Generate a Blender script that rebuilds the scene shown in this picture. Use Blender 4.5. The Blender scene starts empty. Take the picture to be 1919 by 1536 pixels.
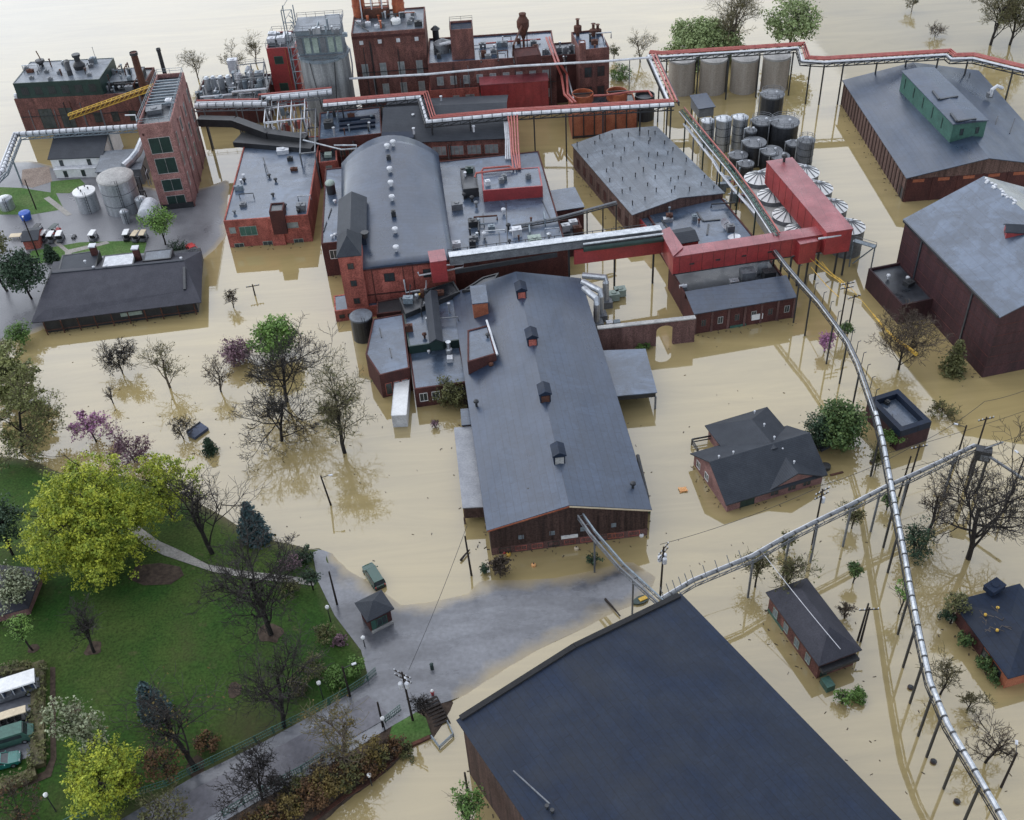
import bpy, bmesh, math, random
from mathutils import Vector, Matrix, noise
R_ = math.radians
S = bpy.context.scene
COL = S.collection
V = Vector

# ------------------------------------------------------------------ camera
PW, PH, FPX, CAMH = 1919.0, 1536.0, 2040.0, 122.0
_nd = V((1120 - PW / 2, 3100 - PH / 2, FPX)).normalized()     # where straight down falls in the picture
_up = -_nd
_fw = (V((0, 0, 1)) - _up * _up.z).normalized()
_rt = _fw.cross(_up)
ROT = Matrix((_rt, _fw, _up))                                   # camera (x right, y down, z forward) -> world
cd = bpy.data.cameras.new('camera'); cam = bpy.data.objects.new('camera', cd); COL.objects.link(cam)
cd.sensor_fit = 'HORIZONTAL'; cd.sensor_width = 36; cd.lens = FPX / PW * 36; cd.clip_end = 9000; cd.clip_start = 1
_m = ROT @ Matrix(((1, 0, 0), (0, -1, 0), (0, 0, -1)))
cam.matrix_world = Matrix.Translation((0, 0, CAMH)) @ _m.to_4x4()
S.camera = cam

# ------------------------------------------------------------------ sky, sun, exposure
SUN_EL, SUN_AZ = 50, 314          # azimuth clockwise from +Y (away from the camera)
w = bpy.data.worlds.new('World'); S.world = w; w.use_nodes = True
nt = w.node_tree; nt.nodes.clear()
sky = nt.nodes.new('ShaderNodeTexSky'); sky.sky_type = 'NISHITA'; sky.sun_disc = False
sky.sun_elevation = R_(SUN_EL); sky.sun_rotation = R_(SUN_AZ); sky.air_density = 1.0; sky.dust_density = 0.25; sky.ozone_density = 1.0
hs = nt.nodes.new('ShaderNodeHueSaturation'); hs.inputs['Saturation'].default_value = 0.45
bg = nt.nodes.new('ShaderNodeBackground'); bg.inputs[1].default_value = 0.15
wo = nt.nodes.new('ShaderNodeOutputWorld')
nt.links.new(sky.outputs[0], hs.inputs['Color']); nt.links.new(hs.outputs[0], bg.inputs[0]); nt.links.new(bg.outputs[0], wo.inputs[0])
sl = bpy.data.lights.new('sun', 'SUN'); sl.energy = 1.05; sl.angle = R_(112); sl.color = (1, .985, .955)
so = bpy.data.objects.new('sun', sl); COL.objects.link(so); so.location = (0, 0, 300)
_sd = V((math.sin(R_(SUN_AZ)) * math.cos(R_(SUN_EL)), math.cos(R_(SUN_AZ)) * math.cos(R_(SUN_EL)), math.sin(R_(SUN_EL))))
so.rotation_euler = _sd.to_track_quat('Z', 'Y').to_euler()
S.view_settings.view_transform = 'Standard'; S.view_settings.look = 'None'; S.view_settings.gamma = 1
S.view_settings.exposure = 0.9

# ------------------------------------------------------------------ picture -> place
def P(px, py, z=0.0):
    d = ROT @ V((px - PW / 2, py - PH / 2, FPX)); t = (z - CAMH) / d.z
    return V((d.x * t, d.y * t, z))
def P2(px, py, z=0.0):
    p = P(px, py, z); return V((p.x, p.y))

# ------------------------------------------------------------------ materials
MAT = {}
SEAMED = set()
def turned(name, ang):
    """The same roofing with its sheet seams laid along direction ang."""
    if name not in SEAMED: return MAT[name]
    m = MAT[name].copy(); m.node_tree.nodes['seam_map'].inputs['Rotation'].default_value[2] = -ang; return m
def mat(name, c1, c2=None, rough=.6, scale=.35, spec=.5, metal=0, streak=None, fine=.25, bump=0, bscale=6, rvar=0, wave=None, wamt=.25, contrast=(.35, .68), detail=5, seam=None, stain=0):
    """Procedural paint: two colours mixed by a large noise, darkened a little by a fine one; optional streaks (stretched noise),
    optional stripes/corrugation along an axis."""
    m = bpy.data.materials.new(name); m.use_nodes = True; n = m.node_tree.nodes; L = m.node_tree.links
    b = n['Principled BSDF']; b.inputs['Roughness'].default_value = rough; b.inputs['Metallic'].default_value = metal
    b.inputs['Specular IOR Level'].default_value = spec
    tc = n.new('ShaderNodeTexCoord'); c2 = c2 or tuple(x * .7 for x in c1)
    src = tc.outputs['Object']
    mp = n.new('ShaderNodeMapping'); L.new(src, mp.inputs[0])
    if streak: mp.inputs['Scale'].default_value = streak
    nz = n.new('ShaderNodeTexNoise'); nz.inputs['Scale'].default_value = scale; nz.inputs['Detail'].default_value = detail; nz.inputs['Roughness'].default_value = .62
    L.new(mp.outputs[0], nz.inputs['Vector'])
    rp = n.new('ShaderNodeValToRGB'); L.new(nz.outputs[0], rp.inputs[0])
    rp.color_ramp.elements[0].position, rp.color_ramp.elements[1].position = contrast
    rp.color_ramp.elements[0].color = (*c1, 1); rp.color_ramp.elements[1].color = (*c2, 1)
    col = rp.outputs[0]
    fz = n.new('ShaderNodeTexNoise'); fz.inputs['Scale'].default_value = bscale * .6; fz.inputs['Detail'].default_value = 4; L.new(src, fz.inputs['Vector'])
    if fine:
        mr = n.new('ShaderNodeMapRange'); mr.inputs[1].default_value = .3; mr.inputs[2].default_value = .7
        mr.inputs[3].default_value = 1 - fine; mr.inputs[4].default_value = 1 + fine; L.new(fz.outputs[0], mr.inputs[0])
        mx = n.new('ShaderNodeVectorMath'); mx.operation = 'SCALE'; L.new(col, mx.inputs[0]); L.new(mr.outputs[0], mx.inputs['Scale']); col = mx.outputs[0]
    hgt = None
    if wave:
        ax, ws = wave
        wv = n.new('ShaderNodeTexWave'); wv.wave_type = 'BANDS'; wv.bands_direction = ax; wv.inputs['Scale'].default_value = ws
        wv.inputs['Distortion'].default_value = .6; wv.inputs['Detail Scale'].default_value = .4; L.new(src, wv.inputs['Vector'])
        mr2 = n.new('ShaderNodeMapRange'); mr2.inputs[3].default_value = 1 - wamt; mr2.inputs[4].default_value = 1 + wamt * .4; L.new(wv.outputs[1], mr2.inputs[0])
        mx2 = n.new('ShaderNodeVectorMath'); mx2.operation = 'SCALE'; L.new(col, mx2.inputs[0]); L.new(mr2.outputs[0], mx2.inputs['Scale']); col = mx2.outputs[0]
    if stain:
        sn = n.new('ShaderNodeTexNoise'); sn.inputs['Scale'].default_value = .16; sn.inputs['Detail'].default_value = 7; sn.inputs['Roughness'].default_value = .7; sn.inputs['Distortion'].default_value = .8; L.new(src, sn.inputs['Vector'])
        sr = n.new('ShaderNodeMapRange'); sr.inputs[1].default_value = .46; sr.inputs[2].default_value = .58; sr.inputs[3].default_value = 1 - stain; sr.inputs[4].default_value = 1 + stain * .35; L.new(sn.outputs[0], sr.inputs[0])
        sm = n.new('ShaderNodeVectorMath'); sm.operation = 'SCALE'; L.new(col, sm.inputs[0]); L.new(sr.outputs[0], sm.inputs['Scale']); col = sm.outputs[0]
    if seam:
        mp3 = n.new('ShaderNodeMapping'); mp3.name = 'seam_map'; L.new(src, mp3.inputs[0]); bt = n.new('ShaderNodeTexBrick'); L.new(mp3.outputs[0], bt.inputs['Vector'])
        bt.inputs['Scale'].default_value = 1; bt.inputs['Brick Width'].default_value = seam[0]; bt.inputs['Row Height'].default_value = seam[1]; bt.inputs['Mortar Size'].default_value = .045; bt.inputs['Mortar Smooth'].default_value = .3; bt.inputs['Bias'].default_value = 0
        v = seam[2]; bt.inputs['Color1'].default_value = (1 - v, 1 - v, 1 - v, 1); bt.inputs['Color2'].default_value = (1 + v, 1 + v, 1 + v, 1); bt.inputs['Mortar'].default_value = (.62, .62, .64, 1)
        sm2 = n.new('ShaderNodeVectorMath'); sm2.operation = 'MULTIPLY'; L.new(col, sm2.inputs[0]); L.new(bt.outputs[0], sm2.inputs[1]); col = sm2.outputs[0]
        SEAMED.add(name)
    L.new(col, b.inputs['Base Color'])
    if rvar:
        mr3 = n.new('ShaderNodeMapRange'); mr3.inputs[1].default_value = .35; mr3.inputs[2].default_value = .65
        mr3.inputs[3].default_value = max(.05, rough - rvar); mr3.inputs[4].default_value = rough + rvar; L.new(nz.outputs[0], mr3.inputs[0]); L.new(mr3.outputs[0], b.inputs['Roughness'])
    if bump:
        bp = n.new('ShaderNodeBump'); bp.inputs['Strength'].default_value = bump; bp.inputs['Distance'].default_value = .1
        L.new(fz.outputs[0], bp.inputs['Height']); L.new(bp.outputs[0], b.inputs['Normal'])
    MAT[name] = m; return m

mat('roof', (.027, .042, .072), (.042, .062, .1), .4, .12, .7, streak=(1, .35, 1), fine=.14, rvar=.14, bump=.05, bscale=3, seam=(9, 1.1, .06), stain=.16)
mat('roof_wet', (.055, .08, .12), (.09, .12, .17), .28, .1, .8, fine=.14, rvar=.18, bump=.04, bscale=2, seam=(7, 1.6, .07), stain=.3)
mat('roof_pale', (.1, .12, .145), (.16, .18, .205), .45, .2, .6, fine=.2, rvar=.12, seam=(5, 1.4, .08), stain=.28)
mat('roof_dark', (.009, .016, .031), (.009, .018, .04), .62, .15, .32, fine=.16, rvar=.1, bump=.06, bscale=4, seam=(11, 1.0, .07), stain=.14)
mat('roof_tar', (.016, .02, .026), (.036, .042, .052), .38, .25, .6, fine=.2, rvar=.16, stain=.3)
mat('shingle', (.019, .024, .033), (.032, .038, .048), .65, .4, .4, fine=.2, bump=.2, bscale=8, wave=('Z', 2.2), wamt=.2)
mat('shingle_brown', (.026, .027, .037), (.042, .042, .054), .7, .4, .4, fine=.2, bump=.2, bscale=8)
mat('rib_metal', (.3, .31, .33), (.2, .21, .235), .42, .5, .6, fine=.15, wave=('X', 3.2), wamt=.4)
mat('brick', (.2, .088, .072), (.09, .042, .038), .8, .55, .3, streak=(1.3, 1.3, .3), fine=.45, bscale=7, stain=.22)
mat('brick_red', (.42, .13, .1), (.27, .075, .058), .8, .4, .3, streak=(1.3, 1.3, .3), fine=.4, bscale=7, stain=.25)
mat('brick_dark', (.095, .035, .03), (.05, .021, .02), .85, .5, .3, streak=(1, 1, .35), fine=.4, bscale=9)
mat('brick_pink', (.34, .18, .16), (.22, .11, .1), .85, .5, .3, fine=.4, bscale=7, stain=.15)
mat('brick_old', (.17, .095, .085), (.075, .04, .036), .85, .45, .3, streak=(1.6, 1.6, .25), fine=.45, bscale=9)
mat('brick_orange', (.36, .13, .07), (.25, .075, .04), .85, .4, .3, fine=.3, bscale=9)
mat('brick_rose', (.27, .15, .135), (.16, .085, .08), .85, .5, .3, fine=.3, bscale=9)
mat('siding', (.062, .024, .028), (.03, .013, .016), .7, .4, .35, streak=(2.4, 2.4, .3), fine=.3, wave=('Z', 1.3), wamt=.35)
mat('planks', (.085, .05, .042), (.03, .019, .017), .8, .9, .3, streak=(2.2, 2.2, .08), fine=.4)
mat('planks_pale', (.16, .1, .085), (.06, .036, .03), .8, .9, .3, streak=(2.2, 2.2, .06), fine=.4)
mat('red_metal', (.33, .045, .045), (.25, .034, .036), .42, .25, .55, fine=.2, rvar=.12, stain=.14)
mat('red_roof', (.3, .075, .082), (.23, .055, .062), .36, .25, .7, fine=.18, rvar=.12, seam=(2.4, 40, .05), stain=.16)
mat('red_pipe', (.38, .1, .08), (.26, .06, .048), .45, .8, .5, fine=.2)
mat('copper', (.4, .12, .05), (.26, .06, .03), .45, .8, .5, fine=.25)
mat('white_metal', (.6, .61, .63), (.42, .43, .45), .45, .6, .5, fine=.15)
mat('white_paint', (.75, .75, .74), (.62, .62, .6), .6, .6, .4, fine=.08)
mat('silver', (.5, .52, .54), (.3, .32, .34), .35, .5, .6, metal=.55, streak=(1.5, 1.5, .15), fine=.2)
mat('silo_old', (.3, .31, .31), (.1, .105, .11), .6, .5, .5, streak=(1.4, 1.4, .1), fine=.2)
mat('silo_tan', (.38, .34, .29), (.25, .21, .17), .75, .4, .4, streak=(1.2, 1.2, .1), fine=.15)
mat('steel_grey', (.16, .17, .18), (.09, .095, .105), .5, .6, .5, fine=.25)
mat('steel_blue', (.2, .24, .27), (.12, .15, .17), .5, .6, .5, fine=.25)
mat('dark_metal', (.03, .032, .035), (.018, .019, .021), .5, .6, .5, fine=.25)
mat('dark_tank', (.032, .034, .038), (.012, .013, .016), .4, .5, .6, streak=(1.6, 1.6, .12), fine=.3)
mat('rust', (.11, .045, .028), (.05, .025, .02), .8, .6, .3, fine=.3)
mat('yellow', (.62, .4, .06), (.45, .26, .04), .55, .8, .4, fine=.2)
mat('green_paint', (.05, .13, .1), (.035, .09, .07), .55, .4, .45, fine=.2)
mat('green_dark', (.016, .04, .033), (.01, .024, .021), .4, .4, .5, fine=.25)
mat('green_pale', (.3, .36, .31), (.2, .25, .22), .6, .5, .4, fine=.2)
mat('car_green', (.02, .075, .055), (.017, .06, .045), .22, .5, .7, fine=.04)
mat('car_teal', (.02, .16, .13), (.018, .13, .11), .25, .5, .7, fine=.04)
mat('car_red', (.5, .05, .05), (.42, .04, .04), .28, .5, .7, fine=.05)
mat('blue_paint', (.03, .1, .42), (.025, .08, .34), .5, .5, .5, fine=.1)
mat('slate_blue', (.05, .07, .12), (.035, .05, .09), .5, .5, .5, fine=.15)
mat('tan', (.62, .52, .36), (.5, .41, .28), .6, .5, .4, fine=.1)
mat('orange', (.75, .4, .16), (.6, .28, .1), .6, .5, .4, fine=.1)
mat('concrete', (.4, .39, .37), (.28, .275, .265), .8, .5, .3, fine=.2)
mat('glass', (.022, .03, .032), (.05, .06, .065), .12, .6, .6, fine=.1)
mat('glass_pale', (.3, .33, .33), (.17, .19, .2), .25, .9, .6, fine=.2)
mat('rubber', (.015, .015, .016), (.022, .022, .023), .8, 1, .3, fine=.1)
mat('pole_wood', (.04, .032, .028), (.022, .018, .016), .85, 1.5, .2, streak=(3, 3, .2), fine=.3)
mat('wire', (.03, .03, .032), (.02, .02, .021), .6, 1, .3, fine=0)
mat('asphalt', (.06, .063, .073), (.175, .18, .196), .3, .075, .7, streak=(.5, 1.6, 1), fine=.18, rvar=.16, bump=.06, bscale=3, contrast=(.36, .6), detail=8)
def muddy(m, lo=.0, hi=.2, mud=(.3, .24, .14)):
    """Silt left by the flood: the surface turns mud coloured where it lies lowest."""
    n = m.node_tree.nodes; L = m.node_tree.links; b = n['Principled BSDF']; src = b.inputs['Base Color'].links[0].from_socket
    ge = n.new('ShaderNodeNewGeometry'); sx = n.new('ShaderNodeSeparateXYZ'); L.new(ge.outputs['Position'], sx.inputs[0])
    nz = n.new('ShaderNodeTexNoise'); nz.inputs['Scale'].default_value = .25; nz.inputs['Detail'].default_value = 5; L.new(ge.outputs['Position'], nz.inputs['Vector'])
    ma = n.new('ShaderNodeMath'); ma.operation = 'MULTIPLY_ADD'; ma.inputs[1].default_value = .35; L.new(nz.outputs[0], ma.inputs[0]); L.new(sx.outputs['Z'], ma.inputs[2])
    mr = n.new('ShaderNodeMapRange'); mr.inputs[1].default_value = lo + .16; mr.inputs[2].default_value = hi + .2; mr.inputs[3].default_value = 1; mr.inputs[4].default_value = 0; L.new(ma.outputs[0], mr.inputs[0])
    mx = n.new('ShaderNodeMixRGB'); mx.inputs[2].default_value = (*mud, 1); L.new(mr.outputs[0], mx.inputs[0]); L.new(src, mx.inputs[1]); L.new(mx.outputs[0], b.inputs['Base Color'])
muddy(MAT['asphalt'])
mat('lane', (.07, .069, .082), (.115, .112, .128), .35, .12, .6, streak=(.6, .6, 1), fine=.22, rvar=.14, bump=.06, bscale=3, contrast=(.36, .6), detail=8)
mat('yard', (.1, .1, .108), (.17, .17, .178), .4, .12, .6, fine=.14, rvar=.14)
muddy(MAT['yard'], .02, .22)
mat('path', (.33, .31, .28), (.24, .225, .2), .85, .5, .3, fine=.25)
mat('dirt', (.05, .036, .028), (.085, .062, .045), .9, .3, .2, fine=.35, bump=.3, bscale=3)
mat('gravel_tan', (.3, .24, .2), (.22, .17, .14), .9, .5, .2, fine=.3)
mat('grass', (.02, .062, .009), (.06, .086, .019), .9, .055, .2, fine=.38, bump=.4, bscale=5, contrast=(.36, .66), detail=8)
def worn(m, c=(.06, .05, .026), scale=.045, lo=.52, hi=.7, amt=.8):
    """Old leaves and thin brownish patches in a lawn."""
    n = m.node_tree.nodes; L = m.node_tree.links; b = n['Principled BSDF']; src = b.inputs['Base Color'].links[0].from_socket; tc = n.new('ShaderNodeTexCoord')
    nz = n.new('ShaderNodeTexNoise'); nz.inputs['Scale'].default_value = scale; nz.inputs['Detail'].default_value = 9; nz.inputs['Roughness'].default_value = .68; L.new(tc.outputs['Object'], nz.inputs['Vector'])
    mr = n.new('ShaderNodeMapRange'); mr.inputs[1].default_value = lo; mr.inputs[2].default_value = hi; mr.inputs[4].default_value = amt; L.new(nz.outputs[0], mr.inputs[0])
    mx = n.new('ShaderNodeMixRGB'); mx.inputs[2].default_value = (*c, 1); L.new(mr.outputs[0], mx.inputs[0]); L.new(src, mx.inputs[1]); L.new(mx.outputs[0], b.inputs['Base Color'])
muddy(MAT['grass'], -.05, .3, (.12, .1, .06)); worn(MAT['grass']); worn(MAT['grass'], (.12, .095, .05), .5, .6, .72, .55)
mat('grass_yard', (.06, .13, .03), (.1, .15, .05), .9, .2, .2, fine=.3, bump=.3, bscale=5)
mat('bark', (.036, .031, .028), (.018, .016, .015), .9, 2, .2, streak=(1, 1, .3), fine=.3)
mat('bark_pale', (.14, .115, .09), (.075, .06, .048), .9, 2, .2, streak=(1, 1, .3), fine=.3)
def leafmat(name, c1, c2, tr=.0):
    m = mat(name, c1, c2, .65, .7, .25, fine=.42, bscale=4.5, contrast=(.4, .6), detail=8); return m
leafmat('twig_brown', (.085, .064, .046), (.05, .038, .029))
leafmat('twig_dark', (.034, .029, .026), (.02, .018, .017))
leafmat('twig_olive', (.13, .115, .055), (.075, .066, .036))
leafmat('leaf_lime', (.36, .38, .035), (.15, .21, .026))
leafmat('leaf_spring', (.21, .22, .075), (.125, .14, .05))
leafmat('leaf_green', (.115, .2, .045), (.06, .115, .028))
leafmat('leaf_fresh', (.17, .28, .06), (.1, .18, .045))
leafmat('leaf_pale', (.25, .31, .13), (.16, .21, .085))
leafmat('leaf_dark', (.022, .045, .024), (.038, .066, .034))
leafmat('leaf_pine', (.045, .085, .028), (.085, .125, .035))
leafmat('leaf_blue', (.065, .105, .105), (.038, .068, .072))
leafmat('leaf_olive', (.125, .125, .045), (.075, .08, .033))
leafmat('leaf_gold', (.17, .125, .035), (.1, .075, .026))
leafmat('leaf_rust', (.13, .068, .028), (.075, .042, .022))
leafmat('bloom_pink', (.42, .2, .34), (.28, .13, .22))
leafmat('bloom_mauve', (.22, .13, .155), (.13, .08, .095))
leafmat('bloom_white', (.33, .35, .23), (.19, .22, .12))

def water_mat():
    m = bpy.data.materials.new('flood_water'); m.use_nodes = True; n = m.node_tree.nodes; L = m.node_tree.links; n.clear()
    out = n.new('ShaderNodeOutputMaterial'); tc = n.new('ShaderNodeTexCoord')
    nz = n.new('ShaderNodeTexNoise'); nz.inputs['Scale'].default_value = .011; nz.inputs['Detail'].default_value = 4; L.new(tc.outputs['Object'], nz.inputs['Vector'])
    rp = n.new('ShaderNodeValToRGB'); L.new(nz.outputs[0], rp.inputs[0]); e = rp.color_ramp.elements
    e[0].position, e[1].position = .36, .66; e[0].color = (.35, .27, .12, 1); e[1].color = (.28, .225, .115, 1)
    mp = n.new('ShaderNodeMapping'); mp.inputs['Scale'].default_value = (.02, .16, 1); mp.inputs['Rotation'].default_value = (0, 0, -.12); L.new(tc.outputs['Object'], mp.inputs[0])
    sz = n.new('ShaderNodeTexNoise'); sz.inputs['Scale'].default_value = 1; sz.inputs['Detail'].default_value = 8; sz.inputs['Roughness'].default_value = .65; sz.inputs['Distortion'].default_value = 1.2; L.new(mp.outputs[0], sz.inputs['Vector'])
    sr = n.new('ShaderNodeMapRange'); sr.inputs[1].default_value = .3; sr.inputs[2].default_value = .72; sr.inputs[3].default_value = .86; sr.inputs[4].default_value = 1.16; L.new(sz.outputs[0], sr.inputs[0])
    sv = n.new('ShaderNodeVectorMath'); sv.operation = 'SCALE'; L.new(rp.outputs[0], sv.inputs[0]); L.new(sr.outputs[0], sv.inputs['Scale'])     # silt streaks drawn out by the current
    df = n.new('ShaderNodeBsdfDiffuse'); L.new(sv.outputs[0], df.inputs['Color'])
    gl = n.new('ShaderNodeBsdfGlossy'); gl.inputs['Roughness'].default_value = .03; gl.inputs['Color'].default_value = (.97, .98, 1, 1)
    bp = n.new('ShaderNodeBump'); bp.inputs['Strength'].default_value = .05; bp.inputs['Distance'].default_value = .05
    rz = n.new('ShaderNodeTexNoise'); rz.inputs['Scale'].default_value = .6; rz.inputs['Detail'].default_value = 3; L.new(tc.outputs['Object'], rz.inputs['Vector'])
    ad = n.new('ShaderNodeMath'); ad.operation = 'ADD'; L.new(rz.outputs[0], ad.inputs[0]); L.new(sz.outputs[0], ad.inputs[1]); L.new(ad.outputs[0], bp.inputs['Height']); L.new(bp.outputs[0], gl.inputs['Normal'])
    fr = n.new('ShaderNodeFresnel'); fr.inputs['IOR'].default_value = 2.0
    mx = n.new('ShaderNodeMixShader'); L.new(fr.outputs[0], mx.inputs[0]); L.new(df.outputs[0], mx.inputs[1]); L.new(gl.outputs[0], mx.inputs[2])
    L.new(mx.outputs[0], out.inputs[0]); MAT['water'] = m
water_mat()

# ------------------------------------------------------------------ objects
OFF = {}
def put(o, label=None, cat=None, group=None, kind=None):
    if label: o['label'] = label
    if cat: o['category'] = cat
    if group: o['group'] = group
    if kind: o['kind'] = kind
    return o
def T(name, label, cat, loc, group=None):
    o = bpy.data.objects.new(name, None); COL.objects.link(o); o.location = loc; o.empty_display_size = .5
    OFF[o.name] = V(loc); return put(o, label, cat, group)

class MB:
    def __init__(s): s.v = []; s.f = []; s.smooth = False
    def add(s, vs, fs):
        k = len(s.v); s.v += [V(p) for p in vs]; s.f += [tuple(i + k for i in f) for f in fs]; return s
    def poly(s, *pts): return s.add(pts, [tuple(range(len(pts)))])
    def prism(s, foot, z0, z1, top=True, bottom=True):
        n = len(foot); vs = [V((p[0], p[1], z0)) for p in foot] + [V((p[0], p[1], z1)) for p in foot]
        fs = [(i, (i + 1) % n, n + (i + 1) % n, n + i) for i in range(n)]
        if top: fs.append(tuple(range(n, 2 * n)))
        if bottom: fs.append(tuple(range(n - 1, -1, -1)))
        return s.add(vs, fs)
    def loft(s, a, b, caps=True):
        n = len(a); fs = [(i, (i + 1) % n, n + (i + 1) % n, n + i) for i in range(n)]
        if caps: fs += [tuple(range(n, 2 * n)), tuple(range(n - 1, -1, -1))]
        return s.add(list(a) + list(b), fs)
    def box(s, c, size, rz=0.0):
        ca, sa = math.cos(rz), math.sin(rz); x, y, z = size[0] / 2, size[1] / 2, size[2] / 2
        f = [V((c[0] + a * ca - b * sa, c[1] + a * sa + b * ca)) for a, b in ((-x, -y), (x, -y), (x, y), (-x, y))]
        return s.prism(f, c[2] - z, c[2] + z)
    def beam(s, a, b, w, h=None):
        a, b = V(a), V(b); d = (b - a)
        if d.length < 1e-6: return s
        d.normalize(); h = h or w
        u = d.cross(V((0, 0, 1)))
        u = V((1, 0, 0)) if u.length < 1e-3 else u.normalized()
        k = u.cross(d)
        q = [u * x * w / 2 + k * y * h / 2 for x, y in ((-1, -1), (1, -1), (1, 1), (-1, 1))]
        return s.loft([a + e for e in q], [b + e for e in q])
    def tube(s, pts, r, n=8, r1=None, caps=True):
        pts = [V(p) for p in pts]; m = len(pts); rings = []; u = None
        for i, p in enumerate(pts):
            d = (pts[min(i + 1, m - 1)] - pts[max(i - 1, 0)]).normalized()
            if u is None: u = d.orthogonal().normalized()
            u = (u - d * u.dot(d)); u = d.orthogonal().normalized() if u.length < 1e-4 else u.normalized()
            k = d.cross(u); rr = r if r1 is None else r + (r1 - r) * i / (m - 1)
            rings.append([p + (u * math.cos(2 * math.pi * j / n) + k * math.sin(2 * math.pi * j / n)) * rr for j in range(n)])
        vs = [p for g in rings for p in g]; fs = []
        for i in range(m - 1):
            for j in range(n):
                fs.append((i * n + j, i * n + (j + 1) % n, (i + 1) * n + (j + 1) % n, (i + 1) * n + j))
        if caps: fs += [tuple(range(n - 1, -1, -1)), tuple(range((m - 1) * n, m * n))]
        return s.add(vs, fs)
    def lathe(s, c, prof, n=20):
        """prof: (radius, z) from the bottom up, round the vertical through c."""
        vs = []; fs = []; m = len(prof)
        for r, z in prof:
            for j in range(n): vs.append(V((c[0] + r * math.cos(2 * math.pi * j / n), c[1] + r * math.sin(2 * math.pi * j / n), z)))
        for i in range(m - 1):
            for j in range(n): fs.append((i * n + j, i * n + (j + 1) % n, (i + 1) * n + (j + 1) % n, (i + 1) * n + j))
        fs += [tuple(range(n - 1, -1, -1)), tuple(range((m - 1) * n, m * n))]
        return s.add(vs, fs)
    def ring(s, c, r, z0, z1, t=.08, n=20):
        return s.lathe_hollow(c, r, z0, z1, t, n)
    def lathe_hollow(s, c, r, z0, z1, t, n):
        pr = [(r, z0), (r, z1), (r - t, z1), (r - t, z0)]; vs = []; fs = []
        for q, z in pr:
            for j in range(n): vs.append(V((c[0] + q * math.cos(2 * math.pi * j / n), c[1] + q * math.sin(2 * math.pi * j / n), z)))
        for i in range(4):
            k = (i + 1) % 4
            for j in range(n): fs.append((i * n + j, i * n + (j + 1) % n, k * n + (j + 1) % n, k * n + j))
        return s.add(vs, fs)
    def build(s, name, m, parent=None, label=None, smooth=None):
        me = bpy.data.meshes.new(name); off = V((0, 0, 0))
        if parent is not None: off = OFF.get(parent.name, off)
        me.from_pydata([p - off for p in s.v], [], s.f); me.update()
        o = bpy.data.objects.new(name, me); COL.objects.link(o); OFF[o.name] = off
        if parent is not None: o.parent = parent
        me.materials.append(MAT[m] if isinstance(m, str) else m)
        if smooth or s.smooth:
            for p in me.polygons: p.use_smooth = True
        else: pass
        if label: o['label'] = label
        return o
def rim(mb, foot, z0, z1, t=.3):
    """A closed ring of wall tops (parapet) inside the outline."""
    ins = inset(foot, t); n = len(foot)
    for i in range(n):
        j = (i + 1) % n
        mb.prism([foot[i], foot[j], ins[j], ins[i]], z0, z1)
def inset(foot, t):
    n = len(foot); out = []
    for i in range(n):
        a, b, c = V(foot[i - 1][:2]), V(foot[i][:2]), V(foot[(i + 1) % n][:2])
        d1, d2 = (b - a).normalized(), (c - b).normalized()
        n1, n2 = V((-d1.y, d1.x)), V((-d2.y, d2.x)); k = n1 + n2
        k = n1 if k.length < 1e-4 else k / max(.25, k.dot(n1)) 
        out.append(b + k * t)
    return out
def rect3(a, b, c, h):
    """Footprint from three picture points at height h: front edge a-b (left to right), c on the far edge."""
    A, B_, C = P2(*a, h), P2(*b, h), P2(*c, h); d = (B_ - A).normalized(); n = V((-d.y, d.x)); k = (C - A).dot(n)
    return [A, B_, B_ + n * k, A + n * k]
def quad(pts, h):
    f = [P2(*p, h) for p in pts]
    ar = sum(f[i].x * f[(i + 1) % len(f)].y - f[(i + 1) % len(f)].x * f[i].y for i in range(len(f)))
    return f if ar > 0 else f[::-1]

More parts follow.
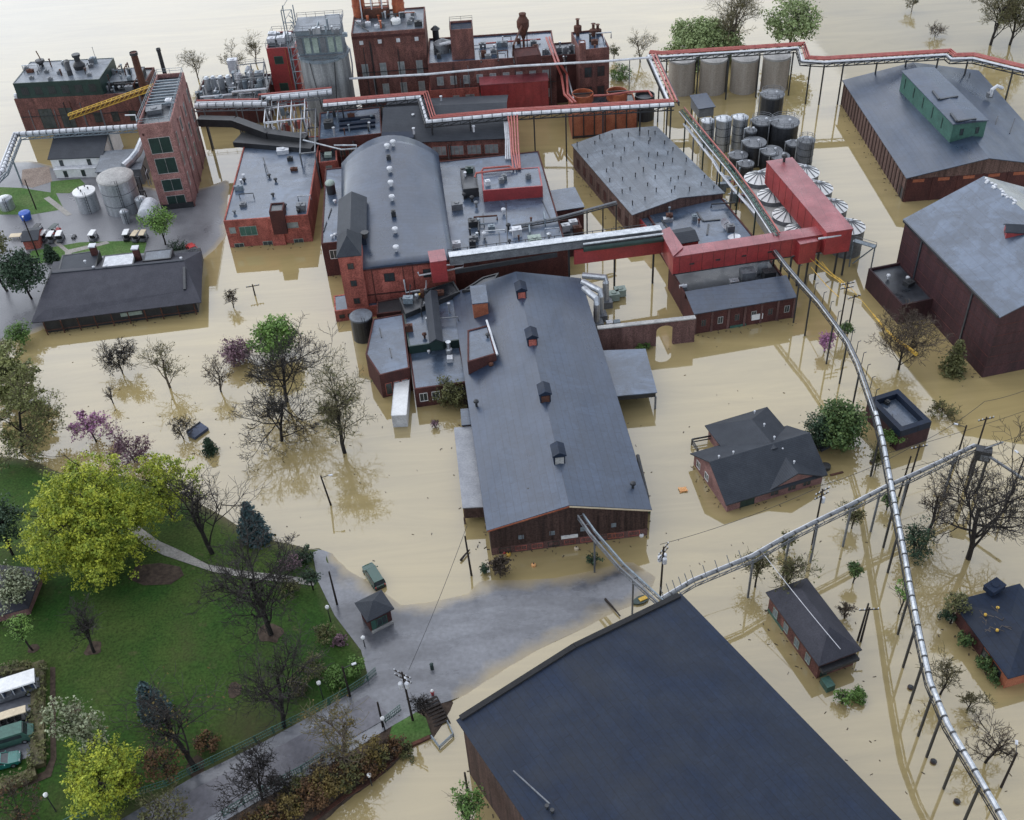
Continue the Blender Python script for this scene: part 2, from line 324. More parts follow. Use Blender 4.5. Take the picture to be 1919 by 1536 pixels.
class Bld:
    """A building: wall and roof parts under an Empty; edges run counter-clockwise, edge 0 the one given first."""
    def __init__(s, name, label, cat, foot, h, wall='brick', roof='roof', kind='flat', rise=2.0, axis=0, par=.5, over=.4, z0=-1.2, group=None, fascia=None):
        s.foot = [V(p[:2]) for p in foot]; s.h = h; s.rise = rise; s.axis = axis; s.kind = kind; s.z0 = z0
        c = sum(s.foot, V((0, 0))) / len(s.foot); s.c = c
        s.root = T(name, label, cat, (c.x, c.y, 0), group)
        mb = MB(); rb = MB(); f = s.foot
        if kind == 'flat':
            if par > 0:
                mb.prism(f, z0, h - .05); rim(mb, f, h - .05, h + par, .3); i2 = inset(f, .303); rb.prism(i2, h - .045, h + .02)
            else:
                mb.prism(f, z0, h); rb.prism(inset(f, -over), h + .003, h + .18)
        elif kind in ('gable', 'shed', 'hip'):
            if axis == 1: f = f[1:] + f[:1]
            a, b, c2, d = [V((p.x, p.y, h)) for p in f]               # ridge runs parallel to a-b
            m0, m1 = (a + d) / 2, (b + c2) / 2; up = V((0, 0, rise)); ex = (b - a).normalized() * over; ey = (d - a).normalized() * over
            half = (d - a).length / 2; dz = V((0, 0, rise * over / half)); t = V((0, 0, .18))
            if kind == 'gable':
                base = MB(); mb.prism(f, z0, h, top=False)
                mb.poly(a, m0 + up, d); mb.poly(b, c2, m1 + up)
                for (p, q, sgn) in ((a, b, -1), (d, c2, 1)):
                    e0, e1 = p - ex + ey * sgn - dz, q + ex + ey * sgn - dz; r0, r1 = m0 + up - ex, m1 + up + ex
                    lift = V((0, 0, .02)); rb.loft([e0 + lift, e1 + lift, r1 + lift, r0 + lift], [e0 + lift + t, e1 + lift + t, r1 + lift + t, r0 + lift + t])
            elif kind == 'hip':
                mb.prism(f, z0, h); ln = (b - a).length; k = min(half, ln / 2 - .05); ux = (b - a).normalized()
                A, B2, C2, D = a - ex - ey, b + ex - ey, c2 + ex + ey, d - ex + ey; lift = V((0, 0, .01))
                r0, r1 = m0 + ux * k + up, m1 - ux * k + up
                A, B2, C2, D = [p + lift for p in (A, B2, C2, D)]
                A0, B0, C0, D0 = [p + V((0, 0, .16)) for p in (A, B2, C2, D)]
                rb.add([A, B2, C2, D, A0, B0, C0, D0, r0 + t, r1 + t], [(3, 2, 1, 0), (0, 1, 5, 4), (1, 2, 6, 5), (2, 3, 7, 6), (3, 0, 4, 7), (4, 5, 9, 8), (5, 6, 9), (6, 7, 8, 9), (7, 4, 8)])
            else:                                                       # shed: low at a-b, high at d-c
                mb.loft([V((p.x, p.y, z0)) for p in f], [a, b, c2 + up, d + up])
                e0, e1 = a - ex - ey - dz / 2, b + ex - ey - dz / 2; r0, r1 = d + up - ex + ey + dz / 2, c2 + up + ex + ey + dz / 2
                lift = V((0, 0, .02)); rb.loft([p + lift for p in (e0, e1, r1, r0)], [p + lift + t for p in (e0, e1, r1, r0)])
        e_ = s.foot[1] - s.foot[0]; s.ang = math.atan2(e_.y, e_.x); s.wall = mb.build('wall', wall, s.root); s.roof = rb.build('roof', turned(roof, s.ang + (math.pi / 2 if axis == 1 else 0)), s.root)
    def edge(s, i):
        a, b = s.foot[i % len(s.foot)], s.foot[(i + 1) % len(s.foot)]; d = (b - a); L = d.length; d = d / L
        return a, d, V((d.y, -d.x)), L
    def at(s, i, u, z, out=0.0):
        a, d, n, L = s.edge(i); p = a + d * u + n * out; return V((p.x, p.y, z))
    def opening(s, i, u, z, w, hh, frame='white_paint', pane='glass', name='window', bars=1, parent=None):
        """One framed opening on edge i: frame proud of the wall, pane set inside it as a sub-part."""
        a, d, n, L = s.edge(i); fr = MB(); t = .09
        def bx(u0, u1, z0, z1, o0, o1, m):
            q = [a + d * u0 + n * o0, a + d * u1 + n * o0, a + d * u1 + n * o1, a + d * u0 + n * o1]; m.prism(q, z0, z1)
        bx(u - w / 2, u - w / 2 + t, z, z + hh, -.1, .06, fr); bx(u + w / 2 - t, u + w / 2, z, z + hh, -.1, .06, fr)
        bx(u - w / 2 + t, u + w / 2 - t, z + hh - t, z + hh, -.1, .06, fr); bx(u - w / 2 + t, u + w / 2 - t, z, z + t, -.1, .09, fr)
        for k in range(bars): 
            uu = u - w / 2 + w * (k + 1) / (bars + 1); bx(uu - .03, uu + .03, z + t, z + hh - t, -.05, .05, fr)
        o = fr.build(name, frame, parent or s.root); pn = MB(); bx(u - w / 2 + t, u + w / 2 - t, z + t, z + hh - t, -.08, .02, pn)
        pn.build('panel' if name == 'door' else 'pane', pane, o); return o
    def row(s, i, n, z, w, hh, m0=1.0, m1=1.0, **k):
        L = s.edge(i)[3]
        for j in range(n): s.opening(i, m0 + (L - m0 - m1) * ((j + .5) / n), z, w, hh, **k)
    def strip(s, i, u0, u1, z0, z1, m, name, out=.05, deep=.1):
        a, d, n, L = s.edge(i); u1 = L + u1 if u1 <= 0 else u1
        q = [a + d * u0 - n * deep, a + d * u1 - n * deep, a + d * u1 + n * out, a + d * u0 + n * out]
        return MB().prism(q, z0, z1).build(name, m, s.root)
def mushroom(parent, p, hh=.9, r=.35, m='white_metal', name='roof_vent'):
    b = MB().lathe(p, [(r * .45, p[2] - .1), (r * .45, p[2] + hh * .6), (r, p[2] + hh * .62), (r * .9, p[2] + hh * .85), (r * .2, p[2] + hh)], 10)
    return b.build(name, m, parent, smooth=False)
def hvac(parent, p, size=(1.8, 1.4, 1.1), rz=0, m='white_metal', name='roof_unit'):
    b = MB().box((p[0], p[1], p[2] + size[2] / 2), size, rz)
    b.box((p[0], p[1], p[2] + size[2] + .06), (size[0] * 1.06, size[1] * 1.06, .1), rz); b.lathe((p[0], p[1]), [(size[1] * .33, p[2] + size[2] + .1), (size[1] * .3, p[2] + size[2] + .3)], 10)
    return b.build(name, m, parent)
def pipe_vent(parent, p, hh=1.0, r=.16, m='dark_metal', name='vent_pipe'):
    return MB().lathe(p, [(r, p[2] - .1), (r, p[2] + hh), (r * 1.6, p[2] + hh), (r * 1.6, p[2] + hh + .18)], 8).build(name, m, parent)
# ------------------------------------------------------------------ land above the flood
def seg_d(p, a, b):
    ab = b - a; t = max(0, min(1, (p - a).dot(ab) / max(1e-9, ab.length_squared))); return (p - a - ab * t).length
def inside(p, poly):
    c = False; j = len(poly) - 1
    for i in range(len(poly)):
        a, b = poly[i], poly[j]
        if (a.y > p.y) != (b.y > p.y) and p.x < (b.x - a.x) * (p.y - a.y) / (b.y - a.y) + a.x: c = not c
        j = i
    return c
PARK = [P2(*q) for q in ((-700, 800), (-300, 838), (-90, 846), (60, 862), (110, 884), (200, 886), (300, 905), (360, 935), (430, 975), (470, 1000), (520, 1015), (575, 1025), (597, 1045), (606, 1078), (622, 1120), (650, 1160), (684, 1205), (696, 1240), (700, 1262), (690, 1290), (600, 1345), (500, 1400), (370, 1465), (220, 1540), (60, 1620), (-100, 1700), (-350, 1900), (-900, 1900))]
ROAD = [P2(*q) for q in ((-240, 1900), (100, 1660), (240, 1545), (370, 1468), (500, 1403), (600, 1348), (692, 1292), (703, 1262), (690, 1215), (640, 1150), (608, 1085), (600, 1042), (616, 1046), (640, 1072), (700, 1105), (745, 1145), (800, 1140), (885, 1122), (905, 1098), (1000, 1094), (1100, 1082), (1180, 1062), (1215, 1085), (1200, 1115), (1140, 1142), (1090, 1166), (1000, 1208), (935, 1247), (868, 1290), (835, 1305), (790, 1318), (730, 1352), (610, 1425), (480, 1492), (330, 1580), (200, 1680), (-60, 1900))]
BANK = [P2(*q) for q in ((-60, 1900), (200, 1680), (330, 1580), (480, 1492), (610, 1425), (730, 1352), (790, 1318), (832, 1312), (845, 1330), (812, 1382), (765, 1402), (730, 1440), (650, 1500), (600, 1545), (480, 1640), (250, 1900))]
YARD = [P2(*q) for q in ((-500, 270), (-90, 300), (60, 302), (180, 330), (260, 348), (330, 362), (390, 350), (430, 335), (424, 440), (404, 464), (382, 482), (340, 520), (200, 570), (70, 622), (20, 640), (-90, 655), (-500, 690))]
LANDS = [(PARK, 2.2, .16), (ROAD, .55, .1), (BANK, .9, .35), (YARD, .5, .2)]
for _q in range(len(LANDS)):
    pl = LANDS[_q][0]
    if sum(pl[i].x * pl[(i + 1) % len(pl)].y - pl[(i + 1) % len(pl)].x * pl[i].y for i in range(len(pl))) < 0: pl.reverse()
def land_z(x, y):
    best = -.6; p = V((x, y)); nzz = (noise.noise(V((x * .09, y * .09, 3))) * .9 + noise.noise(V((x * .4, y * .4, 7))) * .35)
    for poly, hm, sl_ in LANDS:
        d = min(seg_d(p, poly[i], poly[i - 1]) for i in range(len(poly)))
        if not inside(p, poly): d = -d
        near = [inside(p, q[0]) for q in LANDS if q[0] is not poly]
        z = hm * (1 - math.exp(-d * sl_ / hm)) if d > 0 else d * sl_
        best = max(best, z + (nzz * .07 if d > -3 else 0))
    # seams between neighbouring lands stay above water
    cnt = sum(1 for poly, hm, s_ in LANDS[:3] if inside(p, poly) or min(seg_d(p, poly[i], poly[i - 1]) for i in range(len(poly))) < 1.6)
    if cnt >= 2 : best = max(best, .18)
    return max(best, -.6)
def G(px, py, up=0.0):
    z = 0.3
    for _ in range(6):
        p = P(px, py, z); z = max(0, land_z(p.x, p.y))
    p = P(px, py, z); return V((p.x, p.y, z + up))
def sheet(name, poly, m, lift=0.0, grid=1.6, expand=0.0):
    pl = [V((p[0], p[1])) for p in poly]
    if sum(pl[i].x * pl[(i + 1) % len(pl)].y - pl[(i + 1) % len(pl)].x * pl[i].y for i in range(len(pl))) < 0: pl.reverse()
    if expand: pl = inset(pl, -expand)
    bm = bmesh.new(); bm.faces.new([bm.verts.new((p.x, p.y, 0)) for p in pl])
    xs = [p.x for p in pl]; ys = [p.y for p in pl]
    for ax, lo, hi in ((0, min(xs), max(xs)), (1, min(ys), max(ys))):
        k = lo + grid
        while k < hi:
            co = [0, 0, 0]; no = [0, 0, 0]; co[ax] = k; no[ax] = 1
            bmesh.ops.bisect_plane(bm, geom=bm.verts[:] + bm.edges[:] + bm.faces[:], plane_co=co, plane_no=no); k += grid
    for v in bm.verts: v.co.z = land_z(v.co.x, v.co.y) + lift
    bmesh.ops.triangulate(bm, faces=bm.faces[:])
    me = bpy.data.meshes.new(name); bm.to_mesh(me); bm.free(); o = bpy.data.objects.new(name, me); COL.objects.link(o)
    for p in me.polygons: p.use_smooth = True
    me.materials.append(MAT[m]); OFF[o.name] = V((0, 0, 0)); return o
def ground(name, px, m, lift, grid=1.6, expand=0):
    o = sheet(name, [G(*q)[:2] for q in px] if isinstance(px[0], tuple) else px, m, lift, grid, expand); o['kind'] = 'structure'; return o
put(MB().poly((-4000, -1500, 0), (4000, -1500, 0), (4000, 6000, 0), (-4000, 6000, 0)).build('flood_water', 'water'), kind='structure')
ground('park_ground', PARK, 'grass', .0, 1.7, 1.2)
ground('asphalt_road', ROAD, 'asphalt', .1, 1.7, 1.0)
LANE = [P2(*q) for q in ((-150, 1840), (100, 1668), (250, 1548), (374, 1472), (504, 1408), (604, 1353), (690, 1300), (740, 1345), (730, 1350), (606, 1421), (478, 1488), (330, 1575), (190, 1675), (-20, 1850))]
ground('bank_ground', BANK, 'dirt', .04, 1.7, .8)
ground('lane', LANE, 'lane', .17, 1.7, -.3)
ground('yard_pavement', YARD, 'yard', .03, 2.0, 1.0)
ground('park_path', [(238, 990), (258, 985), (300, 1015), (345, 1035), (390, 1058), (470, 1072), (560, 1082), (590, 1090), (588, 1098), (480, 1086), (400, 1072), (340, 1052), (305, 1040), (270, 1020)], 'path', .09, 1.2)
ground('mulch_bed', [(255, 1060), (300, 1055), (338, 1062), (345, 1078), (320, 1095), (270, 1097), (240, 1085)], 'dirt', .06, 1.2)
ground('car_park', [(-60, 1255), (62, 1250), (58, 1418), (-60, 1455)], 'asphalt', .07, 1.5)
ground('hedge_path', [(94, 1250), (104, 1250), (106, 1420), (96, 1455), (60, 1470), (-40, 1500), (-40, 1492), (50, 1460), (84, 1445), (95, 1420)], 'dirt', .06, 1.5)
ground('yard_lawn', [(-30, 350), (40, 352), (105, 362), (120, 392), (60, 402), (-30, 402)], 'grass_yard', .05, 1.6)
ground('yard_lawn', [(95, 340), (150, 335), (160, 345), (130, 362), (95, 362)], 'grass_yard', .05, 1.6)
ground('yard_lawn', [(60, 470), (150, 454), (255, 451), (275, 455), (270, 474), (130, 484), (40, 500)], 'grass_yard', .05, 1.6)
ground('yard_path', [(82, 372), (92, 368), (118, 388), (135, 402), (125, 405), (108, 392)], 'path', .07, 1.2)
ground('yard_path', [(98, 452), (106, 450), (128, 468), (200, 452), (206, 456), (135, 474), (130, 482), (122, 480), (122, 472)], 'path', .075, 1.2)
ground('brick_yard', [(42, 318), (92, 312), (98, 340), (60, 352), (40, 345)], 'gravel_tan', .05, 1.4)
for _q, _r in (((176, 1216), 1.3), ((508, 1186), 1.9), ((440, 1292), 1.2), ((140, 1330), .8), ((366, 1438), 1.5), ((62, 1216), .8)):
    _c = G(*_q); _rg = random.Random(_q[0]); ground('mulch_ring', [V((_c.x + _r * _rg.uniform(.7, 1.2) * math.cos(k * .52), _c.y + _r * _rg.uniform(.7, 1.2) * math.sin(k * .52))) for k in range(12)], 'dirt', .05, 1.0)
def rectb(a, b, c, h):
    """Footprint from a far edge a-b (left to right) and a point c on the near edge."""
    A, B_, C = P2(*a, h), P2(*b, h), P2(*c, h); d = (B_ - A).normalized(); n = V((-d.y, d.x)); k = (A - C).dot(n)
    return [A - n * k, B_ - n * k, B_, A]
def block(b, foot, z0, h, wall, roof, name='upper', par=.25):
    """A further storey or wing of building b: its walls and its roof as parts."""
    f = [V(p[:2]) for p in foot]; mb = MB().prism(f, z0, h - .05)
    if par: rim(mb, f, h - .05, h + par, .25)
    mb.build(name + '_wall', wall, b.root); MB().prism(inset(f, .252 if par else -.2), h - .045, h + .03).build(name + '_roof', turned(roof, -.058), b.root)
    x = object.__new__(Bld); x.foot = f; x.h = h; x.root = b.root; return x
def rail(foot, z, parent, m='steel_grey', hh=1.1, name='railing', closed=True):
    mb = MB(); n = len(foot)
    for i in range(n if closed else n - 1):
        a, b = V(foot[i][:2]), V(foot[(i + 1) % n][:2]); L = (b - a).length; k = max(1, int(L / 2.2))
        for q in range(k + (0 if closed else 1)):
            p = a.lerp(b, q / k); mb.beam((p.x, p.y, z), (p.x, p.y, z + hh), .08)
        for t in (.55, 1): mb.beam((a.x, a.y, z + hh * t), (b.x, b.y, z + hh * t), .07)
    return mb.build(name, m, parent)
def stack(p, z0, z1, r, label, m='rust'):
    t = T('smokestack', label, 'smokestack', (p.x, p.y, z0)); MB().tube([(p.x, p.y, z0 - .3), (p.x, p.y, z1)], r, 12, r * .85).build('flue', m, t)
    MB().lathe_hollow(p, r * 1.05, z1 - .5, z1 + .15, .12, 12).build('rim', 'dark_metal', t); MB().lathe(p, [(r * 1.6, z0 - .1), (r * 1.5, z0 + .4), (r, z0 + .6)], 12).build('base_flange', 'dark_metal', t); return t

# --- power house, far left
pw = Bld('powerhouse', 'red brick powerhouse at far left with dark green louvred upper storey', 'powerhouse', rect3((27, 188), (262, 176), (55, 140), 9), 9, 'brick', 'roof_tar', par=.35)
u = block(pw, rect3((24, 157), (186, 149), (40, 117), 13.2), 9.02, 13.2, 'green_dark', 'roof_pale', 'upper', .12)
block(pw, rect3((198, 156), (262, 150), (205, 131), 10.5), 9.03, 10.5, 'dark_metal', 'roof_pale', 'annex', .1)
pw.row(0, 2, 1.2, 3.4, 5.2, 4, 17, frame='green_dark', pane='glass', bars=2); pw.row(0, 3, 2.2, 1.8, 2.6, 17, 1, frame='green_dark', bars=1)
u.row(0, 6, 10.1, 1.9, 2.2, .6, .6, frame='green_dark', pane='dark_metal', bars=3, name='louvre')
p = P(150, 128, 13.2); MB().lathe(p, [(1.3, 13.1), (1.5, 14.2), (.7, 15.2), (.7, 16.2), (1.0, 16.3), (1.0, 16.9)], 14).build('cyclone_vent', 'dark_metal', pw.root)
p = P(132, 140, 13.2); MB().tube([(p.x, p.y, 9.5), (p.x, p.y, 14.4), (p.x - .5, p.y + 1.2, 15.6), (p.x - .7, p.y + 2.2, 15.7)], .65, 10).build('exhaust_duct', 'dark_metal', pw.root)
p = P(78, 124, 13.2); MB().lathe(p, [(.6, 13.1), (.6, 13.9), (1.2, 14.4), (1.1, 14.9), (.2, 15.0)], 12).build('roof_fan', 'dark_metal', pw.root); MB().tube([(p.x + .3, p.y + .5, 14), (p.x - .3, p.y + .5, 17)], .14, 6).build('vent_pipe', 'rust', pw.root)
for q in ((60, 148), (95, 150), (112, 138), (50, 130), (120, 120), (172, 125), (168, 142), (88, 136)): hvac(pw.root, P(*q, 13.2), (1.0, .8, .6), .1, 'steel_grey')
pipe_vent(pw.root, P(182, 118, 13.2), 4, .06, 'steel_grey', 'antenna')
hvac(pw.root, P(80, 178, 9), (2.4, 1.6, 1.9), 0, 'tan'); hvac(pw.root, P(42, 183, 9), (3.0, 1.2, .7), 0, 'white_metal'); hvac(pw.root, P(115, 176, 9), (1.8, 1.2, .8), 0, 'steel_grey'); hvac(pw.root, P(168, 176, 9), (2, 1.2, 1.2), 0, 'yellow')
stack(P(270, 168, 9), 8, 18.5, .95, 'thick rusty smokestack rising behind the pink brick tower')
stack(P(311, 145, 8), 6, 15.5, .55, 'thin black smokestack beside the thick rusty one', 'dark_metal')
side = Bld('boiler_house', 'low dark boiler house with silver cylinders behind the pink brick tower', 'building', rect3((365, 196), (500, 186), (372, 150), 6), 6, 'brick_dark', 'roof_tar', par=.3)
for i, q in enumerate(((392, 168), (404, 167), (418, 166), (432, 165), (452, 160))):
    p = P(*q, 6); o = MB().lathe(p, [(.75, 6), (.75, 9), (.4, 9.5)], 12).build('cylinder', 'silver', side.root); 
MB().tube([P(375, 182, 6.8), P(420, 178, 6.8), P(436, 176, 6.8), P(436, 172, 10.5), P(500, 166, 10.5)], .28, 8).build('steam_pipe', 'white_metal', side.root)
for q in ((445, 150), (470, 148), (488, 150)): hvac(side.root, P(*q, 6), (2, 1.6, 2.2), 0, 'steel_blue')
hvac(side.root, P(440, 135, 6), (2.4, 1.8, 3.4), 0, 'white_metal'); rail(rect3((366, 197), (499, 187), (373, 152), 6.3), 6.3, side.root)
# loader boom
cr = T('conveyor_boom', 'yellow lattice conveyor boom leaning across the powerhouse front', 'conveyor boom', P(132, 225, 7)); mb = MB(); A, B_ = P(130, 222, 7.5), P(292, 165, 11.5); d = (B_ - A); sid = V((-d.y, d.x, 0)).normalized() * .55
for s_ in (-1, 1):
    for dz in (0, 1.0): mb.beam(A + sid * s_ + V((0, 0, dz)), B_ + sid * s_ + V((0, 0, dz)), .2)
for k in range(18):
    a, b = A + d * (k / 18), A + d * ((k + 1) / 18)
    for s_ in (-1, 1): mb.beam(a + sid * s_, b + sid * s_ + V((0, 0, 1)), .12)
    mb.beam(a + sid + V((0, 0, 1)), a - sid + V((0, 0, 1)), .12)
mb.build('lattice', 'yellow', cr); MB().beam(A + V((0, 0, .5)), B_ + V((0, 0, .5)), .7, .25).build('belt', 'rust', cr)
for t_ in (.35, .8):
    a = A.lerp(B_, t_); MB().beam((a.x, a.y, -1), a, .3).build('leg', 'steel_grey', cr)

# --- pink brick tower
_tf = [P2(*q, 20) for q in ((258, 242), (322, 235), (346, 142), (296, 146))]
tw = Bld('brick_tower', 'tall pink brick tower with large dark green windows and an open railed top', 'tower', _tf, 20, 'brick_pink', 'roof_tar', par=.9)
for z, w_ in ((14.0, 4.6), (9.2, 4.4), (4.9, 4.2), (.9, 4.0)): tw.opening(0, tw.edge(0)[3] / 2 + .15, z, w_, 3.7 if z > 5 else 2.9, 'concrete', 'green_dark', bars=1)
for i in range(4):
    for z in (14.6, 9.8, 5.0): tw.opening(1, 1.8 + i * (tw.edge(1)[3] - 3.6) / 3, z, 1.5, 3.0, 'concrete', 'glass', bars=1)
for i in range(5): tw.strip(1, .2 + i * (tw.edge(1)[3] - .9) / 4, .7 + i * (tw.edge(1)[3] - .9) / 4, -1, 18.6, 'brick_rose', 'pilaster', .22)
tw.strip(0, .6, 1.0, 18.4, 18.9, 'brick_dark', 'corbel', .06)
rail(inset(tw.foot, .15), 20.9, tw.root, 'steel_blue', 1.2)
for k in range(9):
    a, b = V(tw.foot[0]).lerp(tw.foot[3], .38 + .06 * k), V(tw.foot[1]).lerp(tw.foot[2], .38 + .06 * k); MB().beam((a.x, a.y, 20.75), (b.x, b.y, 20.75), .35, .3).build('roof_beam', 'steel_blue', tw.root)
hvac(tw.root, P(290, 210, 20), (3.2, 2.4, .9), .2, 'steel_grey'); hvac(tw.root, P(318, 196, 20), (1.3, 1.3, 1.2), 0, 'white_metal')
tg = V(tw.foot[0]); MB().tube([(tg.x - .3, tg.y + 2, 21), (tg.x - .3, tg.y + 2, 22.3), (tg.x - 2.5, tg.y + 2.2, 22.3)], .16, 6).build('vent_pipe', 'white_metal', tw.root)
hs_ = MB(); hp = P(330, 400, 1); tw.strip(0, 0, 0, -1, 1.8, 'dark_metal', 'plinth', .12)

# --- tall silo with caged top and red annex
sl_ = T('silo', 'tall streaked silver silo with railed steel penthouse beside dark red brick stillhouse', 'silo', P(607, 150, 0))
c = P(606, 97, 17); r = 5.9
MB().lathe(c, [(r, -1), (r, 17)], 36).build('shell', 'silo_old', sl_, smooth=False); MB().lathe_hollow(c, r + .25, 16.6, 17.2, .5, 36).build('rim', 'steel_blue', sl_)
MB().prism([V((c.x + x, c.y + y)) for x, y in ((-5.0, -4), (5.2, -4.4), (5.2, 3.5), (-5, 3.5))], 17, 24).build('penthouse', 'steel_blue', sl_)
ph = [V((c.x + x, c.y + y)) for x, y in ((-5.4, -4.5), (5.6, -4.9), (5.6, 4), (-5.4, 4))]
MB().prism(ph, 24, 24.2).build('penthouse_roof', 'roof_pale', sl_); rail(ph, 24.2, sl_, 'steel_grey'); rail([V((c.x + 5.8 * math.cos(k * .4), c.y + 5.8 * math.sin(k * .4))) for k in range(16)], 17.2, sl_, 'steel_grey')
for k in range(6):
    x = -4.6 + k * 1.85; mb = MB().box((c.x + x, c.y - 4.25 - .04 * k, 20.5), (1.3, .3, 3.6)); mb.build('cladding_panel', 'green_pale' if k % 3 else 'steel_grey', sl_)
for z in (18.2, 22.9): MB().beam((c.x - 5.6, c.y - 4.75, z), (c.x + 5.7, c.y - 5.0, z), .22).build('girder', 'steel_grey', sl_)
mb = MB()
for k in range(9): mb.beam((c.x - 7 + k * .15, c.y - 1.5 + k * .3, 17 + k), (c.x - 5.6 - k * .15, c.y - 1.5 + k * .3, 18 + k), .14)
for x in (-8, -5.6): mb.beam((c.x + x, c.y - 1, 0), (c.x + x, c.y - 1, 28), .22); mb.beam((c.x + x, c.y + 2, 10), (c.x + x, c.y + 2, 28), .22)
for z in range(4, 29, 3): mb.beam((c.x - 8, c.y - 1, z), (c.x - 5.6, c.y - 1, z), .14); mb.beam((c.x - 8, c.y - 1, z), (c.x - 5.6, c.y - 1, z + 3), .1)
mb.build('stair_tower', 'steel_blue', sl_)
for k in (-.5, .55): MB().tube([(c.x + r * math.sin(k) , c.y - r * math.cos(k) - .2, 17), (c.x + r * math.sin(k * .6), c.y - r * math.cos(k * .6) - .2, 5)], .09, 6).build('downpipe', 'dark_metal', sl_)
an = Bld('annex_building', 'narrow crimson metal annex with green windows left of the tall silver silo', 'building', rect3((499, 93), (553, 90), (497, 62), 15), 15, 'red_metal', 'roof_tar', par=.3)
for z in (11.2, 4.2): an.opening(0, 2.6, z, 2.2, 2.0, 'green_paint', 'green_dark', bars=0)
rail(an.foot, 15.3, an.root, 'steel_grey', 1.3)
for q in ((510, 82), (528, 80), (540, 74), (512, 72)): hvac(an.root, P(*q, 15), (1.9, 1.6, 1.5), 0, 'white_metal')
an.strip(0, 4.6, 4.75, 1, 15, 'copper', 'pipe', .2); an.strip(0, 5.6, 5.9, 1, 15, 'dark_metal', 'duct', .3)

# --- tall brick stillhouse with copper-red columns on its roof
st = Bld('stillhouse', 'tallest dark red brick stillhouse with four pale wall vents and red columns on roof', 'stillhouse', rect3((658, 66), (796, 56), (664, 24), 19), 19, 'brick', 'roof_pale', par=.35)
L = st.edge(0)[3]
for k in range(4):
    u_ = 2.2 + k * (L - 4.4) / 3; st.strip(0, u_ - .45, u_ + .45, 16.6, 17.5, 'white_metal', 'wall_vent', .25)
    st.opening(0, u_, 8.2, 1.6, 3.4, 'concrete', 'glass_pale', bars=1)
    if k: st.opening(0, u_, 3.2, 1.6, 3.0, 'concrete', 'glass_pale', bars=1)
st.strip(0, -.02 + .02, L, 18.0, 18.6, 'brick_dark', 'cornice', .2)
for q in ((674, 30), (748, 26)):
    p = P(*q, 19); MB().lathe(p, [(1.5, 19), (1.5, 21.5), (1.62, 21.5), (1.62, 21.8), (1.5, 21.8), (1.5, 25), (1.62, 25), (1.62, 25.3), (1.5, 25.3), (1.5, 30)], 18).build('still_column', 'copper', st.root)
mb = MB(); a0 = P(684, 34, 19)
for i in range(4):
    for j in range(2): mb.beam((a0.x + i * 2.0, a0.y + j * 3, 19), (a0.x + i * 2.0, a0.y + j * 3, 30), .18)
for z in (21.5, 24, 26.5, 29):
    for j in range(2): mb.beam((a0.x, a0.y + j * 3, z), (a0.x + 6, a0.y + j * 3, z), .16)
mb.build('column_frame', 'copper', st.root); mb = MB()
for i in range(5): mb.tube([(a0.x - .6 + i * 1.6, a0.y - .4, 19), (a0.x - .6 + i * 1.6, a0.y - .4, 29.5)], .13, 6)
for i in range(3): MB().tube([(a0.x - .6 + i * 2.6, a0.y - .5, 19), (a0.x - .6 + i * 2.6, a0.y - .5, 30)], .17, 6).build('riser_pipe', 'white_metal', st.root)
MB().box((a0.x + 3, a0.y + .6, 20.2), (6.4, 2.6, 2.2)).build('condenser', 'rust', st.root)
p = P(742, 43, 19); MB().lathe(p, [(1.2, 19), (1.25, 19.9), (1.0, 20.2)], 14).build('white_drum', 'white_paint', st.root)
for q in ((672, 46), (690, 48), (716, 50), (752, 30), (768, 45), (775, 30)): hvac(st.root, P(*q, 19), (1.3, 1.0, .8), 0, 'white_metal' if q[0] < 700 else 'steel_grey')
MB().tube([P(664, 38, 20), P(676, 48, 19.6), P(690, 58, 19.4)], .15, 6).build('roof_pipe', 'dark_metal', st.root)
MB().tube([P(655, 90, 17), P(660, 120, 12), P(661, 145, 8)], .2, 6).build('downpipe', 'white_metal', st.root)
# --- long brick complex to the right
lc = Bld('brick_complex', 'long red brick plant building with stepped grey roofs and rooftop cyclones by the river', 'factory building', rect3((802, 122), (1042, 106), (808, 74), 12.5), 12.5, 'brick', 'roof_wet', par=.4)
lc.row(0, 9, 7.2, 1.6, 2.2, 1, 1, frame='concrete', pane='glass_pale'); lc.row(0, 9, 2.4, 1.6, 2.2, 1, 1, frame='concrete', pane='glass_pale')
x = block(lc, rect3((1086, 97), (1142, 91), (1095, 60), 15), -1, 15, 'brick', 'roof_wet', 'east', .4)
x.row(0, 2, 8.4, 1.9, 2.6, .5, .5, frame='brick_dark', pane='glass'); x.row(0, 2, 3.4, 1.9, 2.6, .5, .5, frame='brick_dark', pane='glass')
block(lc, rect3((1042, 106), (1088, 103), (1046, 82), 12), -1, 12, 'brick_dark', 'roof_tar', 'link', .3)
x = block(lc, rect3((843, 60), (886, 57), (846, 43), 19.5), 12.4, 19.5, 'brick', 'roof_dark', 'turret', .5); rail(x.foot, 20, lc.root, 'dark_metal', 1.0)
block(lc, rect3((850, 88), (884, 85), (852, 74), 14.6), 12.5, 14.6, 'steel_grey', 'white_metal', 'louvre', 0)
block(lc, rect3((968, 108), (1014, 103), (970, 91), 14.8), 12.5, 14.8, 'brick_dark', 'brick_dark', 'penthouse', .2)
x = block(lc, rect3((1086, 84), (1098, 83), (1088, 78), 18), 12.4, 18.2, 'brick', 'white_metal', 'chimney', .2)
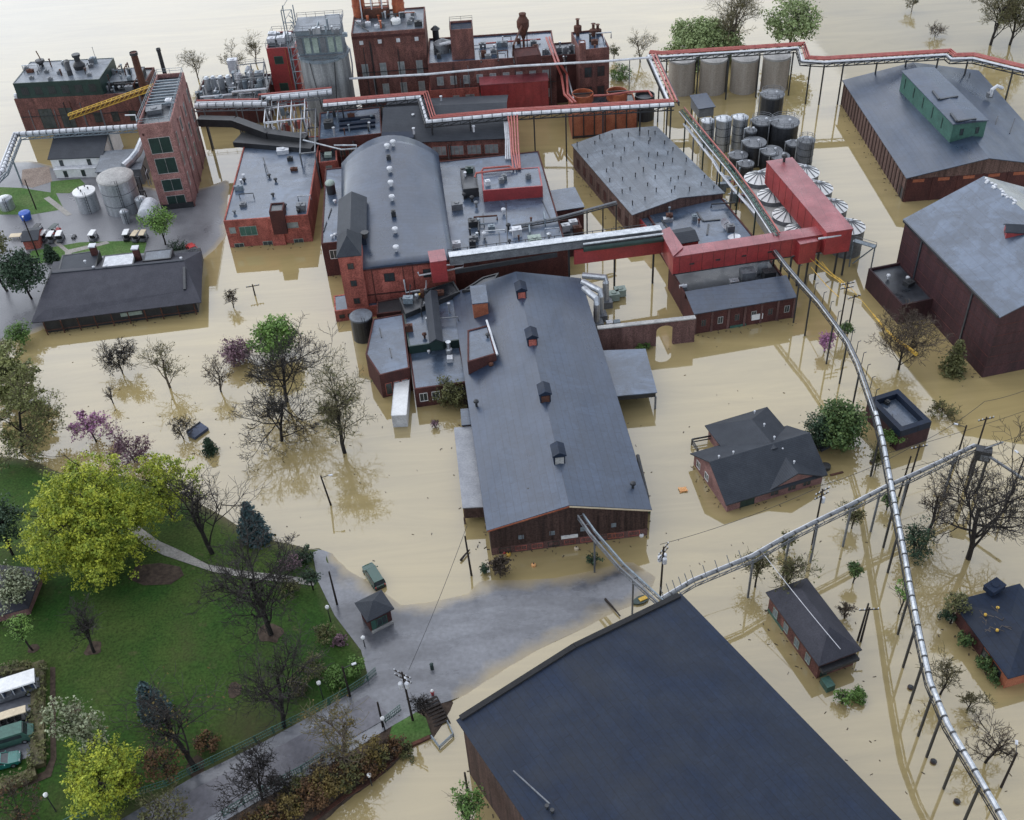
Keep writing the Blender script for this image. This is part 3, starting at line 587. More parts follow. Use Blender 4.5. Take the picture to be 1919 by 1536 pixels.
for q, hh in (((1083, 85), 6.5), ((1112, 86), 5.5), ((1120, 80), 4.5)):
    p = P(*q, 12.5); MB().lathe(p, [(.45, 12.4), (.45, 12.5 + hh * .5), (.95, 12.5 + hh * .55), (.95, 12.5 + hh * .75), (.35, 12.5 + hh * .8), (.35, 12.5 + hh), (.6, 12.6 + hh)], 10).build('roof_stack', 'rust', lc.root)
p = P(982, 92, 12.5); MB().lathe(p, [(.25, 12.4), (.3, 15), (1.5, 18.2), (1.5, 19.6), (.8, 20.8), (.9, 21.4), (.2, 21.6)], 14).build('cyclone', 'rust', lc.root)
mb = MB()
for k in range(4): mb.beam((p.x + 1.2 * math.cos(k * 1.57 + .7), p.y + 1.2 * math.sin(k * 1.57 + .7), 12.5), (p.x + 1.2 * math.cos(k * 1.57 + .7), p.y + 1.2 * math.sin(k * 1.57 + .7), 18.5), .16)
mb.build('cyclone_frame', 'dark_metal', lc.root)
MB().tube([P(962, 105, 13), P(962, 90, 15), P(962, 85, 18.5), (p.x, p.y, 19)], .25, 8).build('duct', 'rust', lc.root)
MB().tube([P(822, 84, 14.5), P(838, 80, 15.5), P(862, 79, 15.5), P(866, 86, 14.5), P(866, 96, 13)], .38, 8).build('duct', 'white_metal', lc.root)
p = P(830, 95, 12.5); MB().lathe(p, [(2.2, 12.5), (2.2, 14.6), (.3, 15.6)], 18).build('roof_tank', 'steel_grey', lc.root)
p = P(818, 78, 12.5); MB().lathe(p, [(.8, 12.5), (.8, 15.5), (1.2, 15.8), (.3, 16.6)], 12).build('roof_fan', 'dark_metal', lc.root)
for q in ((905, 88), (925, 100), (945, 86), (1000, 84), (1022, 100), (915, 110), (880, 104), (1060, 96), (1072, 92)): hvac(lc.root, P(*q, 12.5), (1.5, 1.2, 1.0), 0, 'steel_grey')
for k, q in enumerate(((897, 82), (935, 79), (975, 76))): MB().tube([P(q[0], q[1], 13.2), P(q[0] + 38, q[1] - 3, 13.2)], .22, 6).build('roof_pipe', 'red_pipe', lc.root)
for q in ((898, 95), (930, 92), (960, 97), (1010, 94)): MB().beam(P(q[0], q[1], 12.62), P(q[0] + 4, q[1] + 22, 12.62), .3, .25).build('roof_curb', 'dark_metal', lc.root)
fr = Bld('red_shed', 'bright red metal shed with pale pink roof in front of the long brick plant', 'shed', rect3((900, 160), (1027, 151), (899, 137), 8.5), 8.5, 'red_metal', 'red_roof', par=0, over=.15)
mb = MB()
for k in range(8): fr.strip(0, .5 + k * 2.0, .6 + k * 2.0, -.5, 8.4, 'red_metal', 'seam', .1)
fb = Bld('brick_block', 'low brick block with red panel between stillhouse and pink roofed shed', 'building', rect3((805, 172), (898, 165), (808, 140), 6), 6, 'brick_red', 'roof_tar', par=.3)
fb.row(0, 3, 2.4, 2.2, 2.2, .5, .5, frame='concrete', pane='glass_pale'); fb.strip(0, .3, 5.6, 1.0, 4.6, 'red_pipe', 'red_panel', .1)

# --- four tan tanks under the red pipe bridge
for i, q in enumerate(((1279, 109), (1338, 108), (1397, 106), (1456, 103))):
    c = P(*q, 8.5); r = 3.25
    t = T('storage_tank', ['leftmost pale tan storage tank under the red pipe bridge', 'second pale tan tank from the left under the red pipe bridge', 'third pale tan tank from the left under the red pipe bridge', 'rightmost pale tan storage tank under the red pipe bridge'][i], 'tank', (c.x, c.y, 0), 'pale tan tanks in a row by the river')
    MB().lathe(c, [(r, -1), (r, 8.5)], 32).build('shell', 'silo_tan', t); MB().lathe(c, [(r + .08, 8.5), (r + .08, 8.62), (.2, 9.3)], 32).build('lid', 'concrete', t)
    MB().lathe_hollow(c, r + .14, 8.2, 8.42, .14, 32).build('rim', 'concrete', t); mb = MB()
    for s_ in (-.25, .25): mb.beam((c.x + r * .95, c.y - r * .45 + s_, -.5), (c.x + r * .95, c.y - r * .45 + s_, 8.6), .09)
    for k in range(14): mb.beam((c.x + r * .95, c.y - r * .45 - .25, k * .6), (c.x + r * .95, c.y - r * .45 + .25, k * .6), .06)
    mb.build('ladder', 'dark_metal', t)
# --- orange brick low building with round copper pans
ob = Bld('orange_building', 'low orange brick building framed in dark steel under the pipe bridge', 'building', rect3((1072, 214), (1196, 204), (1076, 184), 6.2), 6.2, 'brick_orange', 'roof_tar', par=.2)
for k in range(7): ob.strip(0, .05 + k * (ob.edge(0)[3] - .35) / 6, .3 + k * (ob.edge(0)[3] - .35) / 6, -1, 6.2, 'dark_metal', 'post', .16)
ob.strip(0, 0.01, ob.edge(0)[3] - .01, .2, .6, 'dark_metal', 'sill_beam', .12)
for q, rr in (((1092, 186), 2.55), ((1156, 182), 2.5)):
    c = P(*q, 6.4); t = T('copper_pan', 'round copper pan on the orange building, ' + ('the left one by the red riser pipes' if q[0] < 1100 else 'the right one nearer the tan tanks'), 'vat', (c.x, c.y, 6.2), 'round copper pans')
    MB().lathe_hollow(c, rr, 6.25, 8.0, .22, 26).build('rim', 'copper', t); MB().lathe(c, [(rr - .23, 6.3), (rr - .23, 6.9)], 26).build('contents', 'rust', t); MB().beam((c.x - rr, c.y, 7.9), (c.x + rr, c.y, 7.9), .25).build('mixer_bar', 'dark_metal', t)
c = P(1208, 184, 5); t = T('dark_vat', 'dark open vat at the right end of the orange building', 'vat', (c.x, c.y, 0)); MB().lathe_hollow(c, 2.4, -.5, 6, .2, 24).build('shell', 'dark_metal', t); MB().lathe(c, [(2.15, 4.5), (2.15, 5)], 24).build('contents', 'steel_grey', t)

# --- dark slate roofed brick buildings in the middle
d1 = Bld('dryer_house', 'brick dryer house with pale flat roof and long black skylights', 'building', rect3((597, 263), (716, 251), (602, 212), 9), 9, 'brick_dark', 'roof_wet', par=.2)
for dy in (0, 9, 17):
    a, b = P(636, 226 + dy, 9.2), P(703, 219 + dy, 9.2); MB().beam(a, b, .95, .7).build('skylight', 'roof_dark', d1.root)
hvac(d1.root, P(617, 238, 9), (2, 2, 1.5), 0, 'dark_metal'); pipe_vent(d1.root, P(693, 240, 9), 1.3, .2, 'silver'); MB().box(P(622, 262, 8.6), (1, .5, 1)).build('scupper', 'dark_metal', d1.root)
d1.row(0, 6, 4.6, 1.5, 2.2, 2, .6, frame='brick_red', pane='glass')
d2 = Bld('slate_hall', 'large brick hall with dark slate gable roof and broad pale windows', 'hall', rect3((717, 268), (947, 258), (800, 186), 8.5), 8.5, 'brick', 'shingle', 'gable', 3.2, 0)
for k in range(4): d2.opening(0, 12.5 + k * 3.9, 4.8, 3.2, 2.4, 'brick_red', 'glass_pale', bars=2)
d2.row(1, 3, 4, 1.6, 2.6, 1.5, 1.5, frame='concrete', pane='glass')
for q in ((775, 224), (776, 250), (827, 190), (888, 246), (885, 205), (826, 206)): pipe_vent(d2.root, P(*q, 10), 1.2, .22, 'white_metal')
x = block(d2, rect3((718, 262), (774, 257), (722, 202), 9.6), 2, 9.6, 'roof_dark', 'roof_dark', 'west', 0)
sb = Bld('brick_shed', 'little red brick shed with a white hatch left of the arched roof', 'shed', rect3((598, 306), (632, 302), (600, 283), 6), 6, 'brick_red', 'roof_tar', par=.2)
sb.opening(0, 2, 3.6, 1.4, 1.6, 'green_pale', 'glass_pale')
MB().box(P(615, 290, 6.3), (1.6, 1.6, .8)).build('hatch', 'green_pale', sb.root)
p = P(618, 348, 7.6)

# --- small white house, metal shed and tanks on the yard
wh = Bld('white_house', 'small white two-storey house with slate gable roof on the wet yard', 'house', rect3((93, 297), (190, 293), (98, 247), 4.6), 4.6, 'white_paint', 'shingle', 'gable', 2.4, 0)
for u_ in (2.4, 9.0): wh.opening(0, u_, 2.6, .9, 1.5, 'dark_metal', 'glass', bars=0)
for u_ in (3.2, 7.4): wh.opening(0, u_, .5, 1, 1.7, 'dark_metal', 'glass', bars=0)
x = block(wh, rect3((101, 318), (178, 314), (102, 301), 2.6), 0, 2.6, 'white_paint', 'white_metal', 'porch', 0)
x.opening(0, 2.4, .6, .9, 1.6, 'dark_metal', 'glass', bars=0); x.opening(0, 6.6, .6, .9, 1.6, 'dark_metal', 'glass', bars=0)
ms = Bld('metal_shed', 'grey sheet metal shed between white house and big dome-topped tank', 'shed', rect3((182, 322), (262, 316), (190, 292), 4), 4, 'steel_grey', 'roof_pale', 'shed', .8, par=0)
MB().tube([P(268, 262, 8), P(258, 285, 6.5), P(246, 300, 5.2), P(232, 312, 4.8)], .95, 10).build('chute', 'silver', ms.root)
def tank(name, label, q, r, h, m, top='dome', ladder=True, z0=-.8, group=None, topm=None, rise=.6, n=24, legs=False):
    """q: picture point of the middle of the top rim at height h."""
    c = P(*q, h); t = T(name, label, 'tank', (c.x, c.y, max(0, z0)), group)
    MB().lathe(c, [(r, z0), (r, h)], n).build('shell', m, t, smooth=False)
    if top == 'dome': pr = [(r * 1.01, h)] + [(r * math.cos(a), h + rise * math.sin(a)) for a in (.25, .6, 1.0, 1.4)]
    elif top == 'cone': pr = [(r * 1.06, h), (r * 1.06, h + .12), (r * .12, h + rise)]
    else: pr = [(r * .97, h), (r * .97, h + .1)]
    MB().lathe(c, pr, n).build('lid', topm or m, t)
    mb = MB(); MB().lathe_hollow(c, r + .08, h - .25, h + .05, .16, n).build('rim', topm or m, t)
    if ladder:
        for s_ in (-.22, .22): mb.beam((c.x + s_ + r * .3, c.y - r * .96, max(z0, 0)), (c.x + s_ + r * .3, c.y - r * .96, h + .9), .08)
        for k in range(int(h / .7)): mb.beam((c.x - .22 + r * .3, c.y - r * .96, .4 + k * .7), (c.x + .22 + r * .3, c.y - r * .96, .4 + k * .7), .06)
        mb.build('ladder', 'dark_metal', t)
    return t, c
t, c = tank('big_tank', 'big grey tank with brownish domed top on the yard', (215, 330), 3.9, 8.5, 'silver', 'dome', topm='concrete', rise=.9, n=32)
for z in (2.8, 5.6): MB().lathe_hollow(c, 3.97, z, z + .15, .2, 32).build('hoop', 'steel_grey', t)
t, c = tank('small_tank', 'smaller round tank with white lid beside the big dome-topped tank', (157, 358), 2.35, 5, 'silver', 'cone', topm='white_paint', rise=.7)
for k in range(4): pipe_vent(t, V((c.x + 1.1 * math.cos(k * 1.5), c.y + 1.1 * math.sin(k * 1.5), 5.3)), .5, .12)
c = P(276, 398, 2.6); t = T('horizontal_tank', 'white capsule-shaped tank lying on cradles at the foot of the brick tower', 'tank', (c.x, c.y, .5)); ps = []
for k in range(11):
    a = -math.pi / 2 + math.pi * k / 10; ps.append((1.9 * math.cos(a) + .01, (-.9 if k < 5 else 3.2) + .9 * math.sin(a)))
mb = MB(); n = 20; vs = []; fs = []
for r, yy in ps:
    for j in range(n): vs.append(V((c.x + r * math.cos(j * 2 * math.pi / n), c.y + yy, c.z + r * math.sin(j * 2 * math.pi / n))))
for i in range(len(ps) - 1):
    for j in range(n): fs.append((i * n + j, i * n + (j + 1) % n, (i + 1) * n + (j + 1) % n, (i + 1) * n + j))
MB().add(vs, fs).build('shell', 'white_metal', t, smooth=True)
for yy in (-.4, 2.4): MB().box((c.x, c.y + yy, .9), (2.6, .4, 1.6)).build('cradle', 'concrete', t)
for i, (q, r, h, l) in enumerate((((8, 372), 1.6, 3.0, 'grey propane-like tank at the left picture edge by the yard lawn'), ((232, 396), .9, 3.2, 'slim silver tank in front of the big dome-topped tank'), ((262, 372), 1.1, 4.2, 'slim silver tank between big tank and brick tower'))): tank('yard_tank', l, q, r, h, 'silver', 'dome')
mb = MB(); mc = T('pipework', 'tangle of dark pipes and valves between big tank and brick tower', 'pipework', P(268, 350, 0))
random.seed(4)
for k in range(12):
    a = P(250 + random.random() * 34, 335 + random.random() * 55, .4); b = V((a.x + random.uniform(-2, 2), a.y + random.uniform(-1, 1), a.z)); MB().tube([a, a + V((0, 0, 2 + random.random() * 3)), b + V((0, 0, 2.5 + random.random() * 2)), b], .13, 6).build('pipe', random.choice(['dark_metal', 'silver', 'steel_grey']), mc)

# --- small plant on roofs and walls
def clutter(root, px, z, n, seed, mats=('steel_grey', 'dark_metal', 'silver', 'rust', 'steel_blue')):
    rg = random.Random(seed); f = [P(*q, z) for q in px]
    for k in range(n):
        u_, v = rg.random(), rg.random(); p = f[0].lerp(f[1], u_).lerp(f[3].lerp(f[2], u_), v); m = rg.choice(mats); t = rg.random()
        if t < .35: hvac(root, p, (rg.uniform(.6, 1.9), rg.uniform(.5, 1.3), rg.uniform(.5, 1.4)), rg.uniform(-.1, .1), m)
        elif t < .55: pipe_vent(root, p, rg.uniform(.6, 2.2), rg.uniform(.1, .25), m)
        elif t < .7: mushroom(root, p, rg.uniform(.7, 1.3), rg.uniform(.3, .5), m)
        else:
            d = V((rg.choice((-1, 1)) * rg.uniform(2, 5), 0, 0)) if rg.random() < .5 else V((0, rg.uniform(2, 4), 0)); h = rg.uniform(.5, 1.8); q = p + d; q.z = z
            MB().tube([p, p + V((0, 0, h)), q + V((0, 0, h)), q], rg.uniform(.1, .2), 6).build('pipe', m, root)
clutter(pw.root, ((200, 155), (258, 150), (255, 134), (205, 136)), 10.5, 14, 1); clutter(pw.root, ((195, 176), (258, 172), (250, 160), (195, 162)), 9, 16, 2); clutter(pw.root, ((35, 150), (180, 145), (182, 115), (45, 121)), 13.2, 12, 3)
clutter(side.root, ((372, 190), (495, 182), (488, 155), (376, 156)), 6, 34, 4, ('steel_grey', 'dark_metal', 'silver', 'white_metal', 'steel_blue')); clutter(lc.root, ((812, 115), (1035, 104), (1000, 78), (815, 82)), 12.5, 30, 5); clutter(st.root, ((665, 58), (785, 50), (780, 28), (668, 32)), 19, 18, 6, ('steel_grey', 'white_metal', 'copper', 'dark_metal'))
clutter(lc.root, ((1045, 104), (1086, 101), (1084, 86), (1048, 88)), 12, 8, 7); clutter(d1.root, ((604, 258), (710, 248), (700, 216), (606, 218)), 9, 10, 8); clutter(an.root, ((502, 88), (550, 86), (545, 68), (500, 70)), 15, 9, 9, ('steel_grey', 'silver', 'steel_blue'))
for b_, e_, n_, z_ in ((pw, 0, 7, 8.6), (st, 0, 4, 18), (lc, 0, 8, 12), (fb, 0, 3, 5.6), (d1, 0, 5, 8.6), (d2, 0, 5, 8)):
    rg = random.Random(n_ * 7); L_ = b_.edge(e_)[3]
    for k in range(n_): u_ = rg.uniform(.5, L_ - .5); b_.strip(e_, u_, u_ + .14, rg.uniform(-1, 2), z_ * rg.uniform(.7, 1), rg.choice(('dark_metal', 'rust', 'steel_grey')), 'downpipe', .16)
    b_.strip(e_, .05, L_ - .05, z_ * .52, z_ * .52 + .12, 'dark_metal', 'conduit', .14)
sf = T('steel_scaffold', 'open grey steel frame with vessels left of the crimson annex', 'steel frame', P(470, 165, 0)); fr_ = rect3((440, 150), (494, 144), (442, 122), 12); mb = MB()
for u_ in (0, .5, 1):
    for v in (0, 1): p = fr_[0].lerp(fr_[1], u_).lerp(fr_[3].lerp(fr_[2], u_), v); mb.beam((p.x, p.y, 0), (p.x, p.y, 12), .22)
for z in (6, 9, 12):
    for v in (0, 1): a, b = fr_[0].lerp(fr_[3], v), fr_[1].lerp(fr_[2], v); mb.beam((a.x, a.y, z), (b.x, b.y, z), .2)
    for u_ in (0, .5, 1): a, b = fr_[0].lerp(fr_[1], u_), fr_[3].lerp(fr_[2], u_); mb.beam((a.x, a.y, z), (b.x, b.y, z), .2)
mb.build('frame', 'steel_grey', sf); rail(fr_, 12, sf, 'steel_grey'); rg = random.Random(12)
for k in range(7):
    u_, v = rg.random(), rg.random(); p = fr_[0].lerp(fr_[1], u_).lerp(fr_[3].lerp(fr_[2], u_), v); z = rg.choice((6.1, 9.1)); MB().lathe(p, [(.6, z), (.65, z + 2), (.2, z + 2.5)], 12).build('vessel', rg.choice(('silver', 'white_metal', 'steel_blue')), sf)

clutter(pw.root, ((30, 186), (190, 178), (186, 168), (32, 174)), 9, 16, 31, ('yellow', 'steel_grey', 'dark_metal', 'white_metal', 'rust')); clutter(pw.root, ((195, 170), (260, 166), (250, 140), (196, 145)), 9, 18, 32); clutter(sl_, ((572, 74), (648, 70), (645, 40), (575, 42)), 24.2, 10, 33, ('steel_grey', 'steel_blue', 'silver')); clutter(fb.root, ((812, 168), (890, 162), (888, 148), (814, 150)), 6, 10, 34); clutter(lc.root, ((1090, 95), (1138, 90), (1134, 66), (1096, 68)), 15, 6, 35)
# --- flat roofed brick building left of the arched hall
b7 = Bld('brick_office', 'red brick building with broad pale flat roof and front chimney, left of the arched hall', 'building', rect3((419, 416), (577, 404), (436, 268), 6.2), 6.2, 'brick_red', 'roof_wet', par=.25)
L = b7.edge(0)[3]; b7.opening(0, 4.6, 2.6, 3.6, 2.2, 'green_pale', 'green_paint', bars=2); b7.opening(0, 10.6, 3.4, 1.6, 1.7, 'green_pale', 'glass_pale'); b7.opening(0, 13.8, 3.6, 2.6, 1.3, 'green_pale', 'glass_pale', bars=2); b7.opening(0, 1.4, 3.4, 1.3, 1.4, 'green_pale', 'glass_pale')
for u_ in (2.0, 8.0, 14.5): b7.opening(0, u_, -.4, 2.0, 1.3, 'green_pale', 'glass', bars=1)
x = block(b7, rect3((505, 402), (531, 400), (506, 386), 7.8), 3, 8.2, 'brick_dark', 'roof_tar', 'chimney', .3); b7.strip(0, 9.2, 11.9, -1, 6.6, 'brick_red', 'bay', .6)
for q, m in (((457, 332), 'white_metal'), ((458, 340), 'dark_metal'), ((505, 332), 'dark_metal'), ((517, 340), 'dark_metal'), ((512, 368), 'dark_metal'), ((515, 395), 'white_metal'), ((535, 388), 'dark_metal'), ((560, 398), 'dark_metal'), ((440, 400), 'steel_grey')): mushroom(b7.root, P(*q, 6.2), .9, .45, m)
hvac(b7.root, P(531, 286, 6.2), (2.6, 1.8, .9), .1, 'white_metal'); MB().beam(P(493, 295, 6.35), P(502, 322, 6.35), .12).build('roof_pipe', 'dark_metal', b7.root)
MB().prism(rect3((437, 270), (583, 282), (445, 250), 6.9), 6.2, 7.4).build('back_parapet', 'dark_metal', b7.root)

# --- hall with arched roof
fa = rect3((640, 508), (850, 485), (735, 296), 10.3); ah = Bld.__new__(Bld); ah.foot = fa; ah.h = 10.3; c = sum(fa, V((0, 0))) / 4
ah.root = T('arched_hall', 'big red-fronted hall with curved dark membrane roof and a line of vents', 'hall', (c.x, c.y, 0))
MB().prism(fa, -1.2, 10.25).build('wall', 'brick_red', ah.root)
mb = MB(); NU, NV = 14, 18; A, B_, C, D = fa; vs = []; fs = []
for j in range(NV + 1):
    v = j / NV; rise = .35 + 3.9 * v ** 1.5; bow = max(0, v - .86) / .14
    for i in range(NU + 1):
        u_ = i / NU; p = A.lerp(B_, u_).lerp(D.lerp(C, u_), v); k = 1 - (2 * u_ - 1) ** 2; n_ = (D - A).normalized()
        p = p + n_ * (k * 2.2 * bow - .25 * (1 - v)); vs.append(V((p.x, p.y, 10.35 + rise * k)))
W1 = NU + 1
for j in range(NV):
    for i in range(NU): fs.append((j * W1 + i, j * W1 + i + 1, (j + 1) * W1 + i + 1, (j + 1) * W1 + i))
base = len(vs); ring = [i for i in range(W1)] + [j * W1 + NU for j in range(1, NV + 1)] + [NV * W1 + i for i in range(NU - 1, -1, -1)] + [j * W1 for j in range(NV - 1, 0, -1)]
vs += [V((vs[i].x, vs[i].y, 10.26)) for i in ring]
for k in range(len(ring)): k2 = (k + 1) % len(ring); fs.append((ring[k], base + k, base + k2, ring[k2]))
o = MB().add(vs, fs).build('roof', 'roof', ah.root)
for p in o.data.polygons: p.use_smooth = p.normal.z > .5
def roofz(px, py):
    p = P(px, py, 11); best = min(vs[:base], key=lambda q: (q.x - p.x) ** 2 + (q.y - p.y) ** 2); p = P(px, py, best.z); best = min(vs[:base], key=lambda q: (q.x - p.x) ** 2 + (q.y - p.y) ** 2); return P(px, py, best.z)
for i, q in enumerate(((737, 272), (726, 279), (729, 300), (731, 322), (733, 348), (735, 375), (738, 404), (741, 436), (743, 470))):
    p = roofz(*q)
    if i in (2, 6): hvac(ah.root, p, (.9, .9, 1.0), .1, 'dark_metal')
    else: mushroom(ah.root, p, 1.3, .62, 'white_metal')
L = ah.edge(0)[3]
for u_ in (8.6, 15.9): ah.opening(0, u_, 6.9, 2.0, 1.9, 'brick_dark', 'glass', bars=1)
for u_ in (5.4, 11.2, 13): ah.strip(0, u_, u_ + .16, 0, 9.9, 'brick_dark', 'downpipe', .12)
ah.strip(0, 0.1, L - .1, 9.85, 10.2, 'brick_dark', 'cornice', .16); ah.strip(0, 4, L - .1, 4.2, 4.5, 'brick_dark', 'string_course', .06)
MB().tube([ah.at(0, 14, 8.6, .5), ah.at(0, 14.2, 7.9, .6), ah.at(0, 22.5, 8.6, .6), ah.at(0, 22.6, 9.4, .6), ah.at(0, 17, 9.6, .6)], .17, 8).build('wall_pipe', 'white_metal', ah.root)
MB().tube([ah.at(0, 11.2, 7.2, .4), ah.at(0, 11.3, 4.4, .6), ah.at(0, 15, 4.7, .6)], .17, 8).build('wall_pipe', 'white_metal', ah.root)
lf = Bld('front_lean_to', 'low red brick lean-to along the foot of the arched hall front', 'lean-to', rect3((627, 584), (752, 567), (636, 553), 2.4), 2.4, 'brick_red', 'roof_wet', par=.1)
lf.row(0, 2, .7, 1.1, .9, .4, 9, frame='brick_dark')
ft = Bld('hip_tower', 'red brick stair tower with dark hipped roof at the corner of the arched hall', 'tower', rect3((633, 482), (675, 478), (637, 446), 14), 14, 'brick_red', 'shingle', 'hip', 3.0, 1, over=.25)
for z in (11.2, 7.4, 3.4): ft.opening(0, ft.edge(0)[3] / 2, z, 1.2, 1.3, 'brick_dark', 'glass')
fg = Bld('roof_house', 'dark gabled roof house behind the hip-roofed stair tower', 'roof house', rect3((633, 448), (685, 443), (640, 375), 12.6), 12.6, 'roof_dark', 'shingle', 'gable', 1.5, 1, over=.2, z0=7)
pipe_vent(fg.root, fg.at(0, 5.2, 12.5), .9, .5, 'dark_metal')
ls = Bld('side_wing', 'pale flat-roofed wing between arched hall and narrow water channel', 'building', rect3((602, 458), (642, 454), (603, 318), 7.5), 7.5, 'brick_dark', 'roof_wet', par=.2)
ls.row(0, 1, 4, 1.6, 2, .5, .5); t, c = tank('roof_tank', 'green-topped dark drum on the pale wing beside the arched hall', (618, 342), .95, 10, 'dark_metal', 'dome', topm='green_pale', z0=7.5, ladder=False)
for q in ((623, 446), (629, 443), (628, 380)): mushroom(ls.root, P(*q, 7.5), .8, .4, 'white_metal')
for q in ((621, 400), (612, 425)): MB().beam(P(q[0], q[1] - 10, 7.7), P(q[0] - 6, q[1] + 8, 7.7), .15).build('roof_pipe', 'dark_metal', ls.root)
# --- broad flat roofs right of the arched hall
rb = Bld('flat_roofed_block', 'broad flat-roofed block covered with vents right of the arched hall', 'building', rect3((848, 492), (1064, 468), (852, 300), 7.5), 7.5, 'brick_dark', 'roof_wet', par=.15)
for i, (q, s_, m) in enumerate((((857, 391), (2.2, 1.5, 1.3), 'steel_grey'), ((969, 441), (1.8, 1.5, 1.6), 'white_metal'), ((1002, 454), (2.4, 1.8, 1.1), 'green_pale'), ((856, 462), (1.5, 1.1, 1), 'white_metal'), ((882, 350), (1.2, 1, .7), 'steel_grey'), ((890, 335), (.9, .9, 1.2), 'dark_metal'))): hvac(rb.root, P(*q, 7.5), s_, .1, m)
for q, m in (((908, 446), 'white_metal'), ((944, 401), 'white_metal'), ((1029, 448), 'silver'), ((882, 420), 'dark_metal'), ((953, 430), 'dark_metal'), ((871, 372), 'dark_metal'), ((885, 378), 'dark_metal'), ((893, 388), 'steel_grey'), ((985, 474), 'dark_metal')): mushroom(rb.root, P(*q, 7.5), 1.5, .5, m)
for a, b in (((935, 436), (938, 470)), ((948, 380), (952, 470)), ((1016, 375), (1032, 410)), ((905, 400), (912, 480))): MB().beam(P(*a, 7.6), P(*b, 7.6), .14, .1).build('roof_seam', 'roof_tar', rb.root)
ct = T('cable_tray', 'dark steel cable tray bridging the flat roof and the tin-roofed shed', 'cable tray', P(1030, 405, 7.6)); mb = MB()
pa, pb, pc = P(962, 425, 8.1), P(1037, 412, 8.3), P(1155, 380, 8.6)
for a, b in ((pa, pb), (pb, pc)):
    d = (b - a).normalized(); n_ = V((-d.y, d.x, 0)) * .55
    for s_ in (-1, 1): mb.beam(a + n_ * s_, b + n_ * s_, .22)
    for k in range(int((b - a).length / 1.2)): mb.beam(a + d * (k * 1.2) + n_, a + d * (k * 1.2) - n_, .12)
mb.build('tray', 'dark_metal', ct); MB().tube([pa + V((0, 0, .2)), pb + V((0, 0, .2)), pc + V((0, 0, .2))], .25, 6).build('pipe', 'steel_grey', ct)
for q in ((1100, 395), (1130, 388), (1155, 381)): p = P(*q, 8.2); MB().beam((p.x, p.y, -1), p, .25).build('leg', 'dark_metal', ct)
rs = Bld('red_penthouse', 'small red-walled roof house where the red pipes come down', 'roof house', rect3((905, 358), (1017, 349), (899, 322), 10), 10, 'red_metal', 'roof_wet', par=.12, z0=7.4)
for q in ((914, 346), (940, 342), (945, 336), (990, 334)): hvac(rs.root, P(*q, 10), (1, 1, .9), .2, 'white_metal' if q[0] < 930 else 'steel_grey')
bx = Bld('machine_box', 'dark machinery housing on the flat roof beside the red-walled roof house', 'housing', rect3((868, 356), (897, 353), (865, 316), 9.4), 9.4, 'dark_metal', 'roof_tar', par=.2, z0=7.45)
hvac(bx.root, P(880, 322, 9.4), (1.6, 1.2, 1.0), 0, 'green_dark'); pipe_vent(bx.root, P(872, 330, 9.4), .8, .2, 'white_metal')
rl = Bld('lean_to', 'lower grey lean-to right of the red-walled roof house', 'lean-to', rect3((1028, 398), (1094, 388), (1016, 361), 5.2), 5.2, 'brick_dark', 'roof_wet', par=0, over=.15)
jm = Bld('pump_house', 'dark roofless pump house with pipework below the cable tray', 'pump house', rect3((1046, 452), (1096, 446), (1040, 418), 4), 4, 'brick_dark', 'roof_tar', par=.5)
for q in ((1060, 432), (1074, 425), (1082, 436)): hvac(jm.root, P(*q, 4), (1.6, 1.2, 1.4), .2, 'white_metal' if q[0] < 1080 else 'rust')
# --- tin shed with rows of little vents
tn = Bld('tin_shed', 'weathered grey shed whose roof is dotted with small vent pipes', 'shed', rect3((1186, 402), (1355, 362), (1112, 264), 5.5), 5.5, 'planks_pale', 'roof_pale', 'gable', 1.4, 1, over=.3)
random.seed(11); a, b, c2, d_ = tn.foot; cnt = 0
for i in range(8):
    for j in range(6):
        u_, v = (i + .5) / 8 + random.uniform(-.04, .04), (j + .5) / 6 + random.uniform(-.05, .05)
        p = a.lerp(b, u_).lerp(d_.lerp(c2, u_), v); z = 5.5 + 1.4 * (1 - abs(2 * u_ - 1)) + .2
        pipe_vent(tn.root, V((p.x, p.y, z)), random.uniform(.5, .9), .1, 'dark_metal')
tn.row(3, 8, 1.2, 1.4, 2.2, 1, 1, frame='planks', pane='brick_dark')
te = Bld('dark_annex', 'dark-roofed annex with satellite dish at the end of the vent-dotted shed', 'building', quad([(1206, 392), (1347, 364), (1414, 446), (1262, 478)], 4.4), 4.4, 'brick_dark', 'roof_wet', par=.2)
for q in ((1250, 378), (1257, 378), (1264, 377)): mushroom(te.root, P(*q, 4.4), 1.0, .3, 'white_metal')
for a, b in (((1306, 398), (1318, 414)), ((1318, 414), (1350, 411)), ((1328, 420), (1325, 440)), ((1240, 412), (1252, 428))): MB().beam(P(*a, 4.5), P(*b, 4.5), .35, .2).build('roof_curb', 'roof_tar', te.root)
rr = Bld('red_cabin', 'little red cabin with grey gable roof on the dark annex', 'cabin', rect3((1268, 458), (1309, 451), (1262, 432), 6.6), 6.6, 'red_metal', 'shingle', 'gable', .8, 0, over=.15, z0=4.3)
rr.row(0, 2, 4.9, .8, .7, .3, .3, frame='brick_dark')
r2 = Bld('red_lean_to', 'narrow red-walled lean-to at the left of the dark annex', 'lean-to', quad([(1188, 398), (1206, 392), (1240, 432), (1222, 440)], 4.0), 4.0, 'red_metal', 'roof_wet', par=.1)
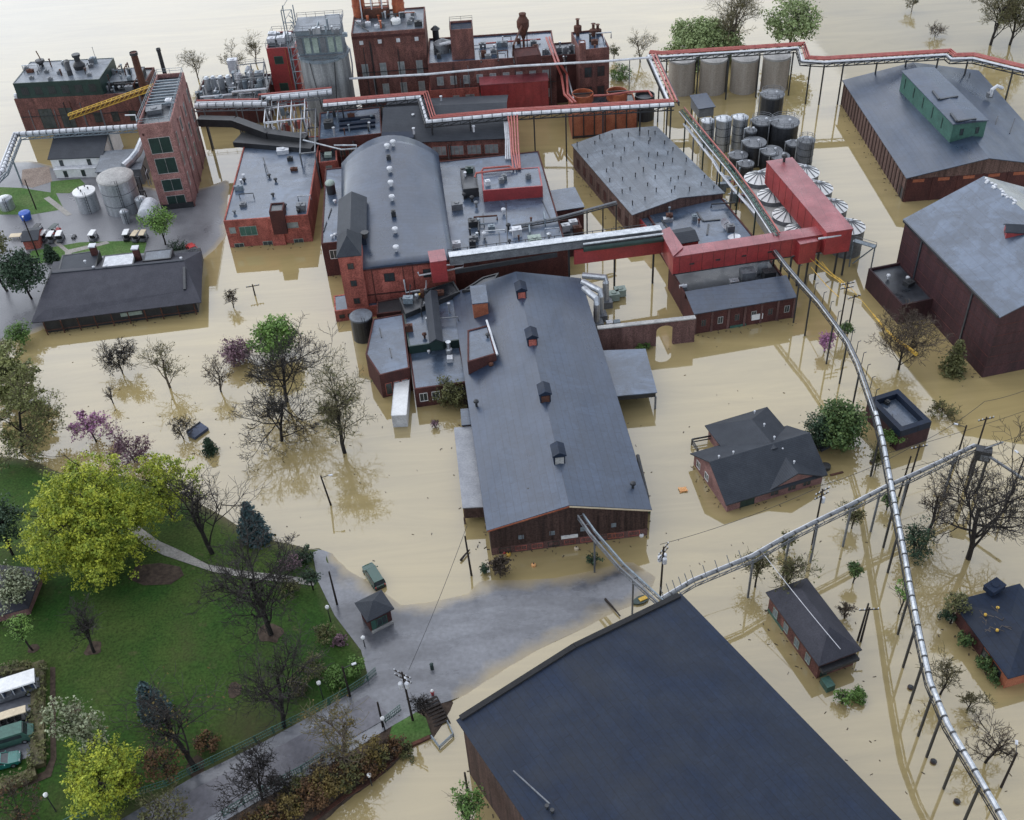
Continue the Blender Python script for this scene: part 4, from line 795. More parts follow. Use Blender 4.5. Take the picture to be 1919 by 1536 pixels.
for i, q in enumerate(((1358, 420), (1376, 446))):
    c = P(*q, 5.2); t = T('satellite_dish', ['big round satellite dish tilted upright on the dark annex', 'second satellite dish, lying flatter beside the red gallery'][i], 'satellite dish', (c.x, c.y, 4.4)); ax = V((.5, -.5, .7)) if i == 0 else V((-.1, .1, 1)); ax.normalize(); u_ = ax.orthogonal().normalized(); k = ax.cross(u_); vs_ = [c]; fs_ = []
    for rr_, dz in ((.7, .1), (1.25, .35)):
        for j in range(16): vs_.append(c + (u_ * math.cos(j * math.pi / 8) + k * math.sin(j * math.pi / 8)) * rr_ + ax * dz)
    for j in range(16): fs_ += [(0, 1 + j, 1 + (j + 1) % 16), (1 + j, 17 + j, 17 + (j + 1) % 16, 1 + (j + 1) % 16)]
    MB().add(vs_, fs_).build('dish', 'white_metal', t); MB().beam(c, c + ax * 1.1, .12).build('feed_arm', 'dark_metal', t); MB().beam((c.x, c.y, 4.4), c, .2).build('mast', 'steel_grey', t)
# --- long central warehouse
mw = Bld('long_warehouse', 'long central gabled warehouse with charcoal roof and four ridge ventilators', 'warehouse', rect3((917, 990), (1215, 952), (1090, 524), 5.8), 5.8, 'planks', 'roof', 'gable', 3.0, 1, over=.45)
for i, (q, m) in enumerate((((980, 545), 'brick_red'), ((1000, 632), 'brick_red'), ((1021, 738), 'rust'), ((1046, 852), 'concrete'))):
    f0 = mw.foot[0].lerp(mw.foot[1], .5); f1 = mw.foot[3].lerp(mw.foot[2], .5); best = min((k / 400 for k in range(401)), key=lambda t_: abs((P(*q, 9.6) - V((*f0.lerp(f1, t_), 9.6))).length)); p = f0.lerp(f1, best); dr = (f1 - f0).normalized(); rz = math.atan2(dr.y, dr.x)
    vt = MB().box((p.x, p.y, 9.3), (2.3, 1.7, 2.2), rz).build('ridge_ventilator', 'roof_dark', mw.root); n_ = V((-dr.y, dr.x)); rf = MB(); e = [p + dr * x * 1.35 + n_ * y * 1.05 for x, y in ((-1, -1), (1, -1), (1, 1), (-1, 1))]
    rf.prism(e, 10.4, 10.6); q0, q1 = p - dr * 1.35, p + dr * 1.35; rf.add([V((*e[0], 10.6)), V((*e[3], 10.6)), V((*q0, 11.2)), V((*e[1], 10.6)), V((*e[2], 10.6)), V((*q1, 11.2))], [(0, 3, 5, 2), (4, 1, 2, 5), (1, 0, 2), (3, 4, 5)]); rf.build('ventilator_roof', 'roof_dark', vt)
    fp = p - dr * 1.2; MB().box((fp.x, fp.y, 9.5), (.15, 1.3, 1.3), rz).build('louvre', m, vt)
mw.strip(0, -.0 + .01, mw.edge(0)[3] - .01, -1, 1.5, 'brick_old', 'brick_base', .025)
L = mw.edge(0)[3]
for k in range(9): mw.opening(0, 2 + k * (L - 4) / 8, .3, 1.7, 1.0, 'brick_red' if k % 3 else 'green_dark', 'green_dark' if k % 2 else 'brick_orange', bars=1)
for k in range(4): mw.opening(0, 4.5 + k * 4.6, 2.6, 1.0, 1.1, 'planks', 'steel_blue', bars=0)
mw.opening(0, L - 5.4, .35, 1.3, 1.1, 'brick_orange', 'orange', bars=1, name='door')
mw.strip(0, 10.4, 12.9, 1.7, 2.25, 'white_paint', 'sign_board', .2)
for k in range(17): mw.strip(0, .4 + k * (L - .9) / 16, .5 + k * (L - .9) / 16, 1.6, 5.6, 'planks', 'batten', .07)
mw.row(1, 14, 2.4, 1.4, 1.5, 2, 2, frame='planks', pane='green_dark')
_a, _b = mw.at(0, -.3, 5.72, .5), mw.at(0, mw.edge(0)[3] + .3, 5.72, .5); _m = (_a + _b) / 2 + V((0, 0, 3.02))
for _p in (_a, _b): MB().beam(_p, _m, .12, .2).build('fascia', 'tan' if _p is _b else 'brick_orange', mw.root)
for q, m in (((898, 685), 'white_metal'), ((955, 677), 'dark_metal'), ((921, 690), 'rust'), ((991, 926), 'dark_metal'), ((1186, 914), 'dark_metal'), ((893, 760), 'dark_metal')): mushroom(mw.root, P(*q, 6.4), 1.3, .45, m)
rp = Bld('rib_lean_to', 'ribbed pale metal lean-to along the left wall of the long warehouse', 'lean-to', quad([(852, 803), (888, 800), (907, 950), (868, 952)], 3.4), 3.4, 'planks', 'rib_metal', par=0, over=.1, z0=1.2)
for u_ in (0, 1):
    for v in (.02, .35, .68, .98): p = rp.foot[0].lerp(rp.foot[1], v) if u_ == 0 else rp.foot[3].lerp(rp.foot[2], v); 
for p in [V((q.x, q.y)) for q in rp.foot]: MB().beam((p.x, p.y, -1), (p.x, p.y, 1.3), .25).build('post', 'planks', rp.root)
r4 = Bld('small_lean_to', 'small grey-roofed closet above the ribbed metal lean-to', 'lean-to', rect3((866, 797), (888, 795), (866, 768), 3.8), 3.8, 'planks', 'roof_wet', par=0, over=.1); mushroom(r4.root, P(884, 780, 3.8), .8, .3)
r5 = Bld('loading_dock', 'grey flat-roofed loading dock on the right side of the long warehouse', 'loading dock', quad([(1130, 659), (1208, 656), (1229, 735), (1153, 742)], 3.6), 3.6, 'dark_metal', 'roof_wet', par=0, over=.2, z0=2.6)
for p in r5.foot: MB().beam((p.x, p.y, -1), (p.x, p.y, 2.7), .3).build('post', 'steel_grey', r5.root)
dr_ = T('drain_pipe', 'dark pipe leaning down the right eave of the long warehouse', 'pipe', P(1200, 880, 5)); MB().tube([P(1195, 853, 5.2), P(1212, 925, 4.6), P(1216, 950, 3.4)], .28, 8).build('pipe', 'dark_metal', dr_); MB().beam(P(1216, 950, 3.4), P(1217, 962, -1), .4).build('bracket', 'green_paint', dr_)
# --- cluster of roofs left of the long warehouse
q1 = Bld('brick_store', 'brick store with wedge-shaped grey roof and three front doors facing the flood', 'store', quad([(685, 664), (699, 598), (756, 588), (768, 690), (711, 704)], 5), 5, 'brick_dark', 'roof_wet', par=.12)
ei = max(range(5), key=lambda i: -(q1.foot[i] + q1.foot[(i + 1) % 5]).y); Lq = q1.edge(ei)[3]
for k in range(3): q1.opening(ei, 1.3 + k * (Lq - 2.2) / 2.2, .4, 1.2, 2.6, 'brick_red', 'glass_pale' if k else 'glass', bars=0, name='door')
for q in ((711, 622), (730, 660)): MB().beam(P(q[0], q[1] - 8, 5.1), P(q[0] + 4, q[1] + 10, 5.1), .15).build('roof_crack', 'roof_tar', q1.root)
q2 = Bld('middle_wing', 'grey flat-roofed wing with long green ridge house between store and long warehouse', 'building', quad([(756, 588), (868, 552), (872, 636), (766, 650)], 5.6), 5.6, 'green_dark', 'roof_wet', par=.1)
rg = Bld('ridge_house', 'long narrow dark green gabled monitor on the grey wing', 'roof house', quad([(797, 556), (818, 546), (829, 640), (806, 643)], 7.2)[::1], 7.2, 'green_dark', 'shingle', 'gable', .7, 1, over=.15, z0=5.5)
q3 = Bld('front_wing', 'lower grey roof with silver chimney below the green clerestory band', 'building', rect3((776, 730), (876, 716), (770, 660), 4), 4, 'brick_dark', 'roof_wet', par=.1)
p = P(842, 662, 4.2); MB().lathe(p, [(.5, 4), (.6, 5.2), (.35, 5.4), (.35, 6.6), (.5, 6.8)], 10).build('chimney', 'silver', q3.root); MB().box(P(843, 672, 4.4), (1.0, 1.2, .8)).build('chimney_base', 'white_metal', q3.root); mushroom(q3.root, P(804, 662, 4), .8, .3)
q3.row(0, 4, 1.2, 1.4, 1.8, .4, .4)
q4 = Bld('upper_store', 'small grey roofed store overlapping the left eave of the long warehouse', 'store', quad([(876, 620), (915, 610), (930, 664), (876, 680)], 8.6), 8.6, 'brick_dark', 'roof_wet', par=.2)
mushroom(q4.root, P(914, 632, 8.6), .9, .4, 'dark_metal'); MB().tube([P(912, 600, 9), P(932, 664, 9)], .2, 6).build('edge_pipe', 'white_metal', q4.root)
q5 = Bld('orange_box', 'small orange-walled box with grey sloping roof beside the long warehouse ridge end', 'roof house', rect3((886, 570), (914, 567), (884, 542), 9.8), 9.8, 'brick_orange', 'roof_wet', 'shed', .5, over=.1)
q6 = Bld('dark_bridge_house', 'black-walled passage roof between red hall front and grey wing', 'passage', quad([(748, 560), (850, 528), (862, 548), (760, 590)], 6.4), 6.4, 'dark_metal', 'roof_tar', par=.25)
for q in ((783, 553), (822, 548)): MB().beam(P(q[0], q[1], 6.9), P(q[0] + 9, q[1] - 4, 6.9), .3).build('yellow_rail', 'yellow', q6.root)
q7 = Bld('dark_link', 'dark link roof squeezed between orange box and red hall', 'passage', quad([(866, 545), (905, 520), (935, 512), (915, 545)], 6.9), 6.9, 'dark_metal', 'roof_tar', par=.2)
t, c = tank('black_tank', 'black round tank with grey lid in front of the red hall', (676, 591), 2.05, 5, 'dark_tank', 'dome', topm='roof_pale', rise=.25)
sh = Bld('walkway_roof', 'dark service shed between black tank and grey wing', 'shed', quad([(706, 566), (752, 558), (756, 584), (706, 590)], 3.6), 3.6, 'brick_dark', 'dark_metal', par=.2)
# --- courtyard wall with arch
cw = T('courtyard_wall', 'stained old brick courtyard wall with a tall arched opening', 'wall', P(1215, 640, 0)); A, B_ = P2(1121, 617, 5.2), P2(1304, 597, 5.2); d = (B_ - A); Lw = d.length; d.normalize(); n_ = V((-d.y, d.x)); u0, u1 = Lw * .6, Lw * .775
def arch_wall(h):
    pts = [(0, -1), (u0, -1), (u0, h * .64)] + [((u0 + u1) / 2 - (u1 - u0) / 2 * math.cos(a), h * .64 + (u1 - u0) / 2 * .72 * math.sin(a)) for a in [math.pi * k / 10 for k in range(1, 10)]] + [(u1, h * .64), (u1, -1), (Lw, -1), (Lw, h), (0, h)]
    mb = MB(); fr = [V((*(A + d * u_), z)) for u_, z in pts]; bk = [V((*(A + d * u_ + n_ * .7), z)) for u_, z in pts]; return mb.loft(fr, bk)
arch_wall(5.2).build('wall', 'brick_old', cw); MB().prism([A - n_ * .12 - d * .1, B_ - n_ * .12, B_ + n_ * .82, A + n_ * .82 - d * .1], 5.2, 5.42).build('coping', 'concrete', cw)
# courtyard ducts
du = T('duct_unit', 'shiny silver elbow ducts with square blowers in the flooded courtyard', 'ventilation unit', P(1120, 560, 0))
for k, (a, b, c_) in enumerate((((1092, 516), (1135, 520), (1140, 560)), ((1092, 528), (1125, 545), (1130, 572)), ((1094, 540), (1118, 560), (1122, 590)))):
    p0, p1, p2 = P(*a, 6), P(*b, 6.2), P(*c_, 1); MB().tube([p0, p1, (p1.x, p1.y - .4, 5.4), (p1.x, p1.y - .4, 1)], .62, 10).build('duct', 'silver', du); MB().box((p1.x, p1.y - .4, .6), (2.3, 2.0, 1.6), .1).build('blower', 'steel_grey', du)
for q in ((1150, 560), (1162, 552)): hvac(du, P(*q, .2), (2, 1.6, 1.4), .1, 'green_pale')
bb = T('blue_tote', 'two pale blue totes floating beside the courtyard wall', 'tote', P(1150, 610, 0))
for k in range(2): MB().box(P(1142 + k * 14, 607 - k, .5), (1.2, 1.0, 1.2), .1).build('container', 'steel_blue' if k else 'white_metal', bb)

clutter(rb.root, ((870, 480), (1050, 462), (1005, 400), (862, 405)), 7.5, 22, 14); clutter(b7.root, ((435, 405), (570, 396), (560, 300), (450, 305)), 6.2, 10, 15); clutter(q6.root, ((765, 570), (845, 545), (842, 532), (760, 556)), 6.4, 8, 16); clutter(q2.root, ((765, 640), (865, 630), (860, 560), (765, 590)), 5.6, 8, 17); clutter(te.root, ((1255, 465), (1395, 445), (1340, 375), (1215, 395)), 4.4, 8, 18)
# --- red conveyor gallery on legs
gl = T('conveyor_gallery', 'red metal conveyor gallery on steel legs, bent round the fermenting tanks', 'gallery', P(1420, 470, 0))
def arm(foot, z0, z1, name):
    MB().prism(foot, z0, z1).build(name + '_wall', 'red_metal', gl); MB().prism(inset(foot, -.12), z1 + .003, z1 + .16).build(name + '_roof', 'red_roof', gl)
fA = rect3((1262, 482), (1553, 438), (1268, 465), 11); fB = quad([(1238, 436), (1262, 481.5), (1279, 466), (1254, 429)], 11.05); fC = quad([(1550, 436), (1598, 429), (1484, 296), (1437, 303)], 12.4)
arm(fA, 7.1, 11, 'long'); arm(fB, 7.05, 11.3, 'short'); arm(fC, 7.6, 12.4, 'end'); fD = rect3((1500, 458), (1532, 452), (1499, 444), 10.6); arm(fD, 6.2, 10.6, 'bay')
gb = Bld.__new__(Bld); gb.foot = fA; gb.root = gl; Lg = gb.edge(0)[3]
for k in range(4): gb.opening(0, 3.6 + k * 5.0, 8.7, 1.1, .6, 'red_metal', 'dark_metal', bars=0)
gb.foot = fC
for k in range(8): gb.strip(3, .8 + k * 3, .88 + k * 3, 7.7, 12.3, 'brick_dark', 'panel_joint', .03)
gb.foot = fA
for k in range(11): gb.strip(0, 1.2 + k * 2.15, 1.27 + k * 2.15, 7.2, 10.9, 'brick_dark', 'panel_joint', .03)
gb.strip(0, 0.01, Lg - .01, 7.12, 7.3, 'dark_metal', 'bottom_rail', .08)
c_ = P(1469, 303, 12.5); mushroom(gl, c_, 1.8, .6, 'dark_metal'); MB().tube([P(1534, 447, 11.4), P(1576, 440, 11.4)], .2, 6).build('roof_pipe', 'white_metal', gl)
lg = [(1300, 478), (1362, 468), (1408, 462), (1455, 478), (1470, 482), (1488, 480), (1505, 478), (1520, 482), (1540, 466), (1576, 462), (1592, 458)]
for q in lg:
    p = P(*q, 7.2); p = P(q[0] - 2, q[1] + 2, 7.2); MB().beam((p.x, p.y + .8, -1), (p.x, p.y + .8, 7.2), .32).build('leg', 'dark_metal', gl)
st_ = T('stair', 'grey steel stair and platform at the right end of the red gallery', 'stair', P(1610, 470, 0)); mb = MB()
a, b, c2 = P(1600, 450, 6), P(1640, 462, 6), P(1600, 492, .5); mb.beam(a, b, 1.1, .15); mb.beam(b, c2, 1.0, .2)
for q in (a, b): mb.beam((q.x, q.y, -1), q, .2)
mb.build('flight', 'steel_blue', st_); rail([V((a.x, a.y - .5)), V((b.x, b.y - .5))], 6.1, st_, 'steel_grey', 1.1, closed=False)
# brick building with black yard roof under the gallery
bk = Bld('brick_shop', 'old dark brick workshop with open black roof below the red gallery', 'workshop', rect3((1302, 588), (1493, 556), (1250, 503), 4.6), 4.6, 'brick_dark', 'roof_tar', par=.35)
L = bk.edge(0)[3]
for k in range(6): bk.opening(0, 1.8 + k * (L - 3.4) / 5, 1.5, 1.0, 1.5, 'concrete' if k % 2 else 'brick_old', 'glass', bars=1)
bk.strip(0, L * .57, L * .68, 1.0, 2.2, 'white_paint', 'sign_board', .12); bk.strip(0, L * .36, L * .52, -.5, .5, 'green_paint', 'shutter', .1)
for k in range(7): bk.strip(0, .02 + k * (L - .5) / 6, .42 + k * (L - .5) / 6, -1, 4.4, 'brick_old', 'pilaster', .13)
fs_ = rect3((1301, 588), (1494, 556), (1284, 556), 5.2); f_ = MB(); a, b, c2, d_ = fs_
f_.loft([V((a.x, a.y, 4.98)), V((b.x, b.y, 4.98)), V((c2.x, c2.y, 6.2)), V((d_.x, d_.y, 6.2))], [V((a.x, a.y, 5.16)), V((b.x, b.y, 5.16)), V((c2.x, c2.y, 6.4)), V((d_.x, d_.y, 6.4))]); f_.build('front_roof', 'roof', bk.root)
MB().prism([d_, c2, c2 + V((0, .3)), d_ + V((0, .3))], 4.8, 6.1).build('back_wall', 'brick_dark', bk.root)
for q, s_, m in (((1400, 520), (2.6, 2.0, 1.6), 'steel_grey'), ((1425, 506), (2, 2, 2.2), 'silver'), ((1375, 532), (1.6, 1.2, .8), 'silver'), ((1280, 538), (1.4, .4, .4), 'white_metal'), ((1440, 520), (2.2, 1.6, 1.5), 'dark_metal')): hvac(bk.root, P(*q, 4.6), s_, .1, m)
# --- fermenting tanks with white cones beside the gallery
dk = T('tank_deck', 'grey concrete deck carrying the white-coned fermenting tanks', 'deck', P(1440, 400, 0)); fd = quad([(1394, 338), (1440, 312), (1582, 432), (1500, 445), (1466, 442)], 4.6); MB().prism(fd, -1, 4.6).build('slab', 'concrete', dk)
for i, q in enumerate(((1422, 333), (1447, 366), (1476, 402), (1500, 432), (1508, 322), (1533, 352), (1560, 386), (1592, 424))):
    left = i < 4; c = P(*q, 5.6); r = 2.95; j = i % 4
    t = T('fermenter', ['fermenting tank with white ribbed cone lid, %s on the left of the red gallery', 'fermenting tank half hidden behind the right side of the red gallery, %s'][0 if left else 1] % (['farthest', 'second farthest', 'second nearest', 'nearest'][j]), 'tank', (c.x, c.y, 0), 'white-coned fermenting tanks')
    MB().lathe(c, [(r, -.8 if not left else 4.5), (r, 5.6)], 28).build('shell', 'steel_grey', t)
    cn = MB(); n = 28; vs = []; 
    for k in range(n): vs.append(V((c.x + (r + .12) * math.cos(2 * math.pi * k / n), c.y + (r + .12) * math.sin(2 * math.pi * k / n), 5.62)))
    for k in range(n): vs.append(V((c.x + .4 * math.cos(2 * math.pi * k / n), c.y + .4 * math.sin(2 * math.pi * k / n), 6.75)))
    cn.add(vs, [(k, (k + 1) % n, n + (k + 1) % n, n + k) for k in range(n)] + [tuple(range(n, 2 * n)), tuple(range(n - 1, -1, -1))]); cn.build('cone_lid', 'white_paint', t)
    rb_ = MB()
    for k in range(12):
        a = 2 * math.pi * k / 12; rb_.beam((c.x + .42 * math.cos(a), c.y + .42 * math.sin(a), 6.82), (c.x + (r + .05) * math.cos(a), c.y + (r + .05) * math.sin(a), 5.72), .16, .14)
    rb_.build('lid_rib', 'steel_grey', t); MB().lathe(c, [(.42, 6.7), (.42, 7.1), (.2, 7.3)], 10).build('hatch', 'silver', t)
    MB().tube([V((c.x, c.y, 7.2)), V((c.x + (1.6 if left else -1.6), c.y + .6, 7.4)), V((c.x + (2.6 if left else -2.6), c.y + .9, 8.2))], .13, 6).build('vent_pipe', 'white_metal', t)
# --- dark and silver tanks behind
TK = [((1448, 176), 2.6, 8.2, 'dark_tank', 'tallest black tank at the back of the dark tank group'), ((1429, 226), 2.4, 6.4, 'dark_tank', 'black tank just left of the piped middle tank'), ((1471, 228), 3.1, 6.8, 'dark_tank', 'wide black tank with silver pipes across its lid'), ((1414, 266), 2.5, 5.0, 'dark_tank', 'low black tank with grey lid in front of the dark tank group'), ((1446, 282), 2.3, 4.2, 'dark_tank', 'low black tank nearest the red gallery end'), ((1512, 262), 1.75, 6.6, 'steel_grey', 'slim dark grey tank standing apart at the right of the tank group'), ((1384, 290), 2.0, 3.4, 'dark_tank', 'low tank with round bolted silver lid by the green truss bridge'), ((1398, 306), 1.7, 3.2, 'dark_tank', 'smallest black tank with spotted lid near the fermenters'), ((1462, 292), 2.0, 3.8, 'dark_tank', 'black tank tucked behind the red gallery end'), ((1488, 268), 1.6, 4.5, 'dark_tank', 'narrow black tank between piped tank and slim grey tank'),
      ((1327, 226), 1.5, 6.8, 'silver', 'leftmost slim silver tank beside the green truss bridge'), ((1357, 222), 1.75, 7.6, 'silver', 'middle slim silver tank beside the green truss bridge'), ((1388, 219), 1.7, 7.4, 'silver', 'right slim silver tank next to the black tanks'), ((1408, 244), 1.2, 6.0, 'dark_tank', 'narrow black tank right of the slim silver tanks')]
for i, (q, r, h, m, l) in enumerate(TK):
    t, c = tank('storage_tank', l, q, r, h, m, 'dome' if m == 'silver' else 'cone', rise=.5, topm='steel_grey' if m != 'silver' else 'silver', n=24)
    for k in range(3): MB().lathe_hollow(c, r + .05, h * (.25 + .25 * k), h * (.25 + .25 * k) + .12, .12, 20).build('hoop', 'dark_metal', t)
    if i in (0, 1, 2, 5): rail([V((c.x + r * math.cos(k * .63), c.y + r * math.sin(k * .63))) for k in range(10)], h + .05, t, 'steel_grey', 1.0)
    mushroom(t, V((c.x + r * .3, c.y - r * .2, h + .3)), .7, .3, 'white_metal')
    MB().tube([V((c.x - r * .5, c.y, h + .4)), V((c.x - r * .5, c.y - .2, h + .9)), V((c.x - r - .5, c.y - .6, h + .9)), V((c.x - r - .5, c.y - .6, 1))], .13, 6).build('feed_pipe', 'silver', t)
cb = Bld('control_cabin', 'small dark-roofed cabin on a post left of the slim silver tanks', 'cabin', rect3((1310, 204), (1338, 200), (1302, 183), 5.6), 5.6, 'steel_grey', 'roof', 'shed', .5, over=.3, z0=3.4)
for p in cb.foot: MB().beam((p.x * .9 + cb.c.x * .1, p.y * .9 + cb.c.y * .1, -1), (p.x * .9 + cb.c.x * .1, p.y * .9 + cb.c.y * .1, 3.5), .25).build('leg', 'dark_metal', cb.root)
# --- big warehouse with green monitor, upper right
bw = Bld('monitor_warehouse', 'wide gabled warehouse with dark green raised monitor on its slate roof', 'warehouse', rectb((1582, 152), (1832, 134), (1710, 332), 5.7), 5.7, 'planks_pale', 'roof', 'gable', 3.2, 1, over=.4)
fm = rect3((1787, 233), (1850, 226), (1703, 133), 12.3); MB().prism(fm, 6.5, 12.3).build('monitor_wall', 'green_paint', bw.root)
x = Bld.__new__(Bld); x.foot = fm; x.root = bw.root; x.h = 12.3
a, b, c2, d_ = [V((p.x, p.y, 12.32)) for p in inset(fm, -.25)]; m0, m1 = (a + b) / 2 + V((0, 0, .55)), (c2 + d_) / 2 + V((0, 0, .55))
MB().add([a, b, c2, d_, m0, m1, a + V((0, 0, .15)), b + V((0, 0, .15)), c2 + V((0, 0, .15)), d_ + V((0, 0, .15))], [(3, 2, 1, 0), (6, 4, 5, 9), (4, 7, 8, 5), (0, 1, 7, 4, 6), (2, 3, 9, 5, 8), (1, 2, 8, 7), (3, 0, 6, 9)]).build('monitor_roof', 'roof', bw.root)
Lm = x.edge(3)[3]
for k in range(5): x.strip(3, 2 + k * Lm / 5.4, 2.3 + k * Lm / 5.4, 9.2, 11.6, 'green_dark', 'shutter', .08)
for u_ in (2.2, 5.6): x.opening(0, u_, 9.6, .8, 1.5, 'green_dark', 'glass', bars=0)
for a, b in (((1748, 170), (1760, 186)), ((1760, 186), (1795, 180)), ((1782, 212), (1793, 227)), ((1793, 227), (1829, 222))): MB().beam(P(*a, 12.85), P(*b, 12.85), .45, .3).build('snow_guard', 'roof_tar', bw.root)
L = bw.edge(3)[3]
for k in range(24): bw.strip(3, .3 + k * (L - .8) / 23, .62 + k * (L - .8) / 23, -1, 5.3, 'planks', 'post', .14)
bw.opening(3, L - 2.0, -.8, 2.4, 3.6, 'brick_old', 'dark_metal', bars=0, name='door'); L0 = bw.edge(0)[3]; bw.strip(0, .01, L0 - .01, -1, 5.3, 'brick_dark', 'shaded_front', .07)  # dark panel over the planks: shade of the front wall painted in
for k in range(7): bw.strip(0, .1 + k * (L0 - .6) / 6, .55 + k * (L0 - .6) / 6, -1, 5.4, 'brick_dark', 'pilaster', .16)
for k in range(6): bw.strip(0, 1.2 + k * (L0 - .6) / 6, 3.6 + k * (L0 - .6) / 6, 4.5, 5.2, 'brick_orange', 'lintel', .1)
p = P(1856, 180, 7.6); MB().tube([p, p + V((0, 0, 1.6)), p + V((1.2, .4, 2.2)), p + V((2.6, .6, 1.5))], .4, 8).build('vent_duct', 'white_metal', bw.root); hvac(bw.root, P(1854, 182, 7.2), (1.2, 1, 1.0), 0, 'steel_grey')
for a, b in (((1870, 218), (1862, 244)), ((1902, 222), (1892, 250)), ((1866, 280), (1863, 300)), ((1818, 137), (1816, 146))): MB().beam(P(*a, 7.7), P(*b, 7.2), .2).build('roof_cable', 'roof_tar', bw.root)
# --- maroon warehouse at the right
_A, _B = P2(1697, 412, 13), P2(1875, 592, 13); _d = (_B - _A).normalized(); _n = V((-_d.y, _d.x)); _bz = min((13.2 + .05 * k for k in range(260)), key=lambda z: abs((P2(1845, 333, z) - _A).dot(_d))); _w = (P2(1845, 333, _bz) - _A).dot(_n) * 2
mr = Bld('maroon_warehouse', 'tall windowless maroon warehouse with pale grey pitched roof at the right edge', 'warehouse', [_A, _B, _B + _n * _w, _A + _n * _w], 13, 'siding', 'roof_wet', 'gable', _bz - 13, 0, over=.35)
def mroof(px, py):
    z = 13
    for _ in range(30): z = 13 + max(0, (P2(px, py, z) - _A).dot(_n)) / (_w / 2) * (_bz - 13)
    return P(px, py, z + .2)
MB().beam(V((*_A, 12.9)) - V((*_n, 0)) * .38, V((*_B, 12.9)) - V((*_n, 0)) * .38, .3, .4).build('gutter', 'roof_tar', mr.root)
L = mr.edge(0)[3]
for k in (0.2, .74): mr.strip(0, L * k, L * k + .35, -1, 12.7, 'roof_tar', 'downpipe', .2)
for k in range(5): mr.strip(0, .1, L - .1, 2.2 + k * 2.2, 2.3 + k * 2.2, 'brick_dark', 'batten', .05)
for k in range(5): mr.strip(1, .1, mr.edge(1)[3] - .1, 2.2 + k * 2.2, 2.3 + k * 2.2, 'brick_dark', 'batten', .05)
_p = mroof(1884, 446); _q = mroof(1925, 436); _f = [V((_p.x, _p.y)), V((_q.x, _q.y))]; _e = (_f[1] - _f[0]); _k = V((-_e.y, _e.x)).normalized() * 2.2
dm = Bld('roof_dormer', 'small red-fronted dormer on the maroon warehouse roof', 'dormer', [_f[0], _f[0] + _e * .9, _f[0] + _e * .9 + _k, _f[0] + _k], _p.z + 1.3, 'red_metal', 'shingle', 'gable', .7, 0, over=.25, z0=_p.z - 1.2); dm.opening(3, 1.1, _p.z + .2, .8, .9, 'red_roof', 'dark_metal', bars=0)
random.seed(3); _r0 = V((*(_A + _n * _w / 2), _bz + .25)); _r1 = V((*(_B + _n * _w / 2), _bz + .25))
for k in range(16): p = _r0.lerp(_r1, .01 + k * .02 + random.uniform(0, .01)) + V((random.uniform(-.4, .4), random.uniform(-.4, .4), -.1)); MB().lathe(p, [(.42 * random.uniform(.4, 1.2), p.z - .25), (.3, p.z + .12), (.06, p.z + .2)], 6).build('debris', 'white_metal', mr.root)
ma = Bld('flat_annex', 'low maroon annex with wet black roof against the maroon warehouse', 'annex', rect3((1627, 507), (1690, 576), (1683, 489), 3.8), 3.8, 'siding', 'roof_tar', par=.55)
for q, m in (((1664, 523), 'white_metal'), ((1700, 527), 'white_metal')): mushroom(ma.root, P(*q, 3.8), 1.2, .4, m)
hvac(ma.root, P(1702, 534, 3.8), (1.6, 1.4, .8), .5, 'dark_metal')
# --- house with L shaped roof
hA = Bld('brick_house', 'rose brick house with L-shaped dark shingle roof standing in the flood', 'house', rect3((1364, 940), (1543, 886), (1304, 850), 2.2), 2.2, 'brick_rose', 'shingle', 'gable', 3.3, 0, over=.5)
fW = rect3((1376, 862), (1486, 828), (1350, 794), 2.4); a, b, c2, d_ = fW; rw = MB(); mb = MB().prism(fW, -1, 2.4); mb.build('wing_wall', 'brick_rose', hA.root)
e = [V((p.x, p.y, 2.42)) for p in inset(fW, -.5)]; hf = (e[1] - e[0]).length / 2; ux = (e[3] - e[0]).normalized(); r0, r1 = (e[0] + e[1]) / 2 + V((0, 0, 3.2)) - ux * 2.5, (e[2] + e[3]) / 2 + V((0, 0, 3.2)) - ux * hf * .8
rw.add(e + [p + V((0, 0, .16)) for p in e] + [r0, r1], [(3, 2, 1, 0), (0, 1, 5, 4), (1, 2, 6, 5), (2, 3, 7, 6), (3, 0, 4, 7), (4, 5, 8), (5, 6, 9, 8), (6, 7, 9), (7, 4, 8, 9)]); rw.build('wing_roof', 'shingle', hA.root)
L = hA.edge(0)[3]
for u_ in (8.0, 11.0, 13.6): hA.opening(0, u_, .5, 1.5, 1.1, 'brick_rose', 'glass', bars=1)
for u_ in (1.6, 4.4): hA.opening(3, u_, .6, 1.2, 1.4, 'white_paint', 'glass', bars=1)
hA.opening(0, 3.4, -.2, 2.4, 1.9, 'green_dark', 'green_dark', name='door')
fg_ = hA.foot; pA, pB = hA.at(0, 7.4, 2.2, .1), hA.at(0, 15.4, 2.2, .1); mid = (pA + pB) / 2; n_ = hA.edge(0)[2]; n3 = V((n_.x, n_.y, 0)); back = -n3 * 4
MB().add([pA, pB, mid + V((0, 0, 1.7)), pA + back, pB + back, mid + V((0, 0, 1.7)) + back], [(0, 1, 2), (5, 4, 3), (0, 2, 5, 3), (1, 4, 5, 2), (0, 3, 4, 1)]).build('front_gable', 'brick_rose', hA.root)
ap = mid + V((0, 0, 1.95)); o_ = n3 * .35; MB().loft([pA + o_ - V((.5, 0, .15)), ap + o_, ap + back, pA + back - V((.5, 0, .15))], [pA + o_ - V((.5, 0, -.05)), ap + o_ + V((0, 0, .2)), ap + back + V((0, 0, .2)), pA + back - V((.5, 0, -.05))]).build('gable_roof', 'shingle', hA.root)
